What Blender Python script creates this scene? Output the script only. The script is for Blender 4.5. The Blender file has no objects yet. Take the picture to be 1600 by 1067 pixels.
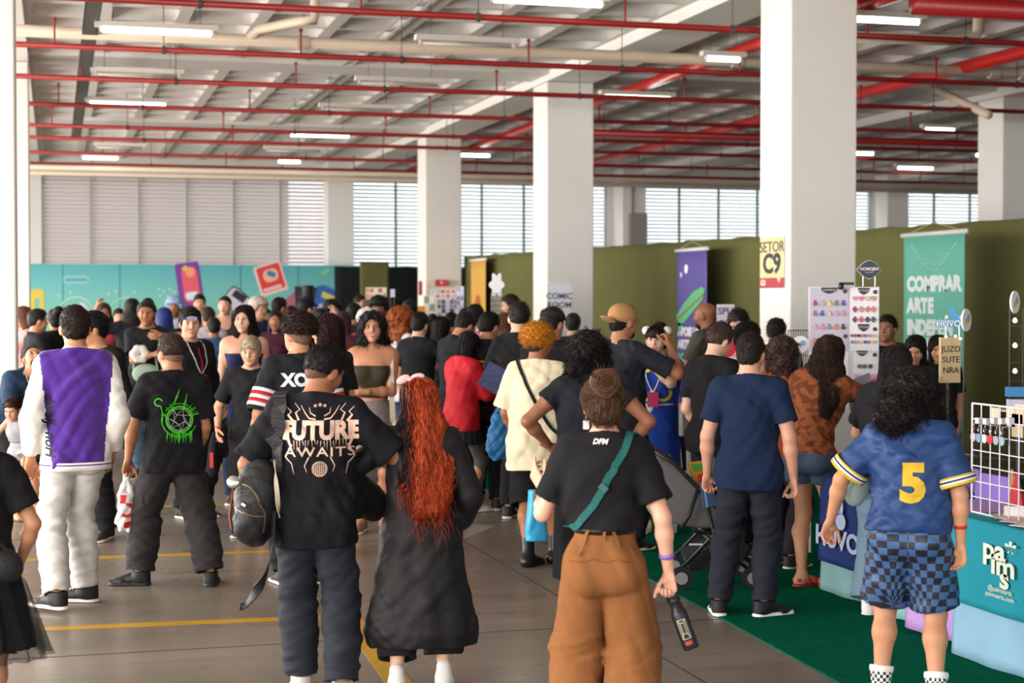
import bpy, bmesh, math, random, time
import numpy as np
import openvdb as vdb
from mathutils import Vector, Matrix
from mathutils.bvhtree import BVHTree
T0 = time.time()
S = bpy.context.scene
C = S.collection
PI = math.pi
def R(a): return math.radians(a)

# ---------------------------------------------------------------- camera
F_PX = 2550.0; PSI = R(15.66); HCAM = 1.9; HOR = 470.0
TH = math.atan((533.5 - HOR) / F_PX)
CF = Vector((math.sin(PSI) * math.cos(TH), math.cos(PSI) * math.cos(TH), -math.sin(TH)))
CR = Vector((math.cos(PSI), -math.sin(PSI), 0))
CU = CR.cross(CF)
cd = bpy.data.cameras.new('camera'); cam = bpy.data.objects.new('camera', cd); C.objects.link(cam)
cam.matrix_world = Matrix(((CR.x, CU.x, -CF.x, 0), (CR.y, CU.y, -CF.y, 0), (CR.z, CU.z, -CF.z, HCAM), (0, 0, 0, 1)))
cd.sensor_width = 36; cd.lens = F_PX * 36 / 1600; cd.clip_end = 300
cd.dof.use_dof = True; cd.dof.focus_distance = 9.3; cd.dof.aperture_fstop = 2.8
S.camera = cam

# ---------------------------------------------------------------- daylight, exposure
w = bpy.data.worlds.new('world'); S.world = w; w.use_nodes = True
bg = w.node_tree.nodes['Background']; bg.inputs[0].default_value = (0.93, 0.965, 1.0, 1); bg.inputs[1].default_value = 3.7
def area(name, loc, rot, sx, sy, power, col):
    l = bpy.data.lights.new(name, 'AREA'); l.shape = 'RECTANGLE'; l.size = sx; l.size_y = sy; l.energy = power; l.color = col
    o = bpy.data.objects.new(name, l); o.location = loc; o.rotation_euler = rot; C.objects.link(o); return o
# soft daylight through the building's open long side on the left
area('daylight_open_side', (-9.7, 14, 2.3), (0, R(-97), 0), 4.2, 46, 6800, (1.0, 0.95, 0.88))
S.view_settings.view_transform = 'Standard'; S.view_settings.look = 'None'
S.view_settings.exposure = 0.14; S.view_settings.gamma = 1.0; S.view_settings.use_curve_mapping = False
S.cycles.use_denoising = True; S.cycles.max_bounces = 6; S.cycles.diffuse_bounces = 4; S.cycles.glossy_bounces = 3
S.cycles.transparent_max_bounces = 8; S.cycles.sample_clamp_indirect = 8; S.cycles.caustics_reflective = False; S.cycles.caustics_refractive = False

# ---------------------------------------------------------------- pixel helpers (photo pixels -> places)
def ray(px, py): return CF + CR * ((px - 800) / F_PX) + CU * ((533.5 - py) / F_PX)
def ground(px, py, z=0.0):
    r = ray(px, py); t = (z - HCAM) / r.z; return Vector((r.x * t, r.y * t, z))
def atd(px, py, d):
    r = ray(px, py); t = d / (r.x * math.sin(PSI) + r.y * math.cos(PSI)); return Vector((r.x * t, r.y * t, HCAM + r.z * t))
def atx(px, py, u):
    r = ray(px, py); t = u / r.x; return Vector((u, r.y * t, HCAM + r.z * t))
def aty(px, py, v):
    r = ray(px, py); t = v / r.y; return Vector((r.x * t, v, HCAM + r.z * t))

# ---------------------------------------------------------------- materials
def lin(c): return tuple(((x / 12.92) if x <= 0.04045 else ((x + 0.055) / 1.055) ** 2.4) for x in c)
def hexc(h): return lin(tuple(int(h[i:i + 2], 16) / 255 for i in (0, 2, 4)))
_mats = {}
def mat(name, col, rough=0.6, metal=0.0, spec=0.4, bump=0.0, bscale=60, var=0.0, vscale=8, sheen=0.0, emit=0.0, alpha=1.0, trans=0.0, coat=0.0, weave=0.0, sss=0.0):
    if name in _mats: return _mats[name]
    if isinstance(col, str): col = hexc(col)
    m = bpy.data.materials.new(name); m.use_nodes = True; _mats[name] = m
    nt = m.node_tree; b = nt.nodes['Principled BSDF']; L = nt.links
    b.inputs['Base Color'].default_value = (*col, 1); b.inputs['Roughness'].default_value = rough
    b.inputs['Metallic'].default_value = metal; b.inputs['Specular IOR Level'].default_value = spec
    if sheen: b.inputs['Sheen Weight'].default_value = sheen
    if coat: b.inputs['Coat Weight'].default_value = coat
    if alpha < 1: b.inputs['Alpha'].default_value = alpha
    if trans: b.inputs['Transmission Weight'].default_value = trans
    if sss:
        b.inputs['Subsurface Weight'].default_value = sss; b.inputs['Subsurface Radius'].default_value = (0.012, 0.005, 0.003); b.inputs['Subsurface Scale'].default_value = 1.0
    if emit:
        b.inputs['Emission Color'].default_value = (*col, 1); b.inputs['Emission Strength'].default_value = emit
    tc = None
    if var or bump or weave:
        tc = nt.nodes.new('ShaderNodeTexCoord')
    if var:
        n = nt.nodes.new('ShaderNodeTexNoise'); n.inputs['Scale'].default_value = vscale; n.inputs['Detail'].default_value = 5
        L.new(tc.outputs['Object'], n.inputs['Vector'])
        r = nt.nodes.new('ShaderNodeMapRange'); r.inputs['To Min'].default_value = 1 - var; r.inputs['To Max'].default_value = 1 + var
        r.inputs['From Min'].default_value = 0.25; r.inputs['From Max'].default_value = 0.75
        L.new(n.outputs['Fac'], r.inputs['Value'])
        mx = nt.nodes.new('ShaderNodeVectorMath'); mx.operation = 'SCALE'; mx.inputs[0].default_value = col
        L.new(r.outputs[0], mx.inputs['Scale']); L.new(mx.outputs[0], b.inputs['Base Color'])
    if bump or weave:
        n = nt.nodes.new('ShaderNodeTexNoise'); n.inputs['Scale'].default_value = bscale; n.inputs['Detail'].default_value = 4
        L.new(tc.outputs['Object'], n.inputs['Vector'])
        bp = nt.nodes.new('ShaderNodeBump'); bp.inputs['Strength'].default_value = max(bump, 0.05); bp.inputs['Distance'].default_value = 0.01
        L.new(n.outputs['Fac'], bp.inputs['Height']); L.new(bp.outputs[0], b.inputs['Normal'])
    return m

# ---------------------------------------------------------------- plain mesh builder
class MB:
    def __init__(s): s.v = []; s.f = []; s.mi = []
    def add(s, vs, fs, m=0):
        k = len(s.v); s.v += [tuple(p) for p in vs]; s.f += [tuple(i + k for i in f) for f in fs]; s.mi += [m] * len(fs); return s
    def box(s, a, b, m=0, M=None):
        (x0, y0, z0), (x1, y1, z1) = a, b
        vs = [Vector(p) for p in ((x0, y0, z0), (x1, y0, z0), (x1, y1, z0), (x0, y1, z0), (x0, y0, z1), (x1, y0, z1), (x1, y1, z1), (x0, y1, z1))]
        if M: vs = [M @ p for p in vs]
        return s.add(vs, [(0, 3, 2, 1), (4, 5, 6, 7), (0, 1, 5, 4), (1, 2, 6, 5), (2, 3, 7, 6), (3, 0, 4, 7)], m)
    def cbox(s, c, sx, sy, sz, m=0, M=None):
        return s.box((c[0] - sx / 2, c[1] - sy / 2, c[2] - sz / 2), (c[0] + sx / 2, c[1] + sy / 2, c[2] + sz / 2), m, M)
    def tube(s, pts, r, n=8, m=0, caps=True, rs=None):
        pts = [Vector(p) for p in pts]; k = len(pts); vs = []; fs = []
        d0 = (pts[1] - pts[0]).normalized(); up = Vector((0, 0, 1)) if abs(d0.z) < 0.9 else Vector((1, 0, 0))
        a = d0.cross(up).normalized()
        for i, p in enumerate(pts):
            d = (pts[min(i + 1, k - 1)] - pts[max(i - 1, 0)])
            d = d.normalized() if d.length > 1e-9 else d0
            a = (a - d * a.dot(d)).normalized(); b = d.cross(a)
            rr = rs[i] if rs else r
            for j in range(n):
                t = 2 * PI * j / n; vs.append(p + (a * math.cos(t) + b * math.sin(t)) * rr)
        for i in range(k - 1):
            for j in range(n): fs.append((i * n + j, i * n + (j + 1) % n, (i + 1) * n + (j + 1) % n, (i + 1) * n + j))
        if caps: fs.append(tuple(range(n))[::-1]); fs.append(tuple((k - 1) * n + j for j in range(n)))
        return s.add(vs, fs, m)
    def lathe(s, prof, n=20, c=(0, 0, 0), m=0, M=None):
        vs = []; fs = []
        for (r, z) in prof:
            for j in range(n):
                t = 2 * PI * j / n; vs.append(Vector((r * math.cos(t) + c[0], r * math.sin(t) + c[1], z + c[2])))
        for i in range(len(prof) - 1):
            for j in range(n): fs.append((i * n + j, i * n + (j + 1) % n, (i + 1) * n + (j + 1) % n, (i + 1) * n + j))
        fs.append(tuple(range(n))[::-1]); fs.append(tuple((len(prof) - 1) * n + j for j in range(n)))
        if M: vs = [M @ p for p in vs]
        return s.add(vs, fs, m)
    def prism(s, outline, y0, y1, m=0, M=None):      # outline in x,z extruded along y
        k = len(outline); vs = [Vector((x, y0, z)) for x, z in outline] + [Vector((x, y1, z)) for x, z in outline]
        if M: vs = [M @ p for p in vs]
        fs = [tuple(range(k)), tuple(range(k, 2 * k))[::-1]] + [(i, k + i, k + (i + 1) % k, (i + 1) % k) for i in range(k)]
        return s.add(vs, fs, m)
    def build(s, name, mats, parent=None, smooth=False, loc=None):
        me = bpy.data.meshes.new(name); me.from_pydata([tuple(p) for p in s.v], [], s.f)
        if not isinstance(mats, (list, tuple)): mats = [mats]
        for m_ in mats: me.materials.append(m_)
        if len(mats) > 1: me.polygons.foreach_set('material_index', s.mi)
        if smooth: me.polygons.foreach_set('use_smooth', [True] * len(me.polygons))
        me.update()
        o = bpy.data.objects.new(name, me); C.objects.link(o)
        if parent is not None: o.parent = parent
        return o
def local(o, origin):            # move the object's origin, keep its shape where it is
    origin = Vector(origin)
    o.data.transform(Matrix.Translation(-origin)); o.location = origin; return o
def tag(o, label, cat, group=None, kind=None):
    o['label'] = label; o['category'] = cat
    if group: o['group'] = group
    if kind: o['kind'] = kind
    return o
def struct(o): o['kind'] = 'structure'; return o
def empty(name, loc, rz=0.0, label=None, cat=None, group=None):
    o = bpy.data.objects.new(name, None); C.objects.link(o); o.location = loc; o.rotation_euler.z = rz; o.empty_display_size = 0.1
    if label: tag(o, label, cat, group)
    return o
def copy_tree(o, parent=None):
    c = o.copy(); C.objects.link(c); c.parent = parent
    for ch in o.children: copy_tree(ch, c)
    return c
def text_mesh(txt, size, bold=0.0, extrude=0.002, sx=1.0, align='CENTER', shear=0.0, spacing=1.0, line=1.0):
    cu = bpy.data.curves.new('t', 'FONT'); cu.body = txt; cu.size = size; cu.offset = bold; cu.extrude = extrude
    cu.align_x = align; cu.align_y = 'CENTER'; cu.shear = shear; cu.space_character = spacing; cu.space_line = line; cu.resolution_u = 3
    o = bpy.data.objects.new('t', cu); C.objects.link(o)
    dg = bpy.context.evaluated_depsgraph_get(); me = bpy.data.meshes.new_from_object(o.evaluated_get(dg))
    bpy.data.objects.remove(o)
    me.transform(Matrix.Diagonal((sx, 1, 1, 1)))
    return me
def text_obj(name, txt, size, M, m, parent=None, **k):
    """flat lettering; local x right, y up, z out of the surface"""
    me = text_mesh(txt, size, **k); me.transform(M); me.name = name
    me.materials.clear(); me.materials.append(m)
    o = bpy.data.objects.new(name, me); C.objects.link(o); o.parent = parent; return o
def frame(p, xdir, zdir=(0, 0, 1)):
    """matrix: text x along xdir, y up, z outward"""
    x = Vector(xdir).normalized(); y = Vector(zdir).normalized(); z = x.cross(y).normalized(); y = z.cross(x)
    return Matrix(((x.x, y.x, z.x, p[0]), (x.y, y.y, z.y, p[1]), (x.z, y.z, z.z, p[2]), (0, 0, 0, 1)))
# ================================================================ THE BUILDING
M_white = mat('column_white', 'e9e4de', 0.75, bump=0.08, bscale=7, var=0.03, vscale=1.5)
M_slab = mat('slab_white', 'dcd6d2', 0.8, bump=0.03, bscale=9, var=0.04, vscale=1.0)
M_red = mat('pipe_red', '8e1a18', 0.4)
M_beige = mat('pipe_beige', 'd6c3ae', 0.45)
M_dark = mat('tray_grey', '55544f', 0.6, metal=0.3)
M_wire = mat('wire_grey', '4a4541', 0.6)
# floor : polished concrete
def floor_mat():
    m = bpy.data.materials.new('polished_concrete'); m.use_nodes = True; nt = m.node_tree; L = nt.links; b = nt.nodes['Principled BSDF']
    tc = nt.nodes.new('ShaderNodeTexCoord')
    n1 = nt.nodes.new('ShaderNodeTexNoise'); n1.inputs['Scale'].default_value = 0.55; n1.inputs['Detail'].default_value = 7; n1.inputs['Roughness'].default_value = 0.6
    mp = nt.nodes.new('ShaderNodeMapping'); mp.inputs['Scale'].default_value = (0.6, 1.6, 1); L.new(tc.outputs['Object'], mp.inputs[0]); L.new(mp.outputs[0], n1.inputs['Vector'])
    cr = nt.nodes.new('ShaderNodeValToRGB'); cr.color_ramp.elements[0].position = 0.3; cr.color_ramp.elements[1].position = 0.72
    cr.color_ramp.elements[0].color = (*hexc('6c6257'), 1); cr.color_ramp.elements[1].color = (*hexc('92877a'), 1)
    L.new(n1.outputs['Fac'], cr.inputs[0])
    # fine dark scuffs
    mp2 = nt.nodes.new('ShaderNodeMapping'); mp2.inputs['Scale'].default_value = (0.35, 5.5, 1); mp2.inputs['Rotation'].default_value = (0, 0, 0.18); L.new(tc.outputs['Object'], mp2.inputs[0])
    n2 = nt.nodes.new('ShaderNodeTexNoise'); n2.inputs['Scale'].default_value = 1.3; n2.inputs['Detail'].default_value = 8; L.new(mp2.outputs[0], n2.inputs['Vector'])
    r2 = nt.nodes.new('ShaderNodeMapRange'); r2.inputs['From Min'].default_value = 0.55; r2.inputs['From Max'].default_value = 0.85; r2.inputs['To Min'].default_value = 1; r2.inputs['To Max'].default_value = 0.6
    L.new(n2.outputs['Fac'], r2.inputs[0])
    mx = nt.nodes.new('ShaderNodeVectorMath'); mx.operation = 'SCALE'; L.new(cr.outputs[0], mx.inputs[0]); L.new(r2.outputs[0], mx.inputs['Scale']); L.new(mx.outputs[0], b.inputs['Base Color'])
    n3 = nt.nodes.new('ShaderNodeTexNoise'); n3.inputs['Scale'].default_value = 2.2; n3.inputs['Detail'].default_value = 6; L.new(tc.outputs['Object'], n3.inputs['Vector'])
    r3 = nt.nodes.new('ShaderNodeMapRange'); r3.inputs['To Min'].default_value = 0.17; r3.inputs['To Max'].default_value = 0.42; L.new(n3.outputs['Fac'], r3.inputs[0]); L.new(r3.outputs[0], b.inputs['Roughness'])
    b.inputs['Specular IOR Level'].default_value = 0.5
    bp = nt.nodes.new('ShaderNodeBump'); bp.inputs['Strength'].default_value = 0.06; bp.inputs['Distance'].default_value = 0.02; L.new(n1.outputs['Fac'], bp.inputs['Height']); L.new(bp.outputs[0], b.inputs['Normal'])
    return m
M_floor = floor_mat()
X0, X1, Y0, Y1 = -10.0, 33.0, -10.0, 44.0
struct(MB().box((X0, Y0, -0.2), (X1, Y1 + 0.4, 0)).build('floor', M_floor))
struct(MB().box((-60, -60, -0.5), (70, 110, -0.25)).build('ground_outside', mat('outside_paving', '8f8c86', 0.9, var=0.1, vscale=0.3)))
# joints in the slab
mb = MB()
for y in (6.6, 9.0, 13.5, 18.0, 24.0, 30.0): mb.box((X0 + 0.5, y, 0.0003), (X1 - 0.5, y + 0.012, 0.0012))
for x in (-1.0, 3.1): mb.box((x, 0, 0.0003), (x + 0.012, 43, 0.0012))
struct(mb.build('floor_joint', mat('joint_dark', '3c3833', 0.7)))
# ceiling : waffle slab
COLX = (-1.15, 7.71, 15.9, 23.9); CW = 0.8; COLY = (-1.8, 7.25, 16.3, 25.4, 34.4)
ZR, ZC = 5.62, 6.02
def coffer_patch():
    """one pan, 1 x 1 m, sides curving up to a shallow vault"""
    n = 9; g = []; wx = 0.085; wy = 0.04
    for j in range(n):
        for i in range(n):
            a = -1 + 2 * i / (n - 1); b = -1 + 2 * j / (n - 1)
            a = math.copysign(abs(a) ** 0.55, a); b = math.copysign(abs(b) ** 0.9, b)
            h = (1 - a * a) ** 0.42 * (1 - b * b) ** 0.62
            g.append((0.5 + a * (0.5 - wx), 0.5 + b * (0.5 - wy), ZR + (ZC - ZR) * h))
    vs = list(g); fs = []
    for j in range(n - 1):
        for i in range(n - 1): fs.append((j * n + i, (j + 1) * n + i, (j + 1) * n + i + 1, j * n + i + 1))
    k = len(vs); vs += [(0, 0, ZR), (1, 0, ZR), (1, 1, ZR), (0, 1, ZR)]
    bot = list(range(n)); right = [j * n + n - 1 for j in range(n)]; top = [(n - 1) * n + i for i in range(n)][::-1]; left = [j * n for j in range(n)][::-1]
    for edge, c0, c1 in ((bot, k, k + 1), (right, k + 1, k + 2), (top, k + 2, k + 3), (left, k + 3, k)):
        h = len(edge) // 2
        for q in range(len(edge) - 1): fs.append((c0 if q < h else c1, edge[q], edge[q + 1]))
        fs.append((c0, edge[h], c1))
    return np.array(vs), fs
cv, cf = coffer_patch()
def waffle(x0, x1, y0, y1, vs, fs):
    nx = max(1, round((x1 - x0) / 1.0)); ny = max(1, round((y1 - y0) / 1.0)); sx = (x1 - x0) / nx; sy = (y1 - y0) / ny
    for i in range(nx):
        for j in range(ny):
            k = len(vs); p = cv * np.array([sx, sy, 1]) + np.array([x0 + i * sx, y0 + j * sy, 0])
            vs.extend(map(tuple, p)); fs.extend([tuple(q + k for q in f) for f in cf])
vs, fs = [], []
xs = [X0] + [v for c in COLX for v in (c, c + CW)] + [X1]
ys = [Y0] + [v for c in COLY for v in (c - 0.1, c + 0.9)] + [Y1 + 0.4]
for a in range(0, len(xs), 2):
    for b in range(0, len(ys), 2):
        waffle(xs[a], xs[a + 1], ys[b], ys[b + 1], vs, fs)
mb = MB(); mb.add(vs, fs)
mb.box((X0, Y0, 6.05), (X1, Y1 + 0.4, 6.3))
ce = mb.build('ceiling', M_slab, smooth=False); struct(ce)
for p in ce.data.polygons: p.use_smooth = len(p.vertices) == 4 and p.area < 0.2
mb = MB()
for c in COLX: mb.box((c, Y0, 5.46), (c + CW, Y1 + 0.35, 6.1))
for i, c in enumerate(COLX): pass
struct(mb.build('ceiling_beam', M_white))
mb = MB()
for c in COLY: mb.box((X0, c - 0.1, 5.56), (X1, c + 0.9, 6.1))
struct(mb.build('ceiling_band', M_slab))
# columns
def rel_box():
    o = MB().box((15.45, 42.9, 3.25), (15.95, 43.1, 4.35)).build('switch_box', mat('box_grey', '9a938f', 0.5)); MB().tube([(15.55, 43.05, 4.35), (15.55, 43.05, 5.2)], 0.03, 6).build('conduit', mat('box_grey', '9a938f'), o); return o
def column(x, y, w_=CW, dx=None):
    o = MB().box((x, y, 0), (x + (dx or w_), y + w_, 5.455)).build('concrete_column', M_white)
    bv = o.modifiers.new('b', 'BEVEL'); bv.width = 0.02; bv.segments = 2
    return local(o, (x + w_ / 2, y + w_ / 2, 0))
ck = [((7.71, 16.3), 'white concrete column bearing the SETOR C9 sign'), ((7.71, 25.4), 'white concrete column behind the white poster board, middle of the row'),
      ((7.71, 34.4), 'white concrete column with the red extinguisher plate, left of the yellow banner'), ((-1.15, 16.3), 'nearer white concrete column at the left edge'),
      ((-1.15, 25.4), 'farther white concrete column at the left edge, partly behind the nearer one'), ((15.9, 25.1), 'white column at the right edge rising beyond the green curtain')]
for (x, y), lb in ck: tag(column(x, y), lb, 'column', 'concrete columns of the hall')
for (x, lb) in ((7.02, 'white wall column between the shaded and the bright blinds'), (15.3, 'white wall column bearing the grey box, by the back blinds'), (23.5, 'white wall column by the back blinds, right of the SETOR C9 column')):
    o = MB().box((x, 43.1, 0), (x + 0.68, 43.9, 5.6)).build('wall_column', M_white); struct(local(o, (x + 0.34, 43.5, 0)))
tag(rel_box(), 'grey switch box fixed to the middle wall column by the back blinds', 'switch box')
# outer walls : back wall strips with louvred windows, right wall; left and rear sides are open
M_wall = mat('wall_paint', 'ddd8d4', 0.8)
struct(MB().box((X0, 43.9, 5.2), (X1, 44.2, 6.1)).box((X0, 43.9, 0), (X1, 44.2, 1.0)).box((-2.6, 43.9, 1.0), (-0.3, 44.2, 5.2)).box((7.1, 43.9, 1), (7.8, 44.2, 5.2)).box((15.1, 43.9, 1), (16.1, 44.2, 5.2)).box((23.4, 43.9, 1), (24.3, 44.2, 5.2)).box((31.6, 43.9, 1), (X1, 44.2, 5.2)).build('wall_back', M_wall))
struct(MB().box((X1 - 0.3, Y0, 0), (X1, 43.8, 6.0)).build('wall_right', M_wall))
struct(MB().box((X0, Y0, 0), (X0 + 0.15, 43.8, 1.0)).build('wall_left', M_wall))
struct(MB().box((X0, Y0, 0), (X1 - 0.4, Y0 + 0.15, 1.0)).build('wall_rear', M_wall))
M_slat = mat('louvre_white', 'efecea', 0.55)
def tr_mat(name, col, tcol):
    m = bpy.data.materials.new(name); m.use_nodes = True; nt = m.node_tree; nt.nodes.clear()
    o = nt.nodes.new('ShaderNodeOutputMaterial'); a = nt.nodes.new('ShaderNodeBsdfDiffuse'); t = nt.nodes.new('ShaderNodeBsdfTranslucent'); mx = nt.nodes.new('ShaderNodeMixShader')
    a.inputs[0].default_value = (*col, 1); t.inputs[0].default_value = (*tcol, 1); mx.inputs[0].default_value = 0.5
    nt.links.new(a.outputs[0], mx.inputs[1]); nt.links.new(t.outputs[0], mx.inputs[2]); nt.links.new(mx.outputs[0], o.inputs[0]); return m
M_lv = tr_mat('louvre_bright', (0.85, 0.87, 0.87), (0.80, 0.83, 0.84))
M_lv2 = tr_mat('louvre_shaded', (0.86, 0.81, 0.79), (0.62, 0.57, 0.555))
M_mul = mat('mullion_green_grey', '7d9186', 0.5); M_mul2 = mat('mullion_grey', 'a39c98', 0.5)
wi = 1
def window(x0, x1, z0, z1, m, mm, pitch, sw):
    global wi
    fr = MB()
    n = max(1, round((x1 - x0) / 1.25))
    for i in range(n + 1):
        x = x0 + (x1 - x0) * i / n; fr.box((x - 0.03, 43.94, z0), (x + 0.03, 44.0, z1))
    fr.box((x0, 43.94, z1 - 0.06), (x1, 44.0, z1))
    o = fr.build('window_%d' % wi, mm); struct(o); wi += 1

    sl = MB(); k = int((z1 - z0) / pitch)
    for i in range(k):
        z = z0 + (i + 0.5) * pitch
        vs = [(x0, 44.03, z - sw), (x1, 44.03, z - sw), (x1, 44.12, z + sw), (x0, 44.12, z + sw)]
        vs += [(a, b + 0.006, c - 0.004) for a, b, c in vs]
        sl.add(vs, [(0, 1, 2, 3), (4, 7, 6, 5), (0, 4, 5, 1), (3, 2, 6, 7)])
    sl.build('louvre', m, o)
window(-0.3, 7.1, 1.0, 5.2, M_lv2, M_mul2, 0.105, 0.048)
window(7.8, 15.1, 1.0, 5.2, M_lv, M_mul, 0.105, 0.046)
window(16.1, 23.4, 1.0, 5.2, M_lv, M_mul, 0.105, 0.046)
window(24.3, 31.6, 1.0, 5.2, M_lv, M_mul, 0.105, 0.046)
# unseen grey building added behind the left blinds to darken them
struct(MB().box((-8, 52, -0.3), (7.2, 60, 9)).build('added_building', mat('added_building_grey', 'a79e99', 0.9)))
# ---- pipes
def pipe(name, pts, r, m, label, cat, grp=None, n=10, hang=None):
    o = MB().tube(pts, r, n).build(name, m, smooth=True); local(o, pts[0]); tag(o, label, cat, grp)
    return o
HB = 3.1
zred = HCAM + HB
def yv(y, hb=HB): return hb * F_PX / ((470 - y) * math.cos(PSI))
red_y = [-3, 73, 122, 164, 197, 216, 239, 256]
ord_ = ['nearest', 'second nearest', 'third nearest', 'fourth nearest', 'fifth nearest', 'sixth nearest', 'seventh nearest', 'farthest']
rnd = random.Random(4)
for i, y in enumerate(red_y):
    v = yv(y)
    o = MB().tube([(-9.8, v, zred), (32.5, v, zred)], 0.036, 8).build('sprinkler_pipe', M_red, smooth=True); local(o, (-9.8, v, zred))
    tag(o, ord_[i] + ' of the thin red sprinkler pipes crossing the hall under the ceiling', 'pipe', 'thin red sprinkler pipes')
    # drops with heads and hanger rods
    dr = MB(); hr = MB()
    x = -0.1 + rnd.random() * 1.2
    while x < 31:
        dr.tube([(x - o.location.x, 0, 0), (x - o.location.x, 0, 0.30)], 0.014, 6); dr.tube([(x - o.location.x, 0, 0.30), (x - o.location.x, 0, 0.34)], 0.026, 6)
        hx = x + 1.3
        hr.tube([(hx - o.location.x, 0, 0.0), (hx - o.location.x, 0, 0.62)], 0.006, 5); hr.tube([(hx - o.location.x - 0.02, 0, 0), (hx - o.location.x + 0.02, 0, 0)], 0.05, 8)
        x += 3.0
    dr.build('sprinkler_riser', M_red, o)['kind'] = 'stuff'; hr.build('hanger_rod', M_wire, o)['kind'] = 'stuff'
M_red2 = mat('pipe_red_main', 'bd2420', 0.32)
pipe('fire_main', [(8.95, -5, 5.28), (8.95, 43.2, 5.28)], 0.085, M_red2, 'thick red main pipe running lengthwise just right of the column row', 'pipe')
pipe('fire_main', [(12.6, -5, 5.25), (12.6, 43.2, 5.25)], 0.10, M_red2, 'thick red main pipe running lengthwise over the booths, farther right', 'pipe')
pipe('fire_main', [(8.95, yv(-47), 5.1), (32, yv(-47), 5.1)], 0.11, mat('pipe_red_dark', '8c1719', 0.4), 'thick dark red pipe crossing right of the SETOR C9 column near the top edge', 'pipe')
pipe('fire_main', [(32, yv(188), 5.05), (8.95, yv(188), 5.05)], 0.07, mat('pipe_red_dark', '8c1719'), 'dark red cross pipe far back, running right from the first long red main', 'pipe')
vb = 20.9
o = pipe('drain_pipe', [(-9.8, vb, 5.2), (32.5, vb, 5.2)], 0.075, M_beige, 'long beige drain pipe crossing the whole hall beside a red pipe', 'pipe')
for x in (3.0, 9.0, 13.0, 13.5): MB().tube([(x + 9.8, 0, 0), (x + 9.95, 0, 0)], 0.09, 10).build('coupling', M_beige, o)
e0 = atd(405, 68, 20.3); e1 = atd(490, 32, 19.6); e2 = atd(492, -12, 19.6)
pipe('drain_branch', [(e0.x - 0.1, vb, 5.2), (e0.x + 0.05, vb - 0.12, 5.32), (e1.x - 0.12, e1.y, e1.z), e1, (e1.x + 0.02, e1.y, e1.z + 0.12), (e1.x + 0.02, e1.y, 5.95)], 0.062, M_beige, 'beige branch pipe with an elbow rising from the long drain pipe', 'pipe')
f0 = aty(1470, 62, 17.6); f1 = aty(1522, 60, 17.6)
pipe('drain_branch', [f0 + Vector((-1.2, 0, -0.02)), f0, f1, f1 + Vector((0.06, 0, 0.1)), (f1.x + 0.06, f1.y, 5.95)], 0.07, M_beige, 'beige elbow pipe rising above the booths at the top right', 'pipe')
for (y, hb, lb) in ((262, 3.0, 'beige pipe crossing just above the back blinds, upper'), (271, 3.0, 'beige pipe crossing just above the back blinds, lower')):
    v = yv(y, hb); pipe('drain_pipe', [(-9.8, v, HCAM + hb), (32.5, v, HCAM + hb)], 0.06, M_beige, lb, 'pipe')
# straight beige pipe slanting at the right
p0 = atd(1470, 155, 27); p1 = atd(1545, 185, 25.5)
pipe('drain_pipe', [atd(1440, 128, 29), atd(1545, 180, 26)], 0.07, M_beige, 'beige slanting pipe left of the column at the right edge', 'pipe')
# cable tray on the left, lengthwise
tr = MB(); ux = 0.44
tr.box((ux - 0.09, 8, 5.17), (ux + 0.09, 34.5, 5.18)); tr.box((ux - 0.09, 8, 5.17), (ux - 0.08, 34.5, 5.25)); tr.box((ux + 0.08, 8, 5.17), (ux + 0.09, 34.5, 5.25))
tag(local(tr.build('cable_tray', M_dark), (ux, 8, 5.17)), 'dark grey cable tray running lengthwise at the upper left', 'cable tray')
# conduit pair lengthwise
for (ux, lb) in ((4.35, 'thin grey conduit clipped along a ceiling rib, left of its twin'), (4.5, 'thin grey conduit clipped along a ceiling rib, right of its twin')):
    pipe('conduit', [(ux, 10, 5.58), (ux, 42, 5.58)], 0.016, mat('conduit_grey', 'a09a95', 0.5), lb, 'conduit', n=6)
# lamps
M_tube = mat('tube_glow', (0.80, 1.0, 0.93), emit=9.0); M_tray = mat('lamp_white', 'd9d0c8', 0.5); M_off = mat('tube_off', 'cfc8c0', 0.4)
lamps = [(245, 50, 160, 1, 'lit tube lamp crossing the cable tray side, top left'), (856, 4, 168, 1, 'lit tube lamp at the top edge of the photo, centre'),
 (200, 163, 110, 1, 'lit tube lamp right of the cable tray, second from the top left'), (500, 212, 87, 1, 'lit tube lamp alone in the middle of the left bay'),
 (157, 247, 50, 1, 'small far lit tube lamp above the left end of the shaded blinds'), (452, 253, 32, 1, 'small far lit tube lamp above the right half of the shaded blinds'),
 (996, 153, 104, 1, 'lit tube lamp right of the middle column'), (1130, 93, 52, 1, 'lit tube lamp half hidden, left of the SETOR C9 column'),
 (1385, 33, 106, 1, 'lit tube lamp at the top, right of the SETOR C9 column'), (742, 243, 45, 1, 'small lit tube lamp seen between the middle and the farther column'),
 (1345, 240, 40, 1, 'small lit tube lamp peeking out right of the SETOR C9 column'), (1430, 263, 58, 1, 'small far lit tube lamp over the right part of the green curtain'),
 (1468, 203, 48, 1, 'small lit tube lamp over the comprar banner'), (1545, 243, 44, 1, 'small lit tube lamp beside the column at the right edge'),
 (730, 70, 140, 0, 'unlit tube lamp above the beige pipe, centre'), (625, 132, 120, 0, 'unlit tube lamp left of the middle column'), (560, 172, 105, 0, 'unlit tube lamp above and right of the lit one in the left bay'),
 (215, 118, 120, 0, 'unlit tube lamp between two lit ones at the upper left'), (188, 231, 66, 0, 'unlit tube lamp far back at the left'), (460, 236, 80, 0, 'unlit tube lamp far back, centre left')]
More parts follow.
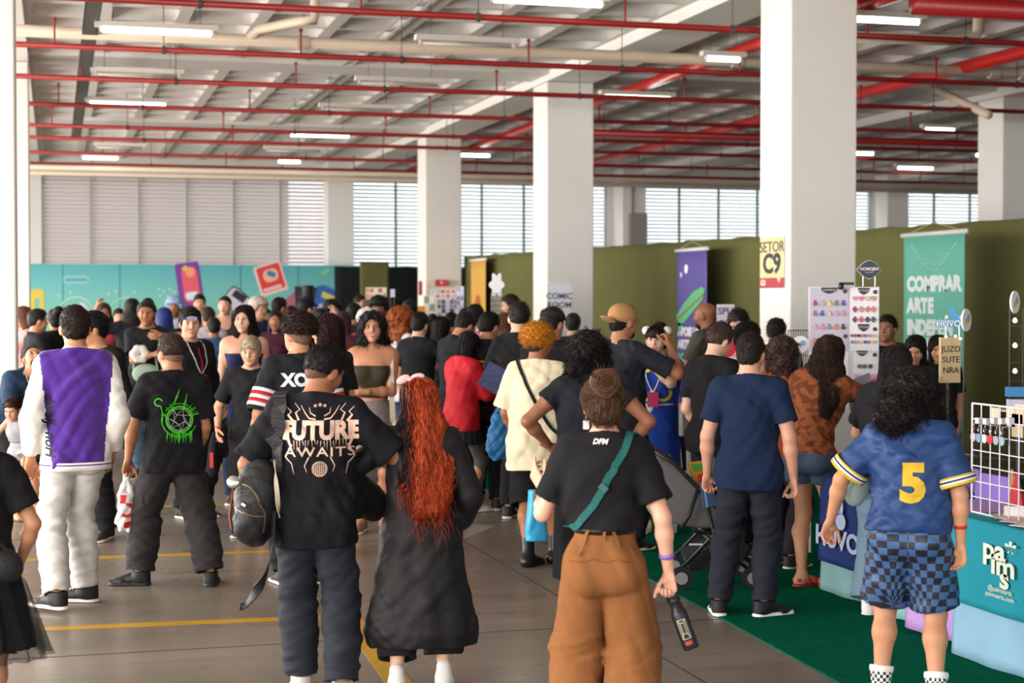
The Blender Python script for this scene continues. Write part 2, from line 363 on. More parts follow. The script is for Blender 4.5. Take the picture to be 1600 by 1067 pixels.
for (x, y, wd, on, lb) in lamps:
    d = 3.2 * F_PX / (470 - y); p = atd(x, y, d); L_ = wd * d / F_PX / math.cos(PSI) / 2
    t = empty('tube_lamp', (p.x, p.y, p.z), 0, lb, 'lamp', 'tube lamps under the ceiling')
    L2 = L_ * (1.0 if on else 1.0)
    b = MB().box((-L2 - 0.08, -0.07, 0.035), (L2 + 0.08, 0.07, 0.10)); b.box((-L2 - 0.03, -0.02, -0.02), (-L2, 0.02, 0.04)); b.box((L2, -0.02, -0.02), (L2 + 0.03, 0.02, 0.04))
    b.build('lamp_body', M_tray, t)
    q = MB().tube([(-L2, 0, 0), (L2, 0, 0)], 0.028 if on else 0.018, 8).build('tube', M_tube if on else M_off, t, smooth=True)
    for sx in (-1, 1): MB().tube([(sx * L2 * 0.8, 0, 0.1), (sx * L2 * 0.8, 0, max(0.12, 5.62 - p.z))], 0.004, 4).build('hanger_wire', M_wire, t)
# floor markings
M_yel = mat('paint_yellow', 'b98d1c', 0.4, var=0.12, vscale=3)
def stripe(p, q, wd, label, name='floor_stripe', m=M_yel, wd2=None):
    p = Vector((p[0], p[1], 0)); q = Vector((q[0], q[1], 0)); n = (q - p).normalized().cross(Vector((0, 0, 1))) ; n1 = n * wd / 2; n2 = n * (wd2 or wd) / 2
    vs = [p - n1, p + n1, q + n2, q - n2]; vs = [(a.x, a.y, 0.0006) for a in vs] + [(a.x, a.y, 0.0022) for a in vs]
    o = MB().add(vs, [(4, 5, 6, 7), (0, 3, 2, 1), (0, 1, 5, 4), (1, 2, 6, 5), (2, 3, 7, 6), (3, 0, 4, 7)]).build(name, m)
    return tag(local(o, p), label, 'floor marking', 'yellow floor stripes' if m is M_yel else None)
G = ground
stripe(G(60, 983), G(560, 962), 0.11, 'yellow floor stripe crossing in front of the purple jacket man, nearest crosswise one')
stripe(G(545, 962), G(640, 1090), 0.13, 'yellow floor stripe running towards the viewer between the couple')
stripe(G(40, 875), G(560, 857), 0.10, 'yellow floor stripe crossing behind the feet of the purple jacket man')
stripe(G(60, 797), G(420, 786), 0.10, 'yellow floor stripe crossing, third from the viewer')
stripe(G(330, 700), G(372, 760), 0.10, 'yellow floor stripe running away behind the boy in black')
arrow = [G(715, 846), G(742, 820), G(776, 822)]
tag(local(MB().add([(a.x, a.y, 0.0006) for a in arrow] + [(a.x, a.y, 0.002) for a in arrow], [(3, 5, 4), (0, 1, 2), (0, 3, 4, 1), (1, 4, 5, 2), (2, 5, 3, 0)]).build('floor_arrow', mat('paint_grey', '9b948a', 0.4)), arrow[0]), 'pale grey painted arrow tip on the floor beside the redhead', 'floor marking')
# carpet
def carpet_mat():
    m = mat('carpet_green', '0f5a42', 1.0, bump=0.5, bscale=220, var=0.16, vscale=14, spec=0.0); return m
c0 = G(1310, 1067); c1 = G(775, 774); dv = (c1 - c0).normalized()
cA = c0 - dv * 5; cB = c0 + dv * 26
poly = [(cA.x, cA.y), (9.9, cA.y), (9.9, 30), (cB.x + 0.5, 30), (cB.x, cB.y)] if cB.y < 30 else [(cA.x, cA.y), (9.9, cA.y), (9.9, cB.y), (cB.x, cB.y)]
k = len(poly)
tag(local(MB().add([(x, y, 0.0006) for x, y in poly] + [(x, y, 0.008) for x, y in poly], [tuple(range(k))[::-1], tuple(range(k, 2 * k))] + [(i, (i + 1) % k, k + (i + 1) % k, k + i) for i in range(k)]).build('carpet', carpet_mat()), (cA.x, cA.y, 0)), 'dark green carpet laid on the concrete along the booths', 'carpet')
# green curtain wall along the booths (cloth stretched over panels)
M_olive = mat('olive_cloth', '605f32', 0.9, bump=0.3, bscale=30, var=0.10, vscale=1.2)
def cloth_wall(name, x0, y0, x1, y1, h, m, label, sag=0.018, n=120):
    vs = []; fs = []; L_ = math.hypot(x1 - x0, y1 - y0); nx, ny = (y1 - y0) / L_, -(x1 - x0) / L_
    rows = 14
    for i in range(n + 1):
        t = i / n; s_ = t * L_
        top = h - sag * abs(math.sin(s_ * PI / 0.9)) + 0.004 * math.sin(s_ * 5.1)
        for j in range(rows + 1):
            off = 0.014 * math.sin(s_ * 2.1 + j * 0.3) + 0.008 * math.sin(s_ * 7.7 - j * 0.5)
            vs.append((x0 + (x1 - x0) * t + nx * off, y0 + (y1 - y0) * t + ny * off, 0.01 + (top - 0.01) * j / rows))
    r = rows + 1
    for i in range(n):
        for j in range(rows): fs.append((i * r + j, (i + 1) * r + j, (i + 1) * r + j + 1, i * r + j + 1))
    o = MB().add(vs, fs).build(name, m, smooth=True); s = o.modifiers.new('s', 'SOLIDIFY'); s.thickness = 0.03
    return tag(local(o, (x0, y0, 0)), label, 'curtain')
cloth_wall('curtain_wall', 8.6, 34.6, 13.6, -3.0, 2.88, M_olive, 'long olive green cloth wall behind all the booths', n=300)
cloth_wall('curtain_wall', 7.05, 38.6, 7.75, 38.6, 2.85, M_olive, 'narrow olive cloth panel at the right end of the turquoise mural', n=10)
cloth_wall('curtain_wall', 6.6, 39.6, 12, 39.6, 2.75, mat('black_cloth', '0b1410', 0.9), 'black cloth panel in the dark gap left of the column with the red plate', n=30)
# ================================================================ SMOOTH-SURFACE MODELLING (implicit shapes -> meshes)
f32 = np.float32
def V3(*a): return np.array(a, dtype=np.float64)
def nrm(v): v = np.asarray(v, float); return v / max(1e-9, np.linalg.norm(v))
def rotx(a): c, s = math.cos(a), math.sin(a); return np.array([[1, 0, 0], [0, c, -s], [0, s, c]])
def roty(a): c, s = math.cos(a), math.sin(a); return np.array([[c, 0, s], [0, 1, 0], [-s, 0, c]])
def rotz(a): c, s = math.cos(a), math.sin(a); return np.array([[c, -s, 0], [s, c, 0], [0, 0, 1]])
class Cone:
    def __init__(s, a, b, ra, rb, k=0.02, n=None, f=1.0):
        s.a, s.b, s.ra, s.rb, s.k = np.asarray(a, float), np.asarray(b, float), ra, rb, k; s.n = None if n is None else nrm(n); s.f = f
        m = max(ra, rb) * 1.02; s.lo = np.minimum(s.a, s.b) - m; s.hi = np.maximum(s.a, s.b) + m
    def __call__(s, x, y, z):
        px, py, pz = x - s.a[0], y - s.a[1], z - s.a[2]; ba = s.b - s.a
        if s.n is not None:
            t = (px * s.n[0] + py * s.n[1] + pz * s.n[2]) * (s.f - 1); px = px + t * s.n[0]; py = py + t * s.n[1]; pz = pz + t * s.n[2]
            ba = ba + s.n * (ba @ s.n) * (s.f - 1)
        L = max(1e-9, ba @ ba); h = np.clip((px * ba[0] + py * ba[1] + pz * ba[2]) / L, 0, 1)
        return np.sqrt((px - h * ba[0]) ** 2 + (py - h * ba[1]) ** 2 + (pz - h * ba[2]) ** 2) - (s.ra + (s.rb - s.ra) * h)
class Ell:
    def __init__(s, c, r, M=None, k=0.02):
        s.c, s.r, s.M, s.k = np.asarray(c, float), np.asarray(r, float), M, k; m = s.r.max() * 1.02 if M is not None else s.r * 1.02
        s.lo = s.c - m; s.hi = s.c + m
    def __call__(s, x, y, z):
        px, py, pz = x - s.c[0], y - s.c[1], z - s.c[2]
        if s.M is not None:
            M = s.M; qx = px * M[0, 0] + py * M[1, 0] + pz * M[2, 0]; qy = px * M[0, 1] + py * M[1, 1] + pz * M[2, 1]; qz = px * M[0, 2] + py * M[1, 2] + pz * M[2, 2]
        else: qx, qy, qz = px, py, pz
        r = s.r; k0 = np.sqrt((qx / r[0]) ** 2 + (qy / r[1]) ** 2 + (qz / r[2]) ** 2)
        k1 = np.sqrt((qx / r[0] ** 2) ** 2 + (qy / r[1] ** 2) ** 2 + (qz / r[2] ** 2) ** 2)
        return k0 * (k0 - 1) / np.maximum(k1, 1e-6)
class Loft:
    """elliptical cross sections along A->B; X, Y lateral and depth axes; optional angular folds"""
    def __init__(s, A, B, X, ts, as_, bs, k=0.02, oy=None, fold=0.0, nf=9, ph=0.0, fpow=1.0, sq=2.0):
        s.A, s.B = np.asarray(A, float), np.asarray(B, float); d = s.B - s.A; s.L = np.linalg.norm(d); s.D = d / s.L
        X = np.asarray(X, float); s.X = nrm(X - s.D * (X @ s.D)); s.Y = np.cross(s.X, s.D) * 1.0
        s.Y = np.cross(s.D, s.X) if s.D[2] > 0 else np.cross(s.X, s.D)
        s.ts, s.as_, s.bs, s.k, s.fold, s.nf, s.ph, s.fpow, s.sq = ts, as_, bs, k, fold, nf, ph, fpow, sq; s.oy = oy or [0] * len(ts)
        m = max(max(as_), max(bs)) * (1 + fold) + max(abs(v) for v in s.oy) + 0.01; s.lo = np.minimum(s.A, s.B) - m; s.hi = np.maximum(s.A, s.B) + m
    def __call__(s, x, y, z):
        px, py, pz = x - s.A[0], y - s.A[1], z - s.A[2]
        h = (px * s.D[0] + py * s.D[1] + pz * s.D[2]) / s.L; hc = np.clip(h, 0, 1)
        a = np.interp(hc, s.ts, s.as_); b = np.interp(hc, s.ts, s.bs); o = np.interp(hc, s.ts, s.oy)
        u = px * s.X[0] + py * s.X[1] + pz * s.X[2]; v = px * s.Y[0] + py * s.Y[1] + pz * s.Y[2] - o
        if s.sq == 2: q = np.sqrt((u / a) ** 2 + (v / b) ** 2)
        else: q = (np.abs(u / a) ** s.sq + np.abs(v / b) ** s.sq) ** (1 / s.sq)
        if s.fold:
            th = np.arctan2(v / b, u / a); am = s.fold * hc ** s.fpow
            q = q - am * (np.sin(s.nf * th + s.ph + 1.2 * np.sin(2 * th + s.ph)) * 0.6 + 0.4 * np.sin(s.nf * 1.7 * th + 2 * s.ph + h * 2))
        d = (q - 1) * np.minimum(a, b)
        return np.maximum(d, np.maximum(-h, h - 1) * s.L)
def wrinkle(amp, kh, kz, seed, n=5, reg=None, sharp=0.5):
    r = random.Random(seed); C_ = []
    for _ in range(n):
        ph = r.uniform(0, 6.28); a = r.uniform(0, PI); C_.append((kh * math.cos(a) * r.uniform(.6, 1.3), kh * math.sin(a) * r.uniform(.6, 1.3), kz * r.uniform(.5, 1.3) * r.choice((-1, 1)), ph, r.uniform(3, 9), r.uniform(3, 9), r.uniform(3, 9)))
    def f(x, y, z):
        t = 0
        for (a, b, c, ph, q1, q2, q3) in C_:
            s_ = np.sin(a * x + b * y + c * z + ph + 1.4 * np.sin(q1 * x + q2 * y + q3 * z + ph))
            t = t + (s_ * (1 - sharp) + sharp * (1 - 2 * np.abs(s_) ** 0.7))
        t = t * (amp / n * 1.6)
        if reg is not None: t = t * reg(x, y, z)
        return t
    return f
class Field:
    def __init__(s, lo, hi, vox):
        s.lo = np.asarray(lo, float); s.vox = vox; n = np.ceil((np.asarray(hi) - s.lo) / vox).astype(int) + 1; s.n = n
        s.D = np.full(n, 0.5, f32); s.ax = [s.lo[i] + vox * np.arange(n[i]) for i in range(3)]
    def sl(s, lo, hi):
        a = np.clip(np.floor((lo - s.lo) / s.vox).astype(int), 0, s.n); b = np.clip(np.ceil((hi - s.lo) / s.vox).astype(int) + 1, 0, s.n)
        return a, b
    def grid(s, a, b): return s.ax[0][a[0]:b[0]][:, None, None], s.ax[1][a[1]:b[1]][None, :, None], s.ax[2][a[2]:b[2]][None, None, :]
    def add(s, p, off=0.0):
        m = p.k + 3 * s.vox + abs(off); a, b = s.sl(p.lo - m, p.hi + m)
        if (b <= a).any(): return
        d = (p(*s.grid(a, b)) - off).astype(f32); V = s.D[a[0]:b[0], a[1]:b[1], a[2]:b[2]]; k = p.k
        if k <= 0: np.minimum(V, d, out=V); return
        h = np.clip(0.5 + 0.5 * (V - d) / k, 0, 1); V[...] = V * (1 - h) + d * h - k * h * (1 - h)
    def sub(s, p, off=0.0):
        m = p.k + 3 * s.vox + abs(off); a, b = s.sl(p.lo - m, p.hi + m)
        if (b <= a).any(): return
        d = -(p(*s.grid(a, b)) - off).astype(f32); V = s.D[a[0]:b[0], a[1]:b[1], a[2]:b[2]]; k = max(p.k, 1e-4)
        h = np.clip(0.5 + 0.5 * (d - V) / k, 0, 1); V[...] = V * (1 - h) + d * h + k * h * (1 - h)
    def isect(s, fn):
        g = s.grid((0, 0, 0), s.n); s.D = np.maximum(s.D, fn(*g).astype(f32))
    def warp(s, fn, band=0.05):
        g = s.grid((0, 0, 0), s.n); w_ = fn(*g); s.D = (s.D + w_).astype(f32)
    def mesh(s):
        s.D[0], s.D[-1] = 0.1, 0.1; s.D[:, 0], s.D[:, -1] = 0.1, 0.1; s.D[:, :, 0], s.D[:, :, -1] = 0.1, 0.1
        g = vdb.FloatGrid(0.5); g.copyFromArray(np.clip(s.D, -4 * s.vox, 4 * s.vox).astype(f32)); g.background = 4 * s.vox if False else g.background
        pts, quads = g.convertToQuads(0.0)
        return pts * s.vox + s.lo, quads
def bounds(prims, m=0.03):
    return np.min([p.lo for p in prims], 0) - m, np.max([p.hi for p in prims], 0) + m
def arr_mesh(name, V, Q, mats, parent=None, mi=None, smooth=True, tri=None):
    me = bpy.data.meshes.new(name); nv = len(V); Q = np.asarray(Q); k = Q.shape[1]
    me.vertices.add(nv); me.vertices.foreach_set('co', np.asarray(V, f32).ravel())
    me.loops.add(len(Q) * k); me.loops.foreach_set('vertex_index', Q.astype(np.int32).ravel())
    me.polygons.add(len(Q)); me.polygons.foreach_set('loop_start', np.arange(0, len(Q) * k, k, dtype=np.int32))
    try: me.polygons.foreach_set('loop_total', np.full(len(Q), k, np.int32))
    except Exception: pass
    if not isinstance(mats, (list, tuple)): mats = [mats]
    for m_ in mats: me.materials.append(m_)
    if mi is not None: me.polygons.foreach_set('material_index', np.asarray(mi, np.int32))
    me.polygons.foreach_set('use_smooth', np.ones(len(Q), bool) if smooth else np.zeros(len(Q), bool))
    me.update(calc_edges=True)
    o = bpy.data.objects.new(name, me); C.objects.link(o)
    if parent is not None: o.parent = parent
    return o
def solid(name, prims, vox, mats, parent=None, cuts=(), subs=(), warps=(), paint=None, m=0.03, off=0.0, ret=False):
    """prims smoothly joined, warped, cut; paint(points)->material index"""
    lo, hi = bounds(prims, m); F = Field(lo, hi, vox)
    for p in prims: F.add(p, off)
    for w_ in warps: F.warp(w_)
    for p in subs: F.sub(p)
    for c_ in cuts: F.isect(c_)
    V, Q = F.mesh()
    mi = None
    if paint is not None: mi = paint(V[Q].mean(1))
    if ret: return V, Q, mi
    return arr_mesh(name, V, Q, mats, parent, mi)
def plane(c, n):
    c = np.asarray(c, float); n = nrm(n); return lambda x, y, z: (x - c[0]) * n[0] + (y - c[1]) * n[1] + (z - c[2]) * n[2]
def sphere_q(c, r, n=10, M=None):
    """small ellipsoid as quads"""
    vs = []; 
    for i in range(n + 1):
        t = PI * i / n
        for j in range(2 * n):
            p = PI * j / n; vs.append((math.sin(t) * math.cos(p), math.sin(t) * math.sin(p), math.cos(t)))
    q = [(i * 2 * n + j, (i + 1) * 2 * n + j, (i + 1) * 2 * n + (j + 1) % (2 * n), i * 2 * n + (j + 1) % (2 * n)) for i in range(n) for j in range(2 * n)]
    V = np.array(vs) * np.asarray(r); 
    if M is not None: V = V @ M.T
    return V + np.asarray(c), np.array(q)
def join_arrays(parts):
    Vs, Qs, Ms = [], [], []; k = 0
    for V, Q, m_ in parts: Vs.append(V); Qs.append(Q + k); Ms.append(np.full(len(Q), m_)); k += len(V)
    return np.concatenate(Vs), np.concatenate(Qs), np.concatenate(Ms)

# ================================================================ PEOPLE
def ik(a, t, l1, l2, pole):
    d = t - a; L = np.linalg.norm(d); 
    if L > (l1 + l2) * 0.998: d = d / L * (l1 + l2) * 0.998; L = (l1 + l2) * 0.998
    x = (l1 * l1 - l2 * l2 + L * L) / (2 * L); h = math.sqrt(max(0, l1 * l1 - x * x)); u = d / L
    p = np.asarray(pole, float); p = nrm(p - u * (p @ u)); return a + u * x + p * h, a + d
SK = {}
def skin(c):
    return mat('skin_' + c, c, 0.48, spec=0.35, var=0.04, vscale=25, sss=0.06)
def skeleton(H, g=0, b=1.0, lean=0, side=0, twist=0, hip=(0, 0, 0), ptilt=0, pside=0, pyaw=0, head=(0, 0, 0), neckf=0, wl=None, wr=None, el=None, er=None, fl=None, fr=None, tl=8, tr=-8, kl=None, kr=None, hs=1.0, hl={}, hr={}, legs=1.0, shrug=0):
    K = dict(H=H, g=g, b=b, hs=hs)
    pz = 0.525 * legs
    pel = V3(*hip) * H + V3(0, 0, pz * H)
    Rp = rotz(R(pyaw)) @ roty(R(pside)) @ rotx(-R(ptilt)); Rc = rotz(R(pyaw + twist)) @ roty(R(side)) @ rotx(-R(lean)); Rm = rotz(R(pyaw + twist / 2)) @ roty(R((side + pside) / 2)) @ rotx(-R((lean + ptilt) / 2))
    tl_ = (1 - pz + 0.0) / 0.475      # torso stretch for short legs
    K['pel'] = pel; K['Rp'] = Rp; K['Rc'] = Rc; K['Rm'] = Rm
    wa = pel + Rm @ V3(0, 0, 0.09 * H * tl_); ch = wa + Rc @ V3(0, -0.004 * H, 0.105 * H * tl_); sc = ch + Rc @ V3(0, -0.008 * H, 0.092 * H * tl_)
    K['waist'] = wa; K['chest'] = ch; K['sc'] = sc
    sw = (0.100 - 0.011 * g) * H * (0.7 + 0.3 * b); K['sw'] = sw
    Rh = rotz(R(pyaw + twist + head[0])) @ rotx(-R(head[1])) @ roty(R(head[2])); K['Rh'] = Rh
    Rn = rotz(R(pyaw + twist)) @ rotx(-R((lean + head[1] * 0.5 + neckf)))
    nb = sc + Rc @ V3(0, -0.002 * H, 0.028 * H); K['nb'] = nb
    hc = nb + Rn @ V3(0, 0.006 * H, 0.042 * H) + Rh @ V3(0, 0.008 * H, 0.045 * H * hs); K['hc'] = hc
    for s_, sg, wt, ep in (('l', -1, wl, el), ('r', 1, wr, er)):
        sh = sc + Rc @ V3(sg * sw, 0, -0.008 * H + shrug * H); wt = V3(*(wt or (sg * 0.022, 0.02, -0.312))) * H
        e, w_ = ik(sh, sh + wt, 0.172 * H, 0.148 * H, ep or (sg * 0.5, -1, 0)); K['sh' + s_], K['e' + s_], K['w' + s_] = sh, e, w_
    for s_, sg, ft, kp, ta in (('l', -1, fl, kl, tl), ('r', 1, fr, kr, tr)):
        hp = pel + Rp @ V3(sg * 0.046 * H, 0, -0.012 * H); ft = V3(*(ft or (sg * 0.055, 0, 0.045))) * H
        ft[2] = max(ft[2], 0.045 * H)
        kn, an = ik(hp, ft, 0.245 * H * legs, 0.245 * H * legs, kp or (sg * 0.15, 1, 0)); K['hp' + s_], K['k' + s_], K['a' + s_] = hp, kn, an
        K['toe' + s_] = rotz(R(ta)) @ V3(0, 1, 0)
    K['hand'] = {'l': hl, 'r': hr}
    return K
def torso_prims(K, e=0.0, k=0.045):
    H, g, b = K['H'], K['g'], K['b']; Rp, Rc, Rm = K['Rp'], K['Rc'], K['Rm']
    P = [Ell(K['pel'] + Rp @ V3(0, -0.006, -0.005) * H, V3((0.083 + 0.007 * g) * b, 0.062 * b, 0.072) * H + e, Rp, 0),
         Ell(K['waist'], V3((0.078 - 0.008 * g) * b, 0.056 * b, 0.085) * H + e, Rm, k * H),
         Ell(K['chest'], V3((0.092 - 0.008 * g) * b, 0.064 * b, 0.095) * H + e, Rc, k * H),
         Ell(K['chest'] + Rc @ V3(0, -0.004, 0.055) * H, V3(0.098 * (0.6 + 0.4 * b), 0.052, 0.05) * H + e, Rc, k * H),
         Cone(K['shl'] + Rc @ V3(0.02, 0, 0.0) * H, K['shr'] + Rc @ V3(-0.02, 0, 0.0) * H, 0.034 * H + e, 0.034 * H + e, k * H),
         Cone(K['nb'] + Rc @ V3(-0.012, -0.006, 0.012) * H, K['shl'] + Rc @ V3(0.01, -0.002, 0.012) * H, 0.028 * H + e, 0.02 * H + e, 0.03 * H),
         Cone(K['nb'] + Rc @ V3(0.012, -0.006, 0.012) * H, K['shr'] + Rc @ V3(-0.01, -0.002, 0.012) * H, 0.028 * H + e, 0.02 * H + e, 0.03 * H)]
    for s_ in (-1, 1): P.append(Ell(K['pel'] + Rp @ V3(s_ * 0.042 * b, -0.03, -0.025) * H, V3(0.047 * b, 0.042 * b, 0.05) * H + e, Rp, 0.03 * H))
    if g:
        for s_ in (-1, 1): P.append(Ell(K['chest'] + Rc @ V3(s_ * 0.042, 0.048, 0.008) * H, V3(0.036, 0.032, 0.036) * H * (0.7 + 0.3 * b) + e, Rc, 0.02 * H))
    return P
def arm_prims(K, s_, e=0.0, upto=1.0):
    H = K['H']; b = 0.55 + 0.45 * K['b']; t = 1 - 0.10 * K['g']; sh, el, wr = K['sh' + s_], K['e' + s_], K['w' + s_]
    m1 = sh + (el - sh) * 0.4; m2 = el + (wr - el) * 0.3
    return [Cone(sh, m1, 0.034 * H * b * t + e, 0.030 * H * b * t + e, 0.025 * H), Cone(m1, el, 0.030 * H * b * t + e, 0.0235 * H * b * t + e, 0.012 * H),
            Cone(el, m2, 0.0235 * H * b * t + e, 0.0245 * H * b * t + e, 0.012 * H), Cone(m2, wr, 0.0245 * H * b * t + e, 0.0150 * H * t + e, 0.012 * H)]
def leg_prims(K, s_, e=0.0):
    H, b = K['H'], 0.5 + 0.5 * K['b']; hp, kn, an = K['hp' + s_], K['k' + s_], K['a' + s_]; m1 = hp + (kn - hp) * 0.35; back = nrm(np.cross(np.cross(kn - hp, an - kn) if np.linalg.norm(np.cross(kn - hp, an - kn)) > 1e-4 else V3(1, 0, 0), an - kn))
    f = K['toe' + s_]; m2 = kn + (an - kn) * 0.3 - f * 0.012 * H
    return [Cone(hp, m1, 0.050 * H * b + e, 0.048 * H * b + e, 0.02 * H), Cone(m1, kn, 0.048 * H * b + e, 0.033 * H * b + e, 0.02 * H),
            Cone(kn, m2, 0.032 * H * b + e, 0.0345 * H * b + e, 0.02 * H), Cone(m2, an, 0.0345 * H * b + e, 0.0205 * H + e, 0.02 * H)]
def foot_prims(K, s_, e=0.0):
    H = K['H']; an, f = K['a' + s_], K['toe' + s_]; z = an[2] - 0.045 * H; rt = np.cross(f, (0, 0, 1))
    base = V3(an[0], an[1], z)
    return [Cone(an, base + V3(0, 0, 0.024 * H) - f * 0.018 * H, 0.021 * H + e, 0.02 * H + e, 0.015 * H), Cone(base + f * 0.0 * H + V3(0, 0, 0.03 * H), base + f * 0.085 * H + V3(0, 0, 0.015 * H), 0.024 * H + e, 0.015 * H + e, 0.015 * H),
            Cone(base + f * 0.07 * H - rt * 0.012 * H + V3(0, 0, 0.012 * H), base + f * 0.115 * H - rt * 0.004 * H + V3(0, 0, 0.01 * H), 0.014 * H + e, 0.010 * H + e, 0.01 * H),
            Cone(base + f * 0.065 * H + rt * 0.014 * H + V3(0, 0, 0.012 * H), base + f * 0.10 * H + rt * 0.012 * H + V3(0, 0, 0.009 * H), 0.013 * H + e, 0.009 * H + e, 0.01 * H)]
def neck_prims(K, e=0):
    H = K['H']; r = (0.034 - 0.005 * K['g']) * H * (0.7 + 0.3 * K['b']); return [Cone(K['nb'] - K['Rc'] @ V3(0, 0, 0.015) * H, K['hc'] + K['Rh'] @ V3(0, -0.014, -0.02) * H * K['hs'], r * 1.08 + e, r + e, 0.018 * H)]
def hpt(K, x, y, z): return K['hc'] + K['Rh'] @ V3(x, y, z) * K['H'] * K['hs']
def head_prims(K, e=0.0, face=True):
    h = K['H'] * K['hs']; M = K['Rh']; E = lambda c, r, k: Ell(hpt(K, *c), V3(*r) * h + e, M, k * h); g = K['g']
    P = [E((0, -0.010, 0.020), (0.0435, 0.0545, 0.0475), 0.02), E((0, 0.013, -0.006), (0.038, 0.038, 0.050), 0.02), E((0, 0.022, -0.040), (0.026 - 0.003 * g, 0.024, 0.022), 0.018)]
    if face:
        P += [Cone(hpt(K, 0, 0.047, 0.010), hpt(K, 0, 0.0575, -0.010), 0.0045 * h, 0.0068 * h, 0.007 * h), E((0.006, 0.051, -0.012), (0.004, 0.005, 0.004), 0.004), E((-0.006, 0.051, -0.012), (0.004, 0.005, 0.004), 0.004),
              Cone(hpt(K, -0.022, 0.041, 0.019), hpt(K, 0.022, 0.041, 0.019), 0.0055 * h, 0.0055 * h, 0.01 * h), E((0, 0.0455, -0.029), (0.013, 0.006, 0.006), 0.006), E((0, 0.040, -0.052), (0.012, 0.010, 0.010), 0.012),
              E((0.024, 0.033, -0.014), (0.012, 0.012, 0.014), 0.014), E((-0.024, 0.033, -0.014), (0.012, 0.012, 0.014), 0.014)]
    for s_ in (-1, 1): P.append(Ell(hpt(K, s_ * 0.0455, -0.006, -0.002), V3(0.0055, 0.0125, 0.0185) * h + e, M @ rotz(s_ * -0.35), 0.004 * h))
    return P
def hand_prims(K, s_, e=0.0):
    H = K['H']; sg = -1 if s_ == 'l' else 1; o = K['hand'][s_]; wr, el = K['w' + s_], K['e' + s_]; fd = nrm(wr - el)
    d = nrm(o.get('dir', fd)); n = np.asarray(o.get('palm', (-sg, 0, 0)), float); n = nrm(n - d * (n @ d)); t = nrm(np.cross(d, n)) * sg   # t points to the thumb side
    t = t if o.get('flip') is None else -t
    curl = o.get('curl', 0.35); fs = (o.get('fc') or [curl] * 4); S_ = H * (0.97 if K['g'] else 1.03) * 0.98
    P = [Cone(wr - d * 0.03 * S_, wr + d * 0.012 * S_, 0.0150 * S_, 0.0165 * S_, 0.01 * S_, n, 1.25),
         Cone(wr + d * 0.016 * S_ + t * 0.006 * S_, wr + d * 0.048 * S_ + t * 0.010 * S_, 0.0165 * S_, 0.0150 * S_, 0.008 * S_, n, 1.9), Cone(wr + d * 0.016 * S_ - t * 0.006 * S_, wr + d * 0.044 * S_ - t * 0.011 * S_, 0.0155 * S_, 0.0135 * S_, 0.008 * S_, n, 1.9),
         Ell(wr + d * 0.026 * S_ + t * 0.013 * S_ + n * 0.005 * S_, V3(0.011, 0.011, 0.011) * S_, None, 0.008 * S_)]
    for i, (off, ln, r) in enumerate(((0.0165, 0.040, 0.0050), (0.0055, 0.044, 0.0052), (-0.0055, 0.041, 0.0050), (-0.0160, 0.033, 0.0044))):
        p = wr + d * (0.052 - 0.002 * abs(i - 1)) * S_ + t * off * S_; c = fs[i]; a = 0.1; tt = t * (off * 2.2) * o.get('spread', 1.0)
        for j, fr in enumerate((0.45, 0.32, 0.26)):
            a += c * (0.75, 1.35, 0.85)[j]; dd = nrm(d * math.cos(a) + n * math.sin(a) + tt); q = p + dd * ln * fr * S_
            P.append(Cone(p, q, r * S_ * (1.04 - 0.08 * j), r * S_ * (0.98 - 0.1 * j), 0.0018 * S_ if j else 0.005 * S_)); p = q
    tc = o.get('thumb', 0.35); p = wr + d * 0.020 * S_ + t * 0.017 * S_ + n * 0.004 * S_; a0 = 0.75 - tc * 0.5
    for j, ln in enumerate((0.024, 0.019, 0.015)):
        aa = a0 - j * 0.25 * (1 + tc); dd = nrm(d * math.cos(aa) + t * math.sin(aa) + n * (0.25 + tc * 0.7 + 0.25 * j * tc)); q = p + dd * ln * S_; P.append(Cone(p, q, (0.0062, 0.0058, 0.0052)[j] * S_, (0.0058, 0.0053, 0.0046)[j] * S_, 0.003 * S_)); p = q
    return P
LODV = {0: (0.010, 0.0048, 0.0036, 0.0095), 1: (0.015, 0.0075, 0.0055, 0.013), 2: (0.022, 0.013, 0.011, 0.020)}
M_eye = mat('eye_white', 'e8e4de', 0.2); M_iris = mat('iris_dark', '24160f', 0.15)
M_teeth = mat('teeth', 'e9e4da', 0.3)
